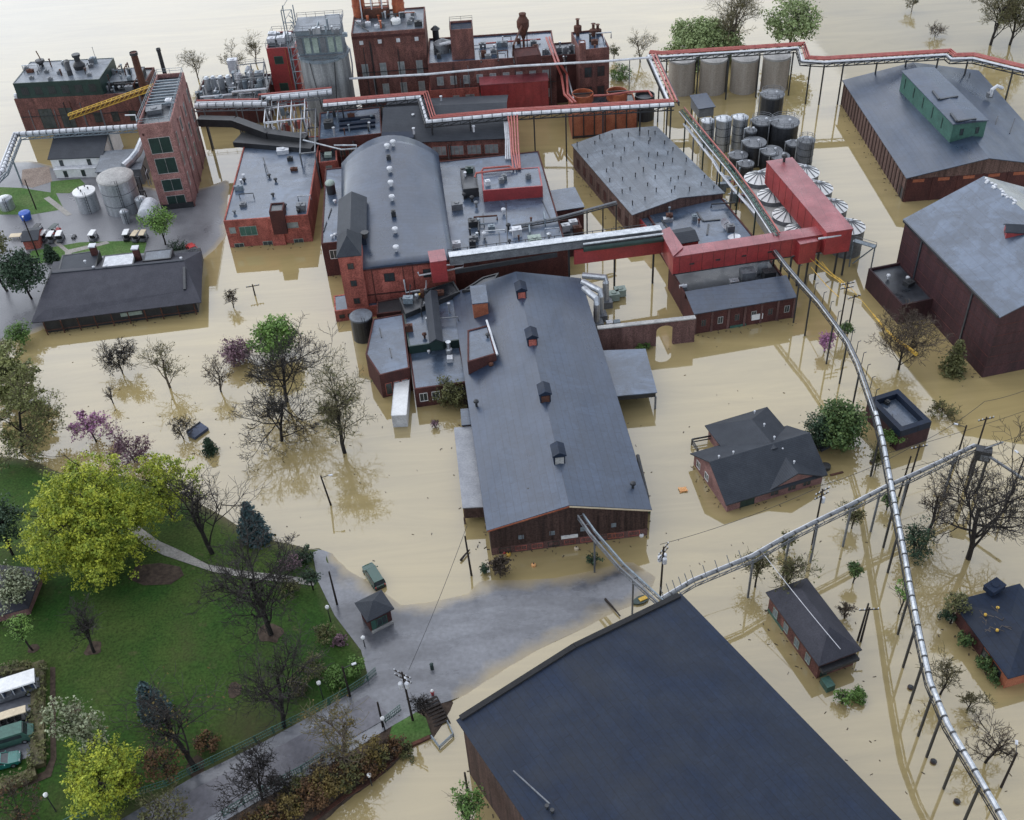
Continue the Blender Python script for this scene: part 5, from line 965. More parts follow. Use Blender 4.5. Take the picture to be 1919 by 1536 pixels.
MB().loft([pB + o_ + V((.5, 0, -.15)), ap + o_, ap + back, pB + back + V((.5, 0, -.15))], [pB + o_ + V((.5, 0, .05)), ap + o_ + V((0, 0, .2)), ap + back + V((0, 0, .2)), pB + back + V((.5, 0, .05))]).build('gable_roof', 'shingle', hA.root)
for q, z in (((1414, 774), 5.4), ((1432, 798), 5.6), ((1374, 850), 5.6), ((1347, 858), 5.6), ((1451, 822), 5.6), ((1466, 844), 4.6), ((1488, 868), 4.2)): mushroom(hA.root, P(*q, z), .6, .18, 'white_metal')
pc = T('fence', 'dark rail fence stub standing in the water behind the L-shaped house', 'fence', P(1300, 822, 0)); mb = MB(); ps = [P(1378, 808, 1.2), P(1297, 823, 1.2), P(1308, 842, 1.2)]
for a, b in zip(ps, ps[1:]): mb.beam(a, b, .12, .3); mb.beam(a - V((0, 0, .6)), b - V((0, 0, .6)), .1, .2)
for p in ps: mb.beam((p.x, p.y, -.5), p, .2)
mb.build('rail', 'dark_metal', pc)
# --- flat box building with sunken roof
sx = Bld('sunken_roof_block', 'small dark square block with deep parapet and sunken wet roof', 'building', rect3((1627, 746), (1688, 808), (1680, 725), 4.2), 2.9, 'siding', 'roof_wet', par=0, over=-.9)
mb = MB(); rim(mb, sx.foot, 2.9, 4.2, .9); mb.build('parapet', 'roof_dark', sx.root); hvac(sx.root, P(1662, 757, 3), (.7, .7, .6), .7, 'dark_metal'); MB().beam(P(1672, 775, 3.1), P(1676, 800, 3.1), .1).build('roof_seam', 'roof_tar', sx.root)
# --- narrow house lower right
nh = Bld('red_house', 'narrow red-sided house with dark brown hip roof and a flooded porch', 'house', rect3((1536, 1242), (1606, 1216), (1464, 1106), 3.4), 3.4, 'brick', 'shingle_brown', 'hip', 2.6, 1, over=.45)
for k in range(4): nh.opening(3, 1.8 + k * 2.7, .6, 1.1, 1.6, 'green_pale', 'steel_blue', bars=1)
nh.opening(0, 3.4, .6, 1.8, 1.4, 'dark_metal', 'glass', bars=1); nh.strip(3, .1, 4, -.8, .5, 'green_paint', 'skirting', .06); nh.strip(0, 0.1, 0, 2.0, 2.5, 'dark_metal', 'porch_beam', .9); nh.opening(0, 1.0, -.6, 1.0, 2.0, 'green_paint', 'green_dark', bars=0, name='door')
MB().box(tuple(nh.at(0, .6, .5, 1.6)), (1.2, 1.6, 1.2), .3).build('porch', 'green_paint', nh.root)
# --- dark low house at right edge
rh = Bld('dark_house', 'dark low house littered with yellow blossoms at the right picture edge', 'house', rect3((1797, 1133), (1892, 1262), (1895, 1088), 3.2), 3.2, 'brick_orange', 'roof_dark', 'hip', 1.4, 0, over=.7)
L = rh.edge(0)[3]
for k in range(4): rh.opening(0, 2 + k * (L - 4) / 3, .5, 1.7, 1.4, 'dark_metal', 'glass', bars=1)
rh.strip(0, 0.2, L * .55, -.8, 2.6, 'brick_dark', 'dark_bay', .1); hvac(rh.root, P(1862, 1104, 4), (2.4, 1.6, .8), .5, 'roof_dark', 'roof_vent')
lt = MB(); random.seed(8)
for k in range(26): p = P(random.uniform(1840, 1915), random.uniform(1140, 1185), 4.45); lt.beam(p, p + V((random.uniform(-.9, .9), random.uniform(-.9, .9), .1)), .05)
lt.build('twig_litter', 'bark_pale', rh.root)
for q in ((1847, 1151), (1869, 1180), (1870, 1138)): p = P(*q, 4.4); MB().lathe(p, [(.2, 4.2), (.22, 4.45), (.08, 4.55)], 7).build('blossom', 'yellow', rh.root)
# --- huge dark warehouse at the bottom
A, B_ = P2(866, 1352, 11.5), P2(1275, 1121, 11.5); d = (B_ - A).normalized(); n_ = V((d.y, -d.x)); LN = 62
bt = Bld('front_warehouse', 'huge dark gabled warehouse filling the bottom of the picture', 'warehouse', [A + n_ * LN, B_ + n_ * LN, B_, A], 11.5, 'planks', 'roof_dark', 'gable', 1.6, 1, over=.5)
bt.strip(3, 0.01, LN - .01, 10.9, 11.3, 'roof_tar', 'gutter', .35)
for k in range(22): bt.strip(3, LN - .6 - k * 2.3, LN - .2 - k * 2.3, -1, 10.8, 'brick_dark', 'batten', .15)
for k in range(8): bt.opening(3, LN - 3.6 - k * 4.6, 5.2, 1.3, 1.9, 'planks', 'planks_pale', bars=0)
bt.strip(2, .01, bt.edge(2)[3] - .01, 10.6, 11.2, 'roof_tar', 'fascia', .3)
_A, _B = V((*A, 11.75)), V((*B_, 11.75)); _M = (_A + _B) / 2 + V((0, 0, 1.6)); _o = -V((n_.x, n_.y, 0)) * .3
for _p in (_A, _B): MB().beam(_p + _o, _M + _o, .7, .5).build('edge_trim', 'rubber', bt.root)
MB().beam(P(962, 1444, 12.3), P(1030, 1506, 12.4), .14).build('lightning_cable', 'steel_grey', bt.root)
for q in ((1025, 1514), (1035, 1522)): pipe_vent(bt.root, P(*q, 12), .4, .15)
# --- long low building on the left shore
ll = Bld('long_shelter', 'long low building with grey hipped roof and dark open porch at the left shore', 'shelter', rect3((78, 601), (366, 562), (100, 500), 2.9), 2.9, 'dark_metal', 'roof_tar', par=0, over=-.5)
E0, E1, E2 = P(58, 605, 3.0), P(377, 566, 3.0), P(379, 489, 3.0); B0, B1 = P(83, 581, 4.0), P(346, 544, 4.0); R0, R1 = P(96, 512, 6.1), P(344, 488, 6.1); K0, K1 = P(100, 490, 3.0), P(378, 470, 3.0); q8 = [E0, E1, E2, B0, B1, R0, R1, K0, K1]
lo8 = [p - V((0, 0, .16)) for p in q8]; MB().add(q8 + lo8, [(0, 1, 4, 3), (3, 4, 6, 5), (1, 2, 6, 4), (5, 6, 8, 7), (0, 3, 5, 7), (2, 8, 6), (9, 10, 1, 0), (10, 11, 2, 1), (7, 16, 9, 0), (13 - 1, 13, 10, 9)]).build('roof_slope', 'shingle_brown', ll.root)
MB().beam(R0 + V((0, 0, .05)), R1 + V((0, 0, .05)), .35, .18).build('ridge_cap', 'shingle', ll.root); MB().beam(P(345, 500, 5.9), P(346, 542, 4.2), .5, .25).build('hip_cap', 'roof_tar', ll.root)
L = ll.edge(0)[3]
for k in range(10): p = ll.at(0, .4 + k * (L - .8) / 9, 0, .7); MB().beam((p.x, p.y, -1), (p.x, p.y, 2.9), .18).build('post', 'rust', ll.root)
MB().beam(ll.at(0, 0, 1.0, .7), ll.at(0, L, 1.0, .7), .1, .12).build('railing', 'rust', ll.root); ll.strip(0, L * .5, L * .64, 1.4, 2.2, 'green_pale', 'sign_board', .1)
for q, s_, m, l in ((rect3((108, 512), (180, 502), (118, 478), 5.2), 5.2, 'shingle', 'grey gable-roofed rear wing of the long shelter'), (rect3((188, 503), (250, 496), (187, 480), 5.4), 5.4, 'white_metal', 'rear wing with white metal roof behind the long shelter'), (rect3((267, 490), (320, 484), (262, 472), 5.4), 5.4, 'roof_pale', 'rear wing with pale grey roof behind the long shelter')): Bld('rear_wing', l, 'building', q, s_, 'dark_metal', m, par=.08)
for q in ((176, 470), (256, 474)):
    p = P(*q, 6); t = T('chimney', 'dark brick chimney with metal cap behind the long shelter, the ' + ('left' if q[0] < 200 else 'right') + ' one', 'chimney', (p.x, p.y, 0)); MB().box((p.x, p.y, 3.6), (1.1, 1.1, 7)).build('shaft', 'brick_dark', t); MB().box((p.x, p.y, 7.3), (1.4, 1.4, .25)).build('cap', 'white_metal', t)
for q in ((160, 492), (200, 500), (176, 503), (340, 486)): mushroom(ll.root, P(*q, 6), .6, .3)
# --- cottage and car park, lower left
ct_ = Bld('cottage', 'cottage with mauve grey shingle roof half hidden by trees at left edge', 'cottage', quad([(-40, 1150), (45, 1128), (72, 1060), (-20, 1050)], 4.6), 3.4, 'brick_rose', 'shingle_brown', 'hip', 1.8, 0, over=.3)
# --- guard booth
gbt = Bld('guard_booth', 'small guard booth with grey pyramid roof and green door on the wet pavement', 'booth', rect3((691, 1160), (731, 1140), (677, 1130), 3.3), 3.3, 'brick_dark', 'shingle', 'hip', 1.1, 0, over=.45)
gbt.opening(0, 1.8, .9, 1.6, 1.6, 'green_paint', 'glass', bars=1); gbt.opening(0, .55, .5, .75, 2.1, 'green_paint', 'green_paint', bars=0, name='door'); gbt.strip(0, 0.02, 0, .3, .7, 'concrete', 'plinth', .3); gbt.opening(1, 1.2, 1.0, 1.2, 1.2, 'green_paint', 'glass', bars=0)
wb = Bld('brick_booth', 'tiny brick booth with grey roof beside the parked golf carts', 'booth', rect3((42, 452), (70, 449), (45, 430), 2.6), 2.6, 'brick_red', 'shingle', 'gable', .8, 0, over=.25, z0=0)
# ------------------------------------------------------------------ pipe bridges
def bridge(name, label, cat, path, z, pipes, tw=0, th=0, tm='dark_metal', legs=(), legw=.3, step=2.4, bands=None, closed_deck=None):
    """path: picture points (px, py[, z]); pipes: (side offset, height offset, radius, material, part name)."""
    pts = [P(q[0], q[1], q[2] if len(q) > 2 else z) for q in path]; root = T(name, label, cat, (pts[0].x, pts[0].y, 0)); m = len(pts); nrm = []
    for i in range(m):
        d1 = (pts[i] - pts[max(0, i - 1)]); d2 = (pts[min(m - 1, i + 1)] - pts[i]); d = (d1.normalized() if d1.length else V()) + (d2.normalized() if d2.length else V()); d.z = 0; d.normalize()
        nn = V((-d.y, d.x, 0)); ref = d1 if d1.length else d2; cs = max(.5, abs(V((-ref.y, ref.x, 0)).normalized().dot(nn))); nrm.append(nn / cs)
    for off, dz, r, mt, pn in pipes:
        line = [p + k * off + V((0, 0, dz)) for p, k in zip(pts, nrm)]; pm = MB().tube(line, r, 8); nf = len(pm.f)
        if bands and r > bands[0]:
            for a, b in zip(line, line[1:]):
                n_ = max(1, int((b - a).length / bands[1]))
                for k in range(n_): c = a.lerp(b, (k + .5) / n_); dd = (b - a).normalized() * .12; pm.tube([c - dd, c + dd], r * 1.12, 8)
        po = pm.build(pn, mt, root)
        if len(pm.f) > nf:
            po.data.materials.append(MAT[bands[2]])
            for f in po.data.polygons[nf:]: f.material_index = 1
    if tw:
        mb = MB(); k0 = .2 if tw > .8 else .1; k1 = k0 * .65
        for a, b, na, nb in zip(pts, pts[1:], nrm, nrm[1:]):
            for s_ in (-tw, tw):
                mb.beam(a + na * s_, b + nb * s_, k0)
                if th: mb.beam(a + na * s_ - V((0, 0, th)), b + nb * s_ - V((0, 0, th)), k0)
            n_ = max(1, int((b - a).length / step))
            for k in range(n_ + 1):
                t = k / n_; c = a.lerp(b, t); nn = na.lerp(nb, t); mb.beam(c + nn * tw, c - nn * tw, k1)
                if th and k < n_:
                    c2 = a.lerp(b, (k + 1) / n_); n2 = na.lerp(nb, (k + 1) / n_)
                    for s_ in (-tw, tw): mb.beam(c + nn * s_, c + nn * s_ - V((0, 0, th)), k1); mb.beam(c + nn * s_ - V((0, 0, th)), c2 + n2 * s_, k1)
        mb.build('truss', tm, root)
    for q in legs:
        zz = q[2] if len(q) > 2 else z; p = P(q[0], q[1], zz); MB().beam((p.x, p.y, -1), (p.x, p.y, zz - (th or .1)), legw).build('leg', tm, root)
    return root, pts
W_, Rd = 'white_metal', 'red_pipe'
bridge('pipe_bridge', 'bent white pipe walkway crossing in front of the powerhouse at far left', 'pipe bridge', [(-20, 345, 8), (5, 322, 8), (32, 253, 8), (258, 238, 8.5)], 8, [(0, .25, .5, W_, 'pipe'), (.9, .1, .3, W_, 'pipe')], 1.0, .7, 'steel_blue', [(20, 290), (100, 250), (200, 243)], bands=(.4, 1.6, 'steel_grey'))
bridge('pipe_bridge', 'white pipe rack running right from the brick tower past the silo', 'pipe bridge', [(366, 199, 11), (430, 197, 11), (500, 196, 11), (500, 186, 11), (622, 174, 11)], 11, [(0, .2, .55, W_, 'pipe'), (1.2, .3, .3, W_, 'pipe'), (1.9, .5, .25, Rd, 'red_pipe')], 1.1, .8, 'steel_grey', [(380, 199), (440, 198), (498, 192), (560, 182), (610, 176)], bands=(.5, 2, 'steel_grey'))
bridge('pipe_bridge', 'long zigzag rack of red and white pipes over the slate-roofed halls', 'pipe bridge', [(606, 196, 12.5), (792, 180, 12.5), (806, 226, 12.5), (950, 213, 12.5), (1262, 194, 12.5)], 12.5, [(-.7, .1, .52, W_, 'white_pipe'), (.3, .35, .22, Rd, 'red_pipe'), (.85, .4, .25, Rd, 'red_pipe'), (1.4, .4, .22, Rd, 'red_pipe')], 1.3, .9, 'dark_metal', [(640, 194), (712, 188), (790, 184), (808, 226), (880, 220), (952, 214), (1000, 210), (1060, 206), (1130, 202), (1200, 198), (1258, 195)], bands=(.5, 2.1, 'steel_grey'))
bridge('pipe_bridge', 'red topped pipe bridge over the four tan tanks, running to the right edge', 'pipe bridge', [(1216, 102, 12), (1240, 104, 12), (1500, 87, 12), (1508, 112, 11), (1545, 114, 11), (1776, 100, 11), (1786, 108, 11), (1824, 107, 11), (1960, 140, 11)], 12, [(-.6, -.2, .48, W_, 'white_pipe'), (.2, .35, .24, Rd, 'red_pipe'), (.75, .4, .28, Rd, 'red_pipe'), (1.3, .4, .24, Rd, 'red_pipe')], 1.2, .9, 'dark_metal', [(1250, 104), (1310, 101), (1367, 98), (1425, 94), (1488, 90), (1520, 113, 11), (1546, 114, 11), (1582, 113, 11), (1645, 110, 11), (1700, 106, 11), (1760, 102, 11), (1815, 108, 11), (1900, 126, 11)], bands=(.5, 2.2, 'steel_grey'))
bridge('pipe_bridge', 'short red pipe run joining the zigzag rack to the tan tank bridge', 'pipe bridge', [(1262, 192, 12.6), (1222, 104, 12.2)], 12.5, [(-.8, .3, .25, Rd, 'red_pipe'), (0, .3, .25, Rd, 'red_pipe'), (.9, .1, .3, W_, 'white_pipe')], 1.3, .8, 'dark_metal', [(1252, 170), (1236, 135)])
bridge('pipe_run', 'long thin white pipe across the brick plant front to the river side', 'pipe', [(655, 147, 11), (800, 139, 13.4), (960, 124, 13.4), (1140, 114, 14), (1222, 107, 13)], 10, [(0, 0, .28, W_, 'pipe')], 0, 0, 'steel_grey', [(700, 144), (860, 133), (1010, 120), (1180, 111)], .2)
bridge('pipe_run', 'pair of red pipes descending over the brick plant to the copper pans', 'pipe', [(1026, 70, 14), (1044, 118, 12.8), (1056, 140, 9), (1060, 176, 8), (1076, 193, 8)], 12, [(-.3, 0, .3, Rd, 'pipe'), (.5, 0, .3, Rd, 'pipe')])
bridge('pipe_run', 'dark and silver riser pipes beside the copper pans', 'pipe', [(1059, 105, 13), (1060, 140, 8), (1072, 185, 7.6)], 10, [(-.3, 0, .22, 'dark_metal', 'pipe'), (.4, 0, .22, 'silver', 'pipe')])
bridge('pipe_run', 'single red pipe linking both copper pans to the right', 'pipe', [(1112, 179, 8.2), (1136, 178, 8.2), (1178, 172, 8.2), (1215, 170, 8.2), (1222, 180, 8.2)], 8, [(0, 0, .26, Rd, 'pipe')])
rz = T('riser_pipes', 'bundle of orange red pipes dropping from the zigzag rack to the flat roof', 'pipe', P(955, 220, 8))
for k, (x0, x1, x2) in enumerate(((950, 958, 962), (957, 962, 968), (963, 967, 972), (969, 972, 975))):
    MB().tube([P(x0, 206 + k, 12.8), P(x1 - 2, 240, 11.8), P(x1, 282, 11), P(x2, 316, 10.4)], .2, 8).build('pipe', Rd, rz)
for k in range(2): MB().tube([P(962 + k * 8, 316, 10.6), P(955, 311 + k * 5, 10.8), P(906 - k * 14, 315 + k * 9, 10.8), P(902 - k * 12, 322 + k * 10, 10.2)], .22, 8).build('branch_pipe', Rd, rz)
for k in range(3): MB().tube([P(944 + k * 3, 212, 12), P(948 + k * 3, 262, 9.5), P(948 + k * 4, 298, 8)], .18, 6).build('white_pipe', W_, rz)
MB().beam(P(953, 262, -1), P(953, 262, 9.5), .4).build('post', 'dark_metal', rz)
# dark enclosed chute from tower to dryer house
dc = T('covered_chute', 'dark covered chute between pink tower and dryer house', 'chute', P(400, 228, 8)); MB().beam(P(374, 226, 9), P(440, 228, 9), 2.2, 1.8).build('casing', 'dark_metal', dc); MB().beam(P(440, 228, 9), P(505, 252, 8), 2.2, 1.8).build('casing', 'dark_metal', dc); MB().beam(P(505, 252, 8), P(575, 262, 7.4), 2.2, 1.8).build('casing', 'dark_metal', dc)
for q in ((385, 228), (452, 234), (540, 258)): p = P(*q, 7.5); MB().beam((p.x, p.y, -1), p, .3).build('leg', 'dark_metal', dc)
# process frame
pf = T('process_frame', 'open steel frame packed with small pipes and pumps beside the dryer house', 'process frame', P(540, 230, 0)); fp = rect3((497, 240), (572, 232), (496, 188), 9); mb = MB()
for u_ in (0, .33, .66, 1):
    for v in (0, .5, 1): p = fp[0].lerp(fp[1], u_).lerp(fp[3].lerp(fp[2], u_), v); mb.beam((p.x, p.y, -1), (p.x, p.y, 10.5), .25)
for z in (3.4, 6.8, 10.4):
    for v in (0, .5, 1): a, b = fp[0].lerp(fp[3], v), fp[1].lerp(fp[2], v); mb.beam((a.x, a.y, z), (b.x, b.y, z), .22)
    for u_ in (0, .33, .66, 1): a, b = fp[0].lerp(fp[1], u_), fp[3].lerp(fp[2], u_); mb.beam((a.x, a.y, z), (b.x, b.y, z), .22)
mb.build('frame', 'white_metal', pf); random.seed(21)
for k in range(26):
    u_, v = random.random(), random.random(); p = fp[0].lerp(fp[1], u_).lerp(fp[3].lerp(fp[2], u_), v); z = random.choice([0, 3.6, 7])
    if k % 2: MB().lathe(p, [(.5, z), (.55, z + 1.8), (.2, z + 2.2)], 10).build('vessel', random.choice(['steel_grey', 'silver', 'green_pale', 'red_pipe', 'steel_blue']), pf)
    else:
        q_ = fp[0].lerp(fp[1], min(1, u_ + .35)).lerp(fp[3].lerp(fp[2], min(1, u_ + .35)), v); MB().tube([(p.x, p.y, z), (p.x, p.y, z + 2.6), (q_.x, q_.y, z + 2.6), (q_.x, q_.y, z + .4)], .15, 6).build('pipe', random.choice(['red_pipe', 'silver', 'white_metal', 'copper']), pf)
f2 = rect3((562, 288), (590, 285), (558, 208), 9); mb = MB()
for p in f2: mb.beam((p.x, p.y, -1), (p.x, p.y, 9.2), .3)
for a, b in zip(f2, f2[1:] + f2[:1]):
    for z in (4.5, 9): mb.beam((a.x, a.y, z), (b.x, b.y, z), .28)
mb.build('side_frame', 'steel_grey', pf); MB().tube([P(568, 262, 9.4), P(640, 280, 8), P(668, 278, 8), P(668, 272, 8), P(626, 272, 8)], .2, 6).build('loop_pipe', 'silver', pf)
# --- inclined conveyor with white roof
ic_ = T('inclined_conveyor', 'long white-roofed conveyor from the red hall to the red gallery', 'conveyor', P(1040, 465, 0)); a, b = P(842, 487, 11.6), P(1238, 436, 11.2); d = (b - a).normalized(); n_ = V((-d.y, d.x, 0))
MB().beam(a + V((0, 0, .1)), b + V((0, 0, .1)), 1.5, 1.5).build('casing', 'steel_grey', ic_); MB().beam(a + V((0, 0, 1.15)), b + V((0, 0, 1.15)), 1.75, .14).build('roof', 'silver', ic_)
c0 = a.lerp(b, .62); MB().tube([c0 - n_ * 1.9 + V((0, 0, -.2)), b - n_ * 1.9 + V((0, 0, -.2))], .5, 10).build('green_tube', 'green_dark', ic_); MB().tube([c0 - n_ * 1.5 + V((0, 0, .7)), b - n_ * 1.5 + V((0, 0, .7))], .22, 8).build('silver_pipe', 'silver', ic_)
c1 = a.lerp(b, .58); MB().beam(c1 - n_ * 1.0 + V((0, 0, -2.3)), b - n_ * 1.0 + V((0, 0, -2.3)), .5, 2.9).build('red_casing', 'red_metal', ic_)
mb = MB()
for k in range(22):
    t = k / 22; p = a.lerp(b, t); mb.beam(p + n_ * 1.35 + V((0, 0, -.8)), p + n_ * 1.35 + V((0, 0, 1.5)), .1)
mb.beam(a + n_ * 1.35 + V((0, 0, 1.4)), b + n_ * 1.35 + V((0, 0, 1.4)), .09); mb.build('railing', 'dark_metal', ic_)
for t in (.56, .78, .97): p = a.lerp(b, t); MB().beam((p.x, p.y, -1), (p.x, p.y, p.z - .9), .35).build('leg', 'dark_metal', ic_)
MB().beam(a.lerp(b, .02) - n_ * 1.0 + V((0, 0, -2)), a.lerp(b, .5) - n_ * 1.0 + V((0, 0, -1.2)), .3, .9).build('girder', 'dark_metal', ic_)
hh = Bld('head_house', 'little red head house at the left end of the white-roofed conveyor', 'head house', rect3((807, 492), (836, 488), (804, 472), 13), 13, 'red_metal', 'red_roof', par=0, over=.12, z0=8.5)
# --- green truss bridge and the long silver barrel run
bridge('truss_bridge', 'narrow green and red truss bridge slanting past the silver tanks', 'truss bridge', [(1278, 205, 9.5), (1330, 268, 9.5), (1372, 318, 9.5), (1410, 370, 9.8), (1456, 440, 11.4)], 9.5, [(-.6, -.4, .14, W_, 'pipe'), (.5, .45, .16, Rd, 'red_pipe'), (0, -.2, .16, 'green_paint', 'pipe')], .5, .8, 'green_dark', [(1285, 214), (1320, 256), (1352, 294), (1385, 336), (1418, 384)], .28, 2.0)
bridge('pipe_run', 'white pipe sloping beside the green truss bridge to the vent-dotted shed', 'pipe', [(1281, 232, 7), (1335, 300, 6.6), (1345, 318, 6), (1372, 352, 6), (1415, 400, 6)], 7, [(0, 0, .2, W_, 'pipe'), (.6, -.4, .16, 'silver', 'pipe')], 0, 0, 'steel_grey', [(1300, 256), (1345, 318, 6), (1372, 352, 6)])
vs_ = T('valve_station', 'cluster of grey valves and pumps between truss bridge and vent-dotted shed', 'valve station', P(1350, 330, 0)); random.seed(5)
for k in range(14):
    p = P(1335 + random.random() * 55, 325 + random.random() * 70, 0); h = random.uniform(1.5, 4); MB().tube([(p.x, p.y, -.5), (p.x, p.y, h), (p.x + random.uniform(-2, 2), p.y + random.uniform(-1, 1), h)], .16, 6).build('pipe', random.choice(['silver', 'steel_blue', 'white_metal', 'red_pipe']), vs_)
    if k % 3 == 0: MB().box((p.x + 1, p.y, 1), (1.4, 1.0, 2)).build('cabinet', random.choice(['steel_grey', 'steel_blue', 'red_metal']), vs_)
UPPER = [(1452, 470), (1475, 500), (1505, 535), (1535, 568), (1562, 604), (1588, 640), (1608, 682), (1624, 728), (1640, 775)]
LONG = [(1640, 775), (1654, 830), (1666, 893), (1678, 958), (1692, 1030), (1706, 1108), (1722, 1190), (1742, 1280), (1775, 1360), (1815, 1428), (1860, 1505), (1900, 1575), (1960, 1680)]
rt_, pts_ = bridge('trestle', 'long bending silver pipe trestle on slim legs down the right side', 'trestle', LONG, 9, [(0, .3, .36, 'silver', 'pipe')], .45, .5, 'dark_metal', [(1650, 812), (1676, 945), (1685, 992), (1706, 1108), (1717, 1170), (1731, 1238), (1748, 1300), (1765, 1340), (1799, 1400), (1838, 1468)], .26, 2.2, bands=(.3, 1.9, 'dark_metal'))
rt_, _ = bridge('trestle', 'thin dark catwalk trestle dropping from the red gallery to the silver trestle', 'trestle', UPPER, 9, [(.1, .2, .15, 'steel_grey', 'pipe'), (-.25, .2, .1, 'silver', 'pipe')], .42, .45, 'dark_metal', [(1498, 528), (1520, 552), (1562, 604), (1588, 640), (1612, 690)], .24, 1.6)
mb = MB()
for k in range(14):
    q = UPPER[1 + k // 2]; q2 = UPPER[min(8, 2 + k // 2)]; p = P(*q, 9).lerp(P(*q2, 9), .5 * (k % 2)); mb.beam(p + V((.7, .3, -.3)), p + V((.7, .3, 2.0)), .09); mb.beam(p + V((.7, .3, 2.0)), p + V((1.2, .5, 2.0)), .09)
mb.build('light_bracket', 'dark_metal', rt_)
for k, q in enumerate(((1706, 1289), (1749, 1428), (1793, 1503), (1634, 866))):
    p = P(*q, 0); t = T('pole_float', ['dark barrel lodged round a trestle leg, nearest the floating hedge', 'dark barrel lodged round a trestle leg, second from the bottom', 'dark barrel lodged round the lowest trestle leg', 'dark barrel lodged round the trestle leg beside the pine'][k], 'barrel', (p.x, p.y, 0)); MB().lathe(p, [(.3, -.2), (.38, .1), (.36, .3), (.18, .5)], 12).build('barrel', 'dark_metal', t); MB().lathe_hollow(p, .4, .15, .25, .06, 12).build('hoop', 'rust', t)
bridge('trestle', 'pipe trestle crossing left to right from the huge front warehouse roof', 'trestle', [(1243, 1124, 8.5), (1300, 1090, 8.5), (1412, 1044, 8.5), (1478, 1006, 8.5), (1542, 974, 8.5), (1596, 948, 8.5), (1662, 914, 8.5), (1710, 893, 8.5), (1788, 856, 8.5), (1830, 836, 8.5)], 8.5, [(0, .25, .22, 'steel_grey', 'pipe'), (.45, .1, .12, W_, 'pipe')], .45, .5, 'steel_grey', [(1412, 1044), (1480, 1005), (1533, 978), (1596, 948), (1650, 920), (1702, 896), (1790, 856)], .26, 1.8, bands=(.2, 2.0, 'dark_metal'))
mb = MB(); A_ = [P(q[0], q[1], 9.2) for q in ((1243, 1118), (1300, 1086), (1412, 1040))]; rr_ = T('walkway_railing', 'row of small railing posts beside the trestle near the transformer pole', 'railing', A_[0])
for a, b in zip(A_, A_[1:]):
    for k in range(5): p = a.lerp(b, k / 5); mb.beam(p, p + V((-.4, .6, 1.3)), .08)
mb.build('post', 'steel_grey', rr_)
bridge('trestle', 'double pipe trestle from the long warehouse gable to the huge front warehouse', 'trestle', [(1088, 966, 7.2), (1112, 1000, 8.2), (1166, 1062, 8.2), (1190, 1084, 8.2), (1240, 1130, 8.6)], 8, [(-.4, .2, .13, 'steel_grey', 'pipe'), (.4, .2, .13, 'steel_blue', 'pipe')], .45, .5, 'steel_grey', [(1114, 1002), (1187, 1080), (1232, 1122)], .24, 1.8)
kb = T('junction_box', 'dark junction box hung between two poles above the big bare tree', 'junction box', P(1845, 848, 8)); p = P(1843, 848, 8.6); MB().box((p.x, p.y, 8.4), (2.2, 1.4, 1.9), -.4).build('casing', 'dark_metal', kb); MB().box((p.x, p.y - .75, 8.2), (1.2, .15, 1), -.4).build('panel', 'steel_grey', kb); MB().beam((p.x, p.y, 9.4), P(1880, 828, 9.8), .18).build('arm', 'steel_grey', kb); MB().beam(p, P(1930, 905, 8.5), .3).build('pipe', 'steel_grey', kb)
MB().beam((p.x - .8, p.y, -1), (p.x - .8, p.y, 8), .3).build('leg', 'dark_metal', kb); MB().beam((p.x + .9, p.y, -1), (p.x + .9, p.y, 8), .3).build('leg', 'dark_metal', kb)
# ------------------------------------------------------------------ utility poles
def upole(label, q, h, arms=1, trans=0, lamp=False, tilt=(0, 0), land=False, rot=0.3):
    b = G(*q) if land else P(*q, 0); t = T('utility_pole', label, 'utility pole', b); top = b + V((tilt[0], tilt[1], h)); MB().tube([b - V((0, 0, 1)), top], .17, 8, .12).build('pole', 'pole_wood', t); dx = V((math.cos(rot), math.sin(rot), 0))
    for k in range(arms):
        c = top - V((0, 0, .4 + k * .9)); ar = MB().beam(c - dx * 1.3, c + dx * 1.3, .12, .14).build('crossarm', 'pole_wood', t); mb = MB()
        for u_ in (-1.2, -.6, .6, 1.2): e = c + dx * u_; mb.lathe(e, [(.06, e.z), (.1, e.z + .12), (.05, e.z + .3)], 6)
        mb.build('insulator', 'white_metal', ar)
    for k in range(trans):
        a = rot + 2.1 * k; c = top + V((.45 * math.cos(a), .45 * math.sin(a), -2.4)); MB().lathe(c, [(.2, c.z - .5), (.3, c.z - .45), (.3, c.z + .45), (.2, c.z + .55)], 12).build('transformer', 'white_metal', t)
    if lamp: a = top - V((0, 0, .4)); MB().beam(a, a + dx * 1.4 + V((0, 0, .3)), .08).build('lamp_arm', 'dark_metal', t); c = a + dx * 1.5 + V((0, 0, .25)); MB().box(c, (.6, .3, .15), rot).build('lamp_head', 'white_metal', t)
    OFF[t.name + '_top'] = top; return t
upole('utility pole with three white transformers beside the road and green verge', (774, 1350), 10.5, 2, 3, tilt=(-.2, 0), land=True, rot=-.6)
upole('utility pole with white transformers between road and trestle joint', (1237, 1118), 10.5, 2, 3, tilt=(.1, 0), rot=.9)
upole('bare wooden pole without crossarm beside the guard booth pavement', (632, 1133), 7.2, 0, land=True)
upole('bare wooden pole standing before the left corner of the long warehouse', (884, 1078), 8.5, 0, tilt=(-.3, 0))
upole('tall utility pole in front of the rose brick house', (1522, 1020), 11.5, 2, 1, rot=.5)
upole('tall bare pole crossing the trestle above the big bare tree', (1815, 890), 12, 1, rot=.2)
upole('street pole with single arm by the sunken-roof block', (1790, 868), 8, 0, lamp=True, rot=2.7)
upole('leaning utility pole right of the trestle crossing, the taller', (1690, 948), 12, 1, tilt=(.6, .6), rot=.2)
upole('leaning utility pole right of the trestle crossing, the shorter', (1684, 930), 8, 0, tilt=(.5, .4))
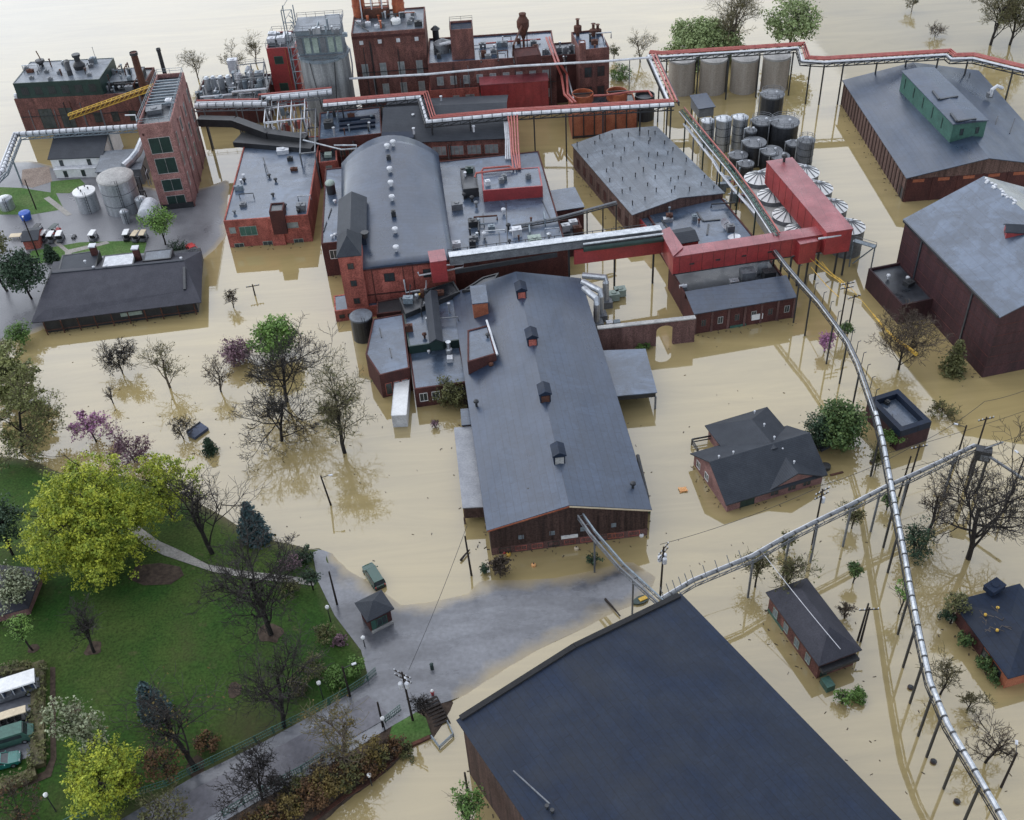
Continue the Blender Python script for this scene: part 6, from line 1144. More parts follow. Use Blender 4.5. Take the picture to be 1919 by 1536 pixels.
upole('thinner of two leaning poles beside the narrow red house', (1607, 1200), 7.8, 0, tilt=(.2, 0))
upole('thicker of two leaning poles beside the narrow red house, with crossarm', (1613, 1202), 7.2, 1, rot=0.0)
upole('pole with floodlight bottom right above the bare tree', (1876, 1475), 7.5, 0, lamp=True, rot=1.2)
upole('grey pole with double crossarm below the yellow hoses', (1572, 622), 11, 2, rot=.2)
upole('thinner pole with crossarm right of the double crossarm pole', (1588, 625), 8.5, 1, 0, rot=.3)
upole('leaning pole over the top right of the big bare tree', (1888, 940), 9, 0, lamp=True, tilt=(.4, .3), rot=2)
upole('slim pole with lamp arm standing alone in the wide flooded lawn', (621, 946), 6.5, 0, lamp=True, tilt=(-.6, 0), rot=.1)
upole('short dark pole on the bank beside the tan shrub', (718, 1362), 5.5, 0, land=True)
upole('short pole with small lamp by the park fence', (656, 1305), 6.6, 0, land=True, lamp=True)
upole('dark pole leaning at the left wall of the huge front warehouse', (876, 1482), 4.2, 0)
upole('little crooked pole in the flood near the left shelter', (478, 553), 2.6, 1, rot=.2)
upole('dark yard pole beside the golf carts', (72, 480), 9, 0, lamp=True, land=True, rot=2)
upole('thin yard pole at the edge of the lawn by the tanks', (68, 392), 7.5, 0, land=True)
def lamp(label, q, h, head='white_paint'):
    b = G(*q); t = T('lamp_post', label, 'lamp post', b); MB().tube([b - V((0, 0, .3)), b + V((0, 0, h))], .09, 8, .06).build('pole', 'dark_metal', t); c = b + V((0, 0, h)); MB().lathe(c, [(.12, c.z), (.28, c.z + .15), (.28, c.z + .4), (.08, c.z + .6)], 10).build('globe', head, t)
lamp('globe lamp post in the lower left corner of the park', (105, 1520), 3.6); lamp('globe lamp post on the shore by the guard booth pavement', (620, 1165), 3); lamp('globe lamp post among bare branches by the park fence', (606, 1310), 3.4); lamp('globe lamp at the park corner beside the road', (684, 1212), 1.8); lamp('globe lamp on the bank edge above the brown shrubs', (697, 1472), 2.2); lamp('globe lamp on the verge by the steps', (722, 1370), 2.6)
# wires
def wire(label, a, b, sag=1.2, r=.035, m='wire', name='overhead_wire'):
    a, b = V(a), V(b); t = MB().tube([a.lerp(b, k / 12) - V((0, 0, sag * 4 * (k / 12) * (1 - k / 12))) for k in range(13)], r, 5).build(name, m); put(t, label, 'wire')
wire('slack wire from the long warehouse corner pole down to the roadside transformer pole', P(875, 985, 8), P(766, 1255, 9), .6)
wire('pale cable from the trestle down over the narrow red house roof', P(1428, 1034, 8.5), P(1575, 1216, 6.2), .2, .05, 'white_metal', 'cable')
wire('thin wire running beside the trestle towards the sunken-roof block', P(1237, 1020, 10), P(1530, 915, 11), .8)
wire('thin wire from house pole to the leaning poles', P(1530, 912, 11), P(1712, 835, 11.5), .8)
wire('thin wire from the leaning pole to the tall bare pole', P(1712, 835, 11.5), P(1845, 752, 12), .8)
wire('thin wire leaving the tall bare pole to the right edge', P(1845, 752, 12), P(1990, 700, 12), .8)
wire('wire along the flooded street past the sunken-roof block', P(1660, 850, 6), P(1990, 745, 6), .5)
wire('wire along the flooded street nearer the big bare tree', P(1690, 880, 6), P(1990, 790, 6), .5)
for k, (a, b) in enumerate((((1518, 484), (1580, 530)), ((1528, 484), (1590, 534)), ((1540, 490), (1592, 545)), ((1520, 500), (1572, 556)))): wire('yellow hose from red gallery to pole, ' + ['uppermost', 'second from top', 'second lowest', 'lowest'][k] + ' of four', P(*a, 7), P(*b, 8.5), .3, .07, 'yellow', 'hose')
# ------------------------------------------------------------------ vehicles
def vframe(name, label, cat, q, head, z=None, group=None, land=True):
    b = G(*q) if land else P(*q, 0)
    if z is not None: b.z = z
    t = T(name, label, cat, b, group); d = V((math.cos(head), math.sin(head), 0)); s_ = V((-d.y, d.x, 0)); b = b.copy()
    return t, (lambda x, y, zz: b + d * x + s_ * y + V((0, 0, zz)))
def heading(a, b): a, b = P(*a), P(*b); return math.atan2(b.y - a.y, b.x - a.x)
def loftx(at, secs):
    """secs: (x, half width, z0, z1) stations along the body."""
    mb = MB()
    for (x0, w0, a0, b0), (x1, w1, a1, b1) in zip(secs, secs[1:]):
        mb.loft([at(x0, -w0, a0), at(x0, w0, a0), at(x0, w0 * .93, b0), at(x0, -w0 * .93, b0)], [at(x1, -w1, a1), at(x1, w1, a1), at(x1, w1 * .93, b1), at(x1, -w1 * .93, b1)])
    return mb
def wheels(t, at, xs, hw, r=.34):
    for x in xs:
        for s_ in (-1, 1):
            mb = MB(); pr = [at(x, s_ * (hw - .22), r), at(x, s_ * (hw + .02), r)]; w_ = mb.tube(pr, r, 14).build('wheel', 'rubber', t); MB().tube([at(x, s_ * (hw - .02), r), at(x, s_ * (hw + .035), r)], r * .55, 10).build('rim', 'silver', w_)
def car(label, q, head, paint, L=4.7, W=1.9, kind='suv', z=None, group=None, cat='car', name='parked_car', land=True):
    t, at = vframe(name, label, cat, q, head, z, group, land); h = L / 2; w_ = W / 2
    loftx(at, [(-h, w_ * .86, .42, .95), (-h + .15, w_ * .96, .34, 1.02), (-h + .9, w_, .3, 1.02), (h - 1.3, w_, .3, 1.02), (h - .35, w_ * .94, .32, .9), (h, w_ * .8, .42, .74)]).build('body', paint, t)
    r0, r1, f0, f1 = (-h + .12, -h + .4, h - 1.9, h - 1.15) if kind == 'suv' else (-h + .7, -h + 1.35, h - 2.2, h - 1.35)
    H = 1.72 if kind == 'suv' else 1.42; wr = w_ * .76
    g = MB(); lo = [at(r0, -w_ * .9, 1.0), at(r0, w_ * .9, 1.0), at(f1, w_ * .9, 1.0), at(f1, -w_ * .9, 1.0)]; hi = [at(r1, -wr, H - .06), at(r1, wr, H - .06), at(f0, wr, H - .06), at(f0, -wr, H - .06)]
    g.loft(lo, hi).build('window', 'glass', t); rf = MB(); e = [(r1 - .1, -wr - .02), (r1 - .1, wr + .02), (f0 + .08, wr + .02), (f0 + .08, -wr - .02)]
    rf.loft([at(x, y, H - .055) for x, y in e], [at(x * .985, y * .94, H + .03) for x, y in e]); rf.build('roof', paint, t)
    for x0, x1 in ((r0, r1), (f1, f0)):
        for s_ in (-1, 1): MB().beam(at(x0, s_ * w_ * .9, 1.0), at(x1, s_ * wr, H), .09).build('pillar', paint, t)
    for s_ in (-1, 1):
        MB().box(at(h - .12, s_ * w_ * .62, .72), (.18, .34, .16), head).build('headlight', 'glass_pale', t); MB().box(at(-h + .03, s_ * w_ * .74, .86), (.12, .16, .3), head).build('tail_light', 'car_red', t); MB().box(at(f1 - .35, s_ * (w_ + .1), 1.08), (.14, .22, .14), head).build('mirror', paint, t)
    MB().box(at(-h - .02, 0, .5), (.14, W * .86, .2), head).build('bumper', 'dark_metal', t); MB().box(at(h - .02, 0, .45), (.14, W * .8, .2), head).build('bumper', 'dark_metal', t)
    wheels(t, at, (-h + .85, h - .9), w_); return t
hd = heading((714, 1097), (686, 1052)); t = car('dark green station car with pale green roof parked in shallow floodwater', (701, 1082), hd, 'car_green', 5.0, 1.95, z=-.25, land=False)
car('bright red car parked on wet pavement by the leafy tree', (361, 470), heading((370, 478), (350, 456)), 'car_red', 4.3, 1.75, 'car')
car('teal car with roof rack at the bottom of the park car park', (6, 1432), .25, 'car_teal', 4.6, 1.9, 'car')
t, at = vframe('van', 'dark green van beside the teal car in the park car park', 'van', (18, 1390), .28); loftx(at, [(-3.2, .95, .4, 2.1), (-3, 1.0, .35, 2.3), (2.2, 1.0, .35, 2.3), (2.6, .98, .35, 1.5), (3.3, .9, .4, 1.2)]).build('body', 'green_paint', t); MB().loft([at(-3, -1.02, 1.4), at(2, -1.02, 1.4), at(2, 1.02, 1.4), at(-3, 1.02, 1.4)], [at(-3, -1.0, 2.0), at(2, -1.0, 2.0), at(2, 1.0, 2.0), at(-3, 1.0, 2.0)]).build('window', 'glass', t); MB().loft([at(2.18, -.85, 1.52), at(2.66, -.85, 1.48), at(2.66, .85, 1.48), at(2.18, .85, 1.52)], [at(2.17, -.8, 2.2), at(2.3, -.8, 2.2), at(2.3, .8, 2.2), at(2.17, .8, 2.2)]).build('windscreen', 'glass', t); wheels(t, at, (-2, 2), 1.0, .38)
for s_ in (-1, 1): MB().box(at(3.2, s_ * .6, .85), (.2, .3, .2), .28).build('headlight', 'glass_pale', t)
t, at = vframe('shuttle_bus', 'white open-sided shuttle bus in the park car park beside the hedge', 'bus', (14, 1306), .32); loftx(at, [(-4.2, 1.05, .45, 1.2), (4.0, 1.05, .45, 1.2), (4.4, .95, .5, 1.1)]).build('body', 'steel_grey', t); loftx(at, [(-4.4, 1.2, 2.5, 2.66), (4.3, 1.2, 2.5, 2.66)]).build('roof', 'white_paint', t)
for k in range(7):
    for s_ in (-1, 1): MB().beam(at(-4.1 + k * 1.35, s_ * 1.0, 1.1), at(-4.1 + k * 1.35, s_ * 1.0, 2.5), .1).build('post', 'white_metal', t)
    MB().box(at(-3.6 + k * 1.2, 0, 1.45), (.3, 1.8, .6), .32).build('seat', 'slate_blue', t)
wheels(t, at, (-2.8, 2.8), 1.05, .42)
def cart(label, q, head, roof='white_paint', L=2.6, rows=1, body='steel_grey', group='golf carts parked on the yard'):
    t, at = vframe('golf_cart', label, 'golf cart', q, head, None, group); h = L / 2
    loftx(at, [(-h, .55, .3, .7), (-h + .3, .6, .28, .75), (h - .7, .6, .28, .5), (h - .15, .55, .3, .8), (h, .45, .35, .7)]).build('body', body, t); loftx(at, [(-h + .02, .6, 1.85, 1.93), (0, .64, 1.9, 2.0), (h - .25, .6, 1.85, 1.93)]).build('canopy', roof, t)
    for x in (-h + .2, h - .5):
        for s_ in (-1, 1): MB().beam(at(x, s_ * .52, .6), at(x, s_ * .52, 1.88), .06).build('post', 'dark_metal', t)
    for k in range(rows): sb_ = MB().box(at(-.3 - k * .9 + (rows - 1) * .5, 0, .8), (.5, 1.05, .16), head).build('seat', 'rubber', t); MB().box(at(-.58 - k * .9 + (rows - 1) * .5, 0, 1.1), (.12, 1.05, .5), head).build('backrest', 'rubber', t)
    MB().tube([at(h - .6, .25, .7), at(h - .85, .25, 1.1)], .04, 6).build('steering_column', 'dark_metal', t); wheels(t, at, (-h + .45, h - .4), .6, .26); return t
gc = [((84, 449), 'white-roofed golf cart nearest the brick booth'), ((99, 451), 'white-roofed golf cart between two others in the row of three'), ((115, 450), 'white-roofed golf cart at the right of the row of three'), ((177, 449), 'white-roofed golf cart parked alone mid-yard'), ((240, 448), 'dark golf cart with small white roof, left of the right-hand three'), ((257, 450), 'cream-roofed golf cart in the middle of the right-hand three'), ((271, 449), 'cream-roofed golf cart next to the leafy tree')]
for k, (q, l) in enumerate(gc): cart(l, q, 1.5 + .06 * ((k * 7) % 5 - 2), 'white_paint' if k < 5 else 'tan', body='steel_grey' if k != 4 else 'dark_metal')
cart('red golf cart parked behind the row of three', (106, 437), 1.2, 'green_dark', body='car_red'); cart('dark golf cart behind the brick booth', (74, 437), 1.4, 'dark_metal', body='slate_blue')
cart('long tan-roofed golf cart with several seats in the park car park', (28, 1352), .3, 'tan', 4.4, 3, 'dark_metal', group=None)
t, at = vframe('hand_trolley', 'small dark hand trolley standing between golf carts', 'trolley', (139, 445), 1.5); MB().box(at(0, 0, .4), (1.3, .7, .12), 1.5).build('platform', 'dark_metal', t); MB().tube([at(-.6, -.3, .4), at(-.7, -.3, 1.2), at(-.7, .3, 1.2), at(-.6, .3, .4)], .04, 6).build('handle', 'white_metal', t); wheels(t, at, (-.4, .4), .4, .16)
t, at = vframe('semi_trailer', 'white box semi-trailer backed up to the brick store doors', 'trailer', (751, 797), heading((748, 800), (753, 745)), -1.3, land=False); MB().loft([at(-.3, -1.25, .9), at(10.6, -1.25, .9), at(10.6, 1.25, .9), at(-.3, 1.25, .9)], [at(-.3, -1.25, 3.9), at(10.6, -1.25, 3.9), at(10.6, 1.25, 3.9), at(-.3, 1.25, 3.9)]).build('box', 'white_paint', t)
for s_ in (-.62, .62): MB().box(at(-.33, s_, 2.4), (.08, 1.2, 2.9), heading((748, 800), (753, 745))).build('door', 'white_metal', t)
for s_ in (-1, 1): MB().beam(at(-.3, s_ * 1.27, 3.92), at(10.6, s_ * 1.27, 3.92), .08).build('top_rail', 'white_metal', t)
wheels(t, at, (1.2, 2.4), 1.2, .5)
t, at = vframe('skip', 'round bright blue bin on the wet yard above the golf carts', 'bin', (50, 410), 0); c = at(0, 0, 0); MB().lathe(c, [(1.05, c.z), (1.25, c.z + 1.5)], 18).build('body', 'blue_paint', t); MB().lathe(c, [(1.3, c.z + 1.5), (1.2, c.z + 1.75), (.2, c.z + 2.0)], 18).build('lid', 'blue_paint', t)
t, at = vframe('table', 'low tan table on the yard left of the brick booth', 'table', (31, 446), 0); MB().box(at(0, 0, .75), (2.4, 1.5, .1)).build('tabletop', 'tan', t)
for x in (-1, 1):
    for y in (-.6, .6): MB().beam(at(x, y, 0), at(x, y, .7), .1).build('leg', 'dark_metal', t)
# ------------------------------------------------------------------ fences, steps, debris
def fence(name, label, px, h=1.5, m='green_paint', step=2.4, rails=3, land=True):
    ps = [G(*q) if land else P(*q, 0) for q in px]; t = T(name, label, 'fence', ps[0]); mb = MB(); pb = MB()
    for a, b in zip(ps, ps[1:]):
        n_ = max(1, int((b - a).length / step))
        for k in range(n_):
            p, q = a.lerp(b, k / n_), a.lerp(b, (k + 1) / n_)
            p.z = max(land_z(p.x, p.y), -.3); q.z = max(land_z(q.x, q.y), -.3); pb.beam(p - V((0, 0, .3)), p + V((0, 0, h)), .12)
            for r in range(rails): zz = V((0, 0, h * (.15 + .8 * r / max(1, rails - 1)))); mb.beam(p + zz, q + zz, .07)
            for j in range(9): pp = p.lerp(q, (j + .5) / 9); mb.beam(pp + V((0, 0, .15)), pp + V((0, 0, h * .95)), .045)
    mb.build('panel', m, t); pb.build('posts', m, t); return t
fence('park_fence', 'long teal railing fence between the park and the road', [(100, 1560), (160, 1530), (262, 1490), (312, 1474), (400, 1430), (480, 1391), (580, 1341), (655, 1299), (690, 1276), (706, 1262)], 1.5)
fence('road_fence', 'teal railing fence on the bank side of the road', [(420, 1530), (495, 1484), (567, 1446), (605, 1422), (640, 1404)], 1.4)
fence('verge_fence', 'short teal fence piece beside the green verge and pole', [(722, 1354), (752, 1330)], 1.3)
ground('verge_grass', [(724, 1408), (735, 1360), (775, 1332), (798, 1345), (808, 1376), (770, 1394), (742, 1420)], 'grass_yard', .1, 1.2)
sp = T('steps', 'dark stair treads leading down from the road into the flood', 'steps', P(818, 1335, 0)); a, b = P(803, 1312, .75), P(828, 1362, .1); d = (b - a); n_ = V((-d.y, d.x, 0)).normalized()
for k in range(8): p = a + d * (k / 8); MB().beam(p - n_ * .9, p + n_ * 1.2, .3, .12).build('tread', 'pole_wood', sp)
for s_ in (-.9, 1.2): MB().beam(a + n_ * s_ - V((0, 0, .1)), b + n_ * s_ - V((0, 0, .1)), .12, .25).build('stringer', 'pole_wood', sp)
fl = T('railing', 'pale railing corner poking from the flood below the steps', 'railing', P(830, 1380, 0)); ps = [P(808, 1378, .8), P(823, 1398, .7), P(849, 1374, .7), P(838, 1350, .7)]; mb = MB()
for a, b in zip(ps, ps[1:]): mb.beam(a, b, .14); mb.beam(a - V((0, 0, .4)), b - V((0, 0, .4)), .1)
for p in ps: mb.beam((p.x, p.y, -.6), p, .14)
mb.build('rail', 'steel_blue', fl)
fb_ = T('roof_wreck', 'floating dark blue shed roof beside small black conifer', 'roof', P(370, 805, 0)); f = quad([(350, 812), (376, 793), (390, 800), (364, 819)], .7); a, b, c2, d_ = [V((p.x, p.y, .1)) for p in f]; MB().loft([a, b, c2, d_], [a + V((0, 0, .5)), b + V((0, 0, .5)), c2 + V((0, 0, .9)), d_ + V((0, 0, .9))]).build('roof', 'slate_blue', fb_); MB().beam(d_ + V((0, 0, .95)), c2 + V((0, 0, .95)), .2).build('ridge_cap', 'dark_metal', fb_)
pl = T('pallet', 'pale orange pallet floating between long warehouse and rose brick house', 'pallet', P(1280, 917, 0)); c = P(1280, 917, .15)
for k in range(5): MB().box((c.x - .5 + k * .25, c.y, .2), (.2, .95, .06), .3).build('board', 'orange', pl)
for k in (-.4, 0, .4): MB().box((c.x, c.y + k, .1), (1.25, .1, .12), .3).build('bearer', 'orange', pl)
yb = T('hose', 'thick yellow hose strung through the bare tree by the maroon warehouse', 'hose', P(1680, 635, 0)); MB().tube([P(1636, 588, 6), P(1655, 611, 6), P(1678, 635, 6.2), P(1700, 650, 6.4), P(1718, 664, 6.4)], .13, 8, .34).build('tube', 'yellow', yb); MB().tube([P(1636, 588, 6), P(1600, 545, 7.5), P(1572, 520, 8)], .06, 6).build('line', 'yellow', yb)
cn = T('canoe', 'green and yellow boat-shaped float beneath the double pipe trestle', 'float', P(1201, 1126, 0)); c = P(1201, 1126, 0); secs = []
mb = MB(); hd = heading((1186, 1132), (1214, 1120)); dd = V((math.cos(hd), math.sin(hd), 0)); ss = V((-dd.y, dd.x, 0)); st4 = [(-1.3, .1), (-.8, .5), (0, .7), (.8, .55), (1.3, .1)]
for (x0, w0), (x1, w1) in zip(st4, st4[1:]): mb.loft([c + dd * x0 + ss * (k * w0) + V((0, 0, z)) for k, z in ((-1, .35), (1, .35), (.7, -.1), (-.7, -.1))], [c + dd * x1 + ss * (k * w1) + V((0, 0, z)) for k, z in ((-1, .35), (1, .35), (.7, -.1), (-.7, -.1))])
mb.build('hull', 'green_dark', cn); MB().box((c.x + .3, c.y + .1, .42), (1.2, .6, .14), hd).build('deck', 'yellow', cn)
for q0, q1, l in (((1134, 1122), (1162, 1154), 'dark log lying half afloat on the road by the float'), ((863, 1050), (880, 1030), 'thin dark log leaning in water near the bare pole')):
    t = T('log', l, 'log', P(*q0, 0)); a, b = P(*q0, .3), P(*q1, .3); MB().tube([a, a.lerp(b, .5) + V((0, 0, .1)), b], .18, 7, .1).build('trunk', 'pole_wood', t)
t = T('fire_hydrant', 'small red hydrant with white cap at the road edge above the steps', 'hydrant', G(811, 1302)); c = G(811, 1302); MB().lathe(c, [(.2, c.z - .2), (.22, c.z + .7), (.28, c.z + .72), (.24, c.z + .9)], 10).build('barrel', 'car_red', t); MB().lathe(c, [(.24, c.z + .9), (.16, c.z + 1.1), (.06, c.z + 1.2)], 10).build('cap', 'white_paint', t)
t = T('bollard', 'lone dark green bollard standing on the wet road', 'bollard', G(810, 1254)); c = G(810, 1254); MB().lathe(c, [(.26, c.z - .2), (.24, c.z + 1.1), (.28, c.z + 1.15), (.1, c.z + 1.3)], 10).build('post', 'green_dark', t); MB().box((c.x, c.y, c.z + .9), (.42, .3, .5)).build('box', 'dark_metal', t)
tv = T('floating_crate', 'mauve panel floating below the evergreen by the rose brick house', 'crate', P(1537, 832, 0)); c = P(1537, 832, .3); MB().box(c, (1.8, 2.6, .5), .5).build('panel', 'shingle_brown', tv); MB().box((c.x, c.y, .6), (1.9, .15, .1), .5).build('batten', 'dark_metal', tv)
bs = T('boiler_stub', 'round dark drum with plank in the water by the house gable corner', 'drum', P(1547, 877, 0)); c = P(1547, 877, 0); MB().lathe(c, [(.75, -.4), (.75, .6), (.5, .75)], 14).build('drum', 'dark_metal', bs); MB().beam(P(1556, 890, .1), P(1580, 884, .1), .35, .1).build('plank', 'rust', bs)

for q, m, l in (((953, 1040), 'yellow', 'small yellow drum bobbing at the gable foot of the long warehouse'), ((1080, 1029), 'tan', 'pale jug bobbing below the sign of the long warehouse gable'), ((945, 1035), 'car_red', 'small red drum bobbing beside the yellow drum'), ((1202, 1004), 'white_paint', 'white jug at the right corner of the long warehouse gable'), ((1000, 1060), 'orange', 'orange float drifting in the shade of the long warehouse gable')):
    c = P(*q, 0); t = T('float', l, 'drum', c); MB().lathe(c, [(.3, -.2), (.36, .1), (.34, .35), (.12, .5)], 10).build('body', m, t); MB().lathe(c, [(.12, .5), (.12, .6)], 8).build('cap', 'dark_metal', t)
rwl = T('retaining_wall', 'low dark retaining wall along the flooded foot of the bank', 'wall', P(680, 1460, 0)); mb = MB(); ps = [P(*q, 0) for q in ((560, 1560), (600, 1530), (650, 1492), (700, 1462), (760, 1402), (806, 1382))]
for a, b in zip(ps, ps[1:]): mb.beam(a + V((0, 0, -.2)), b + V((0, 0, -.2)), .45, 1.1)
mb.build('wall', 'rust', rwl)
# drifted litter along walls and shores: nobody could count it
mb = MB(); rg = random.Random(99)
for b_, e_ in ((mw, 0), (mw, 1), (mw, 3), (b7, 0), (ll, 0), (hA, 0), (hA, 3), (nh, 3), (nh, 0), (rh, 0), (mr, 0), (bw, 3), (bk, 0), (bt, 2), (bt, 3), (tn, 3), (ls, 0)):
    a, d, n_, L_ = b_.edge(e_)
    for k in range(int(L_ * 1.1)):
        u_ = rg.uniform(0, L_); o_ = .25 + rg.random() ** 3 * 2.2; p = a + d * u_ + n_ * o_; r_ = rg.uniform(0, 3); mb.beam(V((p.x, p.y, .04)), V((p.x + math.cos(r_) * rg.uniform(.1, .55), p.y + math.sin(r_) * rg.uniform(.1, .55), .05)), rg.uniform(.05, .16), .06)
for k in range(260):
    q = (rg.uniform(80, 860), rg.uniform(640, 1080)) if k % 2 else (rg.uniform(1180, 1900), rg.uniform(640, 1500)); p = P(*q, .04)
    if land_z(p.x, p.y) < -.1: r_ = rg.uniform(0, 3); mb.beam(p, p + V((math.cos(r_) * rg.uniform(.1, .5), math.sin(r_) * rg.uniform(.1, .5), 0)), rg.uniform(.04, .12), .05)
put(mb.build('floating_litter', 'twig_brown'), 'thin drift of twigs and scraps floating on the flood along walls', 'debris', None, 'stuff')
# ------------------------------------------------------------------ trees
class Rng(random.Random): pass
def grow(rng, base, H, r, zc, levels, kids, droop=0.0, lean=(0, 0), fork=.3, up=.25):
    """Limbs as polylines: list of (level, points, r0, r1). r: crown radius, zc: crown centre height."""
    out = []; cen = base + V((lean[0], lean[1], zc)); tips = []
    def br(p, d, L, rad, lv):
        n = 4 if lv < 2 else (3 if lv < 3 else 2); pts = [p.copy()]; q = p.copy(); dd = d.copy()
        for i in range(n):
            dd = (dd + V((rng.uniform(-1, 1), rng.uniform(-1, 1), rng.uniform(-.6, .8))) * (.12 + .07 * lv) + V((0, 0, up * .25 if lv else 0)) - V((0, 0, droop * lv * .12))).normalized(); q = q + dd * (L / n); pts.append(q.copy())
        r1 = rad * (.62 if lv == 0 else .35); out.append((lv, pts, rad, r1))
        if lv >= levels: tips.append(q); return
        k = kids[min(lv, len(kids) - 1)]
        for j in range(k):
            t = (fork + (1 - fork) * (j + rng.random()) / k) if lv == 0 else (.25 + .75 * (j + rng.random()) / k); t = min(.999, t); f = t * n; i0 = int(f); s0 = pts[i0].lerp(pts[i0 + 1], f - i0)
            a = 2.4 * j + rng.uniform(-.5, .5) + lv * 1.3
            if lv == 0:
                tgt = cen + V((math.cos(a) * r * rng.uniform(.5, .95), math.sin(a) * r * rng.uniform(.5, .95), rng.uniform(-.55, .8) * (H - zc))); nd = (tgt - s0); LL = nd.length * rng.uniform(.75, .95); nd.normalize(); nd = (nd + V((0, 0, .25))).normalized()
            else:
                o = dd.orthogonal().normalized(); e = dd.cross(o); sp = rng.uniform(.55, 1.0); nd = (dd * math.cos(sp) + (o * math.cos(a) + e * math.sin(a)) * math.sin(sp)).normalized(); LL = L * rng.uniform(.42, .66)
            br(s0, nd, LL, max(.022, rad * (.45 if lv == 0 else .5)), lv + 1)
    br(base - V((0, 0, .4)), (V((lean[0], lean[1], max(.5, H * .75)))).normalized(), H * .72, max(.12, H * .024), 0)
    return out, tips
def wood(root, out, bark, twig, split=2):
    a, b = MB(), MB()
    for lv, pts, r0, r1 in out:
        if lv <= split: a.tube(pts, r0, 7 if lv == 0 else 4, r1, caps=False)
        else: b.tube(pts, max(.032, r0), 3, max(.02, r1), caps=False)
    a.build('trunk', bark, root); return b
def cards(mb, rng, c, n, rad, size, flat=.0, squash=.8):
    for _ in range(n):
        v = V((rng.gauss(0, 1), rng.gauss(0, 1), rng.gauss(0, 1) * squash)); v = v * (rad / 1.7); p = c + v; nn = (V((rng.uniform(-1, 1), rng.uniform(-1, 1), rng.uniform(-.2, 1) + flat)) + v.normalized() * .8).normalized(); u_ = nn.orthogonal().normalized(); k = nn.cross(u_); a = rng.uniform(0, 3.1); u2 = u_ * math.cos(a) + k * math.sin(a); k2 = nn.cross(u2); s_ = size * rng.uniform(.45, 1.5)
        mb.add([p - u2 * s_ - k2 * s_ * .5, p + u2 * s_ * .2 - k2 * s_ * .75, p + u2 * s_, p - u2 * s_ * .1 + k2 * s_ * .75], [(0, 1, 2, 3)])
def dims(q, top, wpx, base):
    """Crown radius and heights from the picture extents (water line q, crown top y, crown width)."""
    p = base; s = FPX / ((p - V((0, 0, CAMH))).dot(V((ROT[0][2], ROT[1][2], ROT[2][2])))); r = wpx / 2 / s; dist = math.hypot(p.x, p.y); ct = dist / math.hypot(dist, CAMH); sn = CAMH / math.hypot(dist, CAMH)
    return s, r, ct, sn
NT = [0]
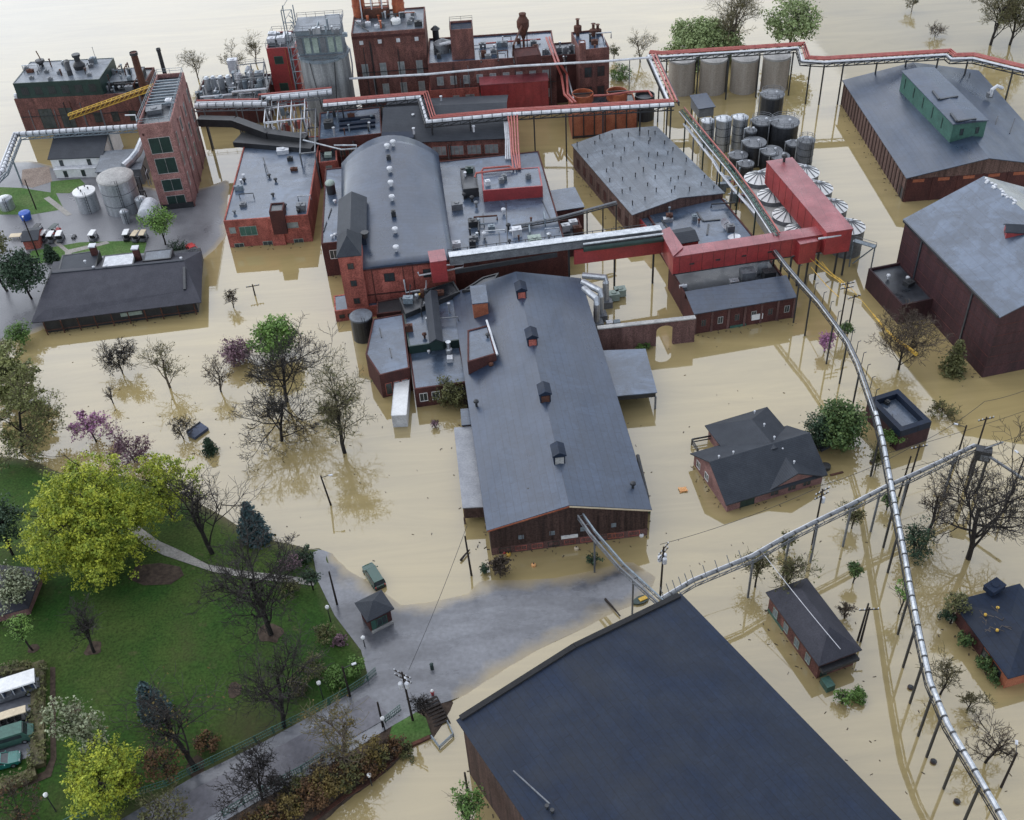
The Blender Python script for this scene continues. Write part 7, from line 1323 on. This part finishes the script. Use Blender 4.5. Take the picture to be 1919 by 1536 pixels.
def tree(kind, label, q, top, wpx, land=False, group=None, leaf=None, dens=1.0, cc=None, bark='bark', twig='twig_brown', name=None, lean=(0, 0), cat='tree', size=None, zmin=.25, seed=None, flat=None, lv=None, cl=None):
    flat = flat or (1.15 if kind in ('bare', 'flower') else .8)
    NT[0] += 1; rng = Rng(seed if seed is not None else NT[0] * 17 + 3); base = G(*q) if land else P(*q, 0); s, r, ct, sn = dims(q, top, wpx, base); ext = (q[1] - top) / s
    rz = r * flat; sil = math.sqrt((r * sn) ** 2 + (rz * ct) ** 2); zc = max(zmin * r, (ext - sil) / ct); H = zc + rz
    if cc: zc, r, rz = cc[2], cc[3], cc[4]; H = zc + rz; pc_ = P(cc[0], cc[1], zc + 1); base = V((pc_.x, pc_.y, land_z(pc_.x, pc_.y) if land else 0))
    root = T(name or {'bare': 'bare_tree', 'leafy': 'leafy_tree', 'conifer': 'conifer', 'shrub': 'shrub', 'flower': 'flowering_tree'}[kind], label, cat, base, group)
    if kind in ('bare', 'flower'):
        big = r > 4; levels = lv or (5 if big else 4); out, tips = grow(rng, base, H, r, zc, levels, [9, 6, 5, 4, 3] if big else [7, 5, 5, 4], lean=lean, fork=.14); b = wood(root, out, bark, twig)
        if leaf and kind == 'flower':
            f = MB()
            for t in tips:
                if rng.random() < dens: cards(f, rng, t, 3, .35, size or .17)
            f.build('blossom', leaf, root)
        elif leaf:
            f = MB()
            for t in tips:
                if rng.random() < dens: cards(f, rng, t, 2, .35, size or .14)
            f.build('foliage', leaf, root)
        b.build('crown', twig, root)
    elif kind in ('leafy', 'shrub'):
        shrub = kind == 'shrub'; out, tips = grow(rng, base, H * .92, r * .9, max(zc, .3 * H), 3, [6, 4, 4], lean=lean, fork=.12 if shrub else .3); b = wood(root, out, bark, twig, 3); f = MB(); nc = int((14 + 16 * r * r) * (.8 if not shrub else .7) * dens); cr = cl or max(.35, min(1.0, r * .24)); sz = size or max(.13, min(.27, r * .05)); cen = base + V((lean[0], lean[1], zc)); off = V((rng.uniform(-9, 9),) * 3)
        nl = 26 if not cl else 34
        if nc * nl > 70000: nl = int(70000 / nc)
        for _ in range(nc):
            v = V((rng.gauss(0, 1), rng.gauss(0, 1), rng.gauss(0, 1))).normalized(); lump = .84 + .5 * noise.noise(v * 1.5 + off) + .3 * noise.noise(v * 3.6 + off)
            if noise.noise(v * 2.6 + off * 2) > .28 and rng.random() < .7: continue
            rr = rng.random() ** .3 * lump; c = cen + V((v.x * r * rr, v.y * r * rr, v.z * rz * rr))
            if c.z < .15: c.z = .15 + rng.random() * .4
            cards(f, rng, c, nl, cr, sz, .3)
        f.build('crown' if not shrub else 'foliage', leaf or 'leaf_green', root)
    elif kind == 'conifer':
        H = max(2 * r * .9, ext * .78 / max(.55, ct)); MB().tube([base - V((0, 0, .3)), base + V((0, 0, H * .96))], max(.08, H * .018), 7, .03).build('trunk', bark, root); f = MB(); tiers = int(10 + H * 1.2)
        for i in range(tiers):
            t = i / tiers; z = base.z + H * (.08 + .92 * t); rad = r * (1 - t) ** .8 * rng.uniform(.85, 1.1) + .12; nb = max(5, int(7 + rad * 4))
            for j in range(nb):
                a = 6.283 * j / nb + rng.uniform(-.3, .3); rl = rad * rng.uniform(.7, 1.08); d = V((math.cos(a), math.sin(a), -.28 + .3 * t)); 
                for k in range(max(2, int(rl * 2.4))): cards(f, rng, V((base.x, base.y, z)) + d * (rl * (k + .6) / max(2, int(rl * 2.4))), int(5 * dens) + 1, .28 + rl * .06, size or .2, .2, .4)
        f.build('crown', leaf or 'leaf_dark', root)
    return root
FL = 'bare trees standing in the floodwater'
# flooded lawn, left
tree('bare', 'largest dark bare tree in the left flood, the front one of a pair', (528, 826), 712, 150, twig='twig_dark', group=FL)
tree('bare', 'dark bare tree right behind the largest one, below the green bush', (538, 752), 622, 145, twig='twig_dark', group=FL)
tree('leafy', 'fresh green rounded tree just above the dark bare pair', (522, 668), 590, 90, leaf='leaf_fresh', dens=.8)
tree('bare', 'forked olive-tinged bare tree right of the dark pair', (646, 848), 712, 108, twig='twig_olive', leaf='leaf_olive', dens=.12, group=FL)
tree('bare', 'slender bare tree with pale tips near the long shelter', (319, 726), 638, 80, twig='twig_olive', bark='bark_pale', leaf='leaf_olive', dens=.12, group=FL)
tree('bare', 'small bare tree left of the mauve dome bush', (414, 734), 672, 56, group=FL)
tree('bare', 'tiny bare sapling close to the long shelter corner', (438, 576), 540, 28, group=FL, cat='sapling')
tree('bare', 'thin leafless stick of a sapling in open water', (213, 756), 720, 24, lv=3, group=FL, cat='sapling')
tree('bare', 'grey twiggy spreading shrub in front of the long shelter', (230, 700), 640, 84, twig='twig_dark', name='shrub', cat='shrub', zmin=.4, flat=.6)
tree('shrub', 'dome-shaped mauve shrub on the flooded lawn', (447, 678), 631, 66, leaf='bloom_mauve', cat='shrub', flat=.7)
tree('flower', 'pink blossoming tree standing alone in the left flood', (181, 828), 760, 76, leaf='bloom_pink', twig='bloom_mauve', dens=.55, lv=4)
tree('flower', 'mauve blossoming tree just behind the big lime tree', (252, 866), 816, 92, leaf='bloom_mauve', twig='bloom_mauve', dens=.35, flat=.5, lv=4)
tree('bare', 'curly grey shrub beside the floating blue roof', (345, 822), 778, 58, twig='twig_dark', name='shrub', cat='shrub', zmin=.4, flat=.6)
tree('conifer', 'tiny black conifer poking from the flood beside the floating roof', (395, 848), 812, 34, leaf='leaf_dark', size=.14)
tree('leafy', 'tall olive leafy tree at left picture edge above the park shore', (2, 850), 632, 150, cc=(8, 700, 6, 5.2, 6), leaf='leaf_spring', twig='twig_olive', dens=.6, cl=.6)
tree('bare', 'pale green-tipped bare tree leaning out of the flood at the left edge', (40, 848), 730, 150, twig='twig_olive', leaf='leaf_spring', dens=1, lean=(2, 1))
tree('leafy', 'round olive bush at the left corner of the long shelter', (44, 646), 598, 54, True, leaf='leaf_green', cat='bush')
tree('leafy', 'golden brown tree at left edge above the dark bush', (14, 545), 425, 70, True, leaf='leaf_olive', dens=.8)
tree('shrub', 'large dark green bush at the left end of the long shelter', (60, 560), 468, 84, True, leaf='leaf_dark', cat='bush')
tree('conifer', 'small dark conifer on the yard lawn', (98, 488), 448, 32, True, leaf='leaf_dark')
tree('leafy', 'fresh leafy tree on the yard between golf carts and red car', (310, 458), 386, 62, True, leaf='leaf_fresh', dens=.6)
tree('shrub', 'small dark shrubs beside the red car', (330, 474), 452, 44, True, leaf='leaf_dark', cat='shrub')
# park
tree('leafy', 'huge bright lime green tree in the park', (185, 1110), 852, 224, True, cc=(166, 988, 9, 9.4, 10.2), leaf='leaf_lime', dens=1.35, size=.16, cl=.66)
tree('leafy', 'lighter see-through lime tree behind the huge one', (295, 1030), 838, 132, True, cc=(300, 905, 7.5, 6.2, 5.6), leaf='leaf_lime', dens=.7, size=.14, cl=.55)
tree('bare', 'bare tree at the park shoreline between lime tree and blue-green conifer', (398, 1036), 888, 74, True, twig='twig_dark')
tree('conifer', 'blue-green conifer on the park shoreline', (480, 1010), 920, 70, True, leaf='leaf_blue')
tree('bare', 'widest dark bare tree in the park by the shrubs', (508, 1188), 1000, 205, True, twig='twig_dark', flat=.7)
tree('bare', 'gnarled bare tree beside the teal park fence', (532, 1362), 1205, 185, True, twig='twig_dark', flat=.7, lv=4)
tree('bare', 'dark dense little tree alone on the park grass', (176, 1222), 1125, 64, True, twig='twig_dark')
tree('leafy', 'young light green tree near the cottage', (62, 1218), 1145, 54, True, leaf='leaf_fresh', dens=.8)
tree('conifer', 'blue spruce in the lower park', (292, 1338), 1258, 62, True, leaf='leaf_blue')
tree('bare', 'dark bare tree with golden twigs beside the blue spruce', (366, 1440), 1290, 100, True, twig='twig_dark', leaf='leaf_gold', dens=.12)
tree('flower', 'white blossoming tree behind the lower lime tree', (166, 1400), 1308, 112, True, leaf='bloom_white', twig='twig_olive', dens=1)
tree('leafy', 'lower lime green tree near the bottom left', (205, 1510), 1372, 138, True, cc=(188, 1450, 5.5, 4.9, 5.2), leaf='leaf_lime', dens=1.0, size=.14, cl=.55)
tree('shrub', 'rusty orange shrub by the park fence', (316, 1462), 1384, 84, True, leaf='leaf_rust', cat='shrub', dens=.6)
tree('bare', 'yellowish twiggy bush overhanging the road at the bottom', (318, 1570), 1478, 120, True, twig='twig_olive', leaf='leaf_olive', dens=.6, name='shrub', cat='bush')
tree('shrub', 'dark green shrub mass at left park edge beside the huge lime tree', (24, 1040), 935, 90, True, leaf='leaf_dark', cat='bush')
tree('flower', 'pale blossoming tree in front of the cottage', (46, 1140), 1060, 96, True, leaf='bloom_white', twig='twig_olive', dens=1, flat=.6)
tree('bare', 'low brown twiggy thicket in the bottom left corner', (40, 1530), 1465, 120, True, twig='twig_brown', leaf='leaf_rust', dens=.15, name='shrub', cat='thicket', flat=.5)
for k, (q, tp, wd, lf, l) in enumerate((((570, 1050), 1020, 46, 'leaf_dark', 'dark shrub at the park tip by the open water'), ((588, 1105), 1062, 40, 'leaf_dark', 'black-green round shrub on the park shore by the bare pole'), ((548, 1070), 1032, 44, 'bloom_mauve', 'mauve-brown shrub between path end and shore'), ((545, 1110), 1080, 50, 'leaf_olive', 'olive shrub below the path end'), ((668, 1262), 1228, 44, 'leaf_green', 'green bush at the park corner by the road'), ((634, 1280), 1246, 52, 'leaf_green', 'green bush left of the corner bush'), ((612, 1200), 1164, 46, 'leaf_olive', 'olive shrub on the park edge by the lamp'), ((640, 1205), 1182, 34, 'bloom_mauve', 'brown shrub on the park edge opposite the booth'), ((590, 1262), 1222, 54, 'leaf_olive', 'olive shrub among the fence trees'), ((560, 1290), 1260, 50, 'twig_olive', 'dull twiggy shrub behind the gnarled tree'), ((250, 1480), 1440, 50, 'leaf_gold', 'golden shrub right of the lower lime tree'), ((390, 1400), 1365, 52, 'leaf_rust', 'brown fern patch inside the park fence'))):
    tree('shrub', l, q, tp, wd, True, leaf=lf, cat='shrub', dens=.8)
# bank
tree('bare', 'pale tan twiggy tree on the bank above the shrubs', (650, 1440), 1312, 118, True, twig='twig_olive', bark='bark_pale', leaf='leaf_gold', dens=.3)
tree('bare', 'dark bare tree beside the road at the bottom', (492, 1500), 1405, 135, True, twig='twig_dark')
random.seed(31); BK = ['golden', 'brown', 'rusty', 'olive']
for k, (q, tp, wd) in enumerate((((705, 1425), 1378, 58), ((735, 1415), 1385, 44), ((690, 1452), 1408, 60), ((655, 1470), 1425, 64), ((620, 1490), 1440, 66), ((640, 1440), 1400, 50), ((590, 1510), 1460, 70), ((560, 1490), 1450, 60), ((545, 1530), 1480, 66), ((600, 1455), 1420, 56), ((510, 1545), 1500, 64), ((760, 1410), 1388, 40))):
    c_ = k % 4; tree('shrub', '%s bank shrub, %s' % (BK[c_], ['nearest the roadside pole', 'by the green verge tip', 'above the water at mid bank', 'under the pale tan tree', 'at the middle of the bank', 'touching the pale tan tree trunk', 'low on the bank near bottom', 'beside the bank fence', 'close to the bottom picture edge', 'right under the bank fence end', 'lowest of the bank shrubs', 'smallest, under the verge grass'][k]), q, tp, wd, True, leaf=['leaf_gold', 'twig_brown', 'leaf_rust', 'leaf_olive'][c_], cat='shrub', dens=.7, group='shrubs on the bank')
tree('leafy', 'green leafy tree at the left wall foot of the huge front warehouse', (888, 1560), 1474, 66, leaf='leaf_green')
tree('bare', 'brown debris-filled shrub by the hydrant and steps', (795, 1340), 1298, 44, True, twig='twig_dark', name='shrub', cat='shrub', flat=.5)
random.seed(41)
for k in range(16):
    t_ = k / 15; q = (470 + 270 * t_ + random.uniform(-6, 6), 1560 - 150 * t_ + random.uniform(-14, 14)); wd = random.uniform(30, 46)
    tree('bare', 'low brown bramble on the bank, ' + ['bottom-most', 'second from the bottom', 'third from the bottom', 'fourth from the bottom', 'fifth from the bottom', 'sixth from the bottom', 'seventh from the bottom', 'eighth from the bottom', 'eighth from the verge', 'seventh from the verge', 'sixth from the verge', 'fifth from the verge', 'fourth from the verge', 'third from the verge', 'second from the verge', 'nearest the verge'][k], q, q[1] - wd * .75, wd, True, twig='twig_brown', leaf=['leaf_rust', 'leaf_gold', 'leaf_olive'][k % 3], dens=.4, name='bramble', cat='bramble', flat=.5, lv=4, group='brambles on the bank')
# river side
RV = 'trees along the river bank'
tree('leafy', 'broad fresh green willow clump on the river bank behind the tan tanks', (1318, 108), 30, 150, leaf='leaf_pale', dens=.55, group=RV, flat=.6)
tree('bare', 'tall bare tree rising out of the green willow clump', (1368, 112), -12, 84, twig='twig_olive', bark='bark_pale', group=RV)
tree('leafy', 'airy green tree on the river bank right of the willow clump', (1478, 108), -5, 112, leaf='leaf_pale', dens=.3, group=RV, bark='bark')
for q, tp, wd, l in (((1200, 116), 58, 54, 'faint bare tree left of the willow clump'), ((372, 148), 96, 50, 'faint bare tree behind the thin black smokestack'), ((440, 140), 92, 52, 'faint bare tree above the boiler house'), ((480, 120), 70, 44, 'faint bare tree left of the crimson annex'), ((1708, 22), -12, 30, 'drowned treetop far out in the river')): tree('bare', l, q, tp, wd, twig='twig_olive', bark='bark_pale', group=RV)
tree('bare', 'tall dark drowned tree at the top right', (1856, 84), -25, 96, twig='twig_olive', leaf='leaf_olive', dens=.3, group=RV)
tree('bare', 'thinner drowned tree beside the tall one at the top right', (1892, 84), -15, 80, twig='twig_olive', leaf='leaf_olive', dens=.4, group=RV)
tree('bare', 'drifting bare branch in the river above the pipe bridge', (1752, 68), 48, 46, name='branch', cat='branch', flat=.3)
tree('shrub', 'green bush by the river between brick plant and tan tanks', (1165, 146), 118, 44, leaf='leaf_green', cat='bush', dens=.6); tree('shrub', 'pale olive bush at the right end of the brick plant', (1150, 112), 84, 28, leaf='leaf_olive', cat='bush', dens=.5)
# right side
tree('leafy', 'big dark evergreen behind the floating mauve panel', (1552, 842), 732, 74, cc=(1537, 798, 3.0, 2.7, 3.6), leaf='leaf_dark', dens=1.6); tree('leafy', 'big yellow-green evergreen beside the dark one near the trestle', (1582, 846), 714, 92, cc=(1577, 786, 3.8, 4.1, 4.4), leaf='leaf_pine', dens=1.3)
tree('bare', 'bare tree caught by the yellow boom near the maroon warehouse', (1684, 692), 594, 146, twig='twig_brown', flat=.6); tree('conifer', 'feathery olive evergreen against the maroon warehouse wall', (1784, 698), 618, 58, leaf='leaf_olive', dens=.5)
tree('leafy', 'small dark ivy-clad tree on the pole by the yellow hoses', (1580, 640), 602, 26, leaf='leaf_pine'); tree('flower', 'faint pink blossoming tree under the trestle', (1545, 660), 625, 28, leaf='bloom_pink', twig='bloom_pink', dens=.2)
tree('bare', 'great dark bare tree at the right edge', (1815, 1046), 862, 190, twig='twig_dark'); tree('leafy', 'dark ragged evergreen left of the great bare tree', (1722, 1062), 930, 78, cc=(1724, 1004, 3.4, 2.7, 4.2), leaf='leaf_dark', dens=.9); tree('bare', 'brown bare tree between trestle and great bare tree', (1742, 990), 885, 96, twig='twig_brown')
tree('leafy', 'pale green sapling touching the trestle', (1684, 1150), 1085, 46, leaf='leaf_fresh', dens=.35); tree('leafy', 'small round dark green tree alone in the water right of the red house', (1598, 1092), 1050, 30, leaf='leaf_pine', dens=1.3)
tree('bare', 'small grey shrub beside the narrow red house roof', (1583, 1158), 1128, 32, name='shrub', cat='shrub'); tree('leafy', 'leafy brown-green bush at the corner of the dark low house', (1780, 1168), 1100, 54, leaf='leaf_olive', dens=.6)
for q, tp, wd, l in (((1806, 1212), 1182, 34, 'upper clipped green shrub along the dark low house'), ((1842, 1252), 1222, 40, 'middle clipped green shrub along the dark low house'), ((1862, 1272), 1250, 30, 'lower clipped green shrub along the dark low house'), ((1772, 1160), 1138, 28, 'black round bush left of the dark low house')): tree('shrub', l, q, tp, wd, leaf='leaf_pine' if 'black' not in l else 'leaf_dark', cat='shrub')
tree('bare', 'small bare tree right of the trestle below the dark low house', (1762, 1300), 1228, 62, twig='twig_olive'); tree('bare', 'tiny bare tree beside the small one below the dark low house', (1812, 1330), 1288, 48, twig='twig_olive'); tree('bare', 'brown bare tree near the bottom right floodlight pole', (1846, 1428), 1336, 110, twig='twig_brown')
tree('shrub', 'left half of the floating green hedge by the red house', (1577, 1318), 1290, 36, leaf='leaf_green', cat='hedge', flat=.5); tree('shrub', 'right half of the floating green hedge by the red house', (1608, 1308), 1284, 38, leaf='leaf_green', cat='hedge', flat=.5)
for q, tp, wd, l in (((1470, 1122), 1040, 44, 'wispy shrub under the trestle left of the red house roof'), ((1596, 990), 945, 34, 'small twiggy tree under the trestle leg'), ((1415, 1100), 1042, 26, 'brown creeper clump hanging at the trestle post'), ((1765, 782), 748, 50, 'bare shrub right of the sunken-roof block'), ((1470, 1030), 1000, 26, 'little bush below the trestle near the house pole'), ((1640, 880), 840, 22, 'thin twiggy sapling under the trestle by the evergreen')): tree('bare', l, q, tp, wd, twig='twig_olive', leaf='leaf_olive', dens=.3, name='shrub', cat='shrub')
tree('shrub', 'green clump at the trestle crossing', (1662, 955), 920, 34, leaf='leaf_pine', cat='bush'); tree('shrub', 'low green growth around the sunken-roof block', (1668, 836), 800, 44, leaf='leaf_green', cat='bush', flat=.4)
tree('shrub', 'brown-green hedge along the front wing beside the brick store', (845, 758), 704, 68, leaf='leaf_olive', cat='hedge', dens=.8); tree('bare', 'bare brown shrub by the small grey closet', (878, 765), 735, 34, name='shrub', cat='shrub')
tree('shrub', 'little pink shrub nearly drowned near the trailer', (816, 800), 784, 15, leaf='bloom_mauve', cat='shrub', dens=.6); tree('bare', 'brown drowned bush below the long warehouse gable left corner', (938, 1078), 1040, 40, name='shrub', cat='bush', twig='twig_brown', leaf='twig_brown', dens=.8); tree('shrub', 'dark drowned shrub under the warehouse gable below the trestle', (1112, 1058), 1036, 28, leaf='leaf_dark', cat='bush', dens=.6); tree('shrub', 'tiny black clump afloat left of the drowned bush', (908, 1072), 1056, 18, leaf='leaf_dark', cat='bush')
tree('shrub', 'grass tuft at the foot of the courtyard wall', (1206, 652), 638, 26, leaf='leaf_green', cat='grass tuft', flat=.5)
tree('bare', 'fine bare tree by the left long shelter edge', (14, 700), 620, 70, twig='twig_olive', leaf='leaf_spring', dens=.9)
# clipped hedges round the car park
def hedge(label, px, w, h, leaf='leaf_olive'):
    ps = [G(*q) for q in px]; t = T('hedge', label, 'hedge', ps[0]); rng = Rng(77); f = MB(); st = MB()
    for a, b in zip(ps, ps[1:]):
        d = (b - a); n_ = V((-d.y, d.x, 0)).normalized(); k = int(d.length / .35)
        for i in range(k):
            for _ in range(5):
                c = a.lerp(b, (i + rng.random()) / k) + n_ * rng.uniform(-w / 2, w / 2); c.z += h * rng.random() ** .5; cards(f, rng, c, 5, .3, .16, .6)
        st.beam(a + V((0, 0, h * .3)), b + V((0, 0, h * .3)), w * .7, h * .6)
    st.build('stems', 'twig_olive', t); f.build('foliage', leaf, t)
hedge('long clipped olive hedge along the right side of the park car park', [(74, 1246), (74, 1440)], 2.4, 1.5); hedge('clipped hedge closing the bottom of the park car park', [(70, 1450), (30, 1468), (-40, 1490)], 2.0, 1.3); hedge('clipped hedge along the top of the park car park', [(-40, 1268), (60, 1252)], 1.6, 1.3)
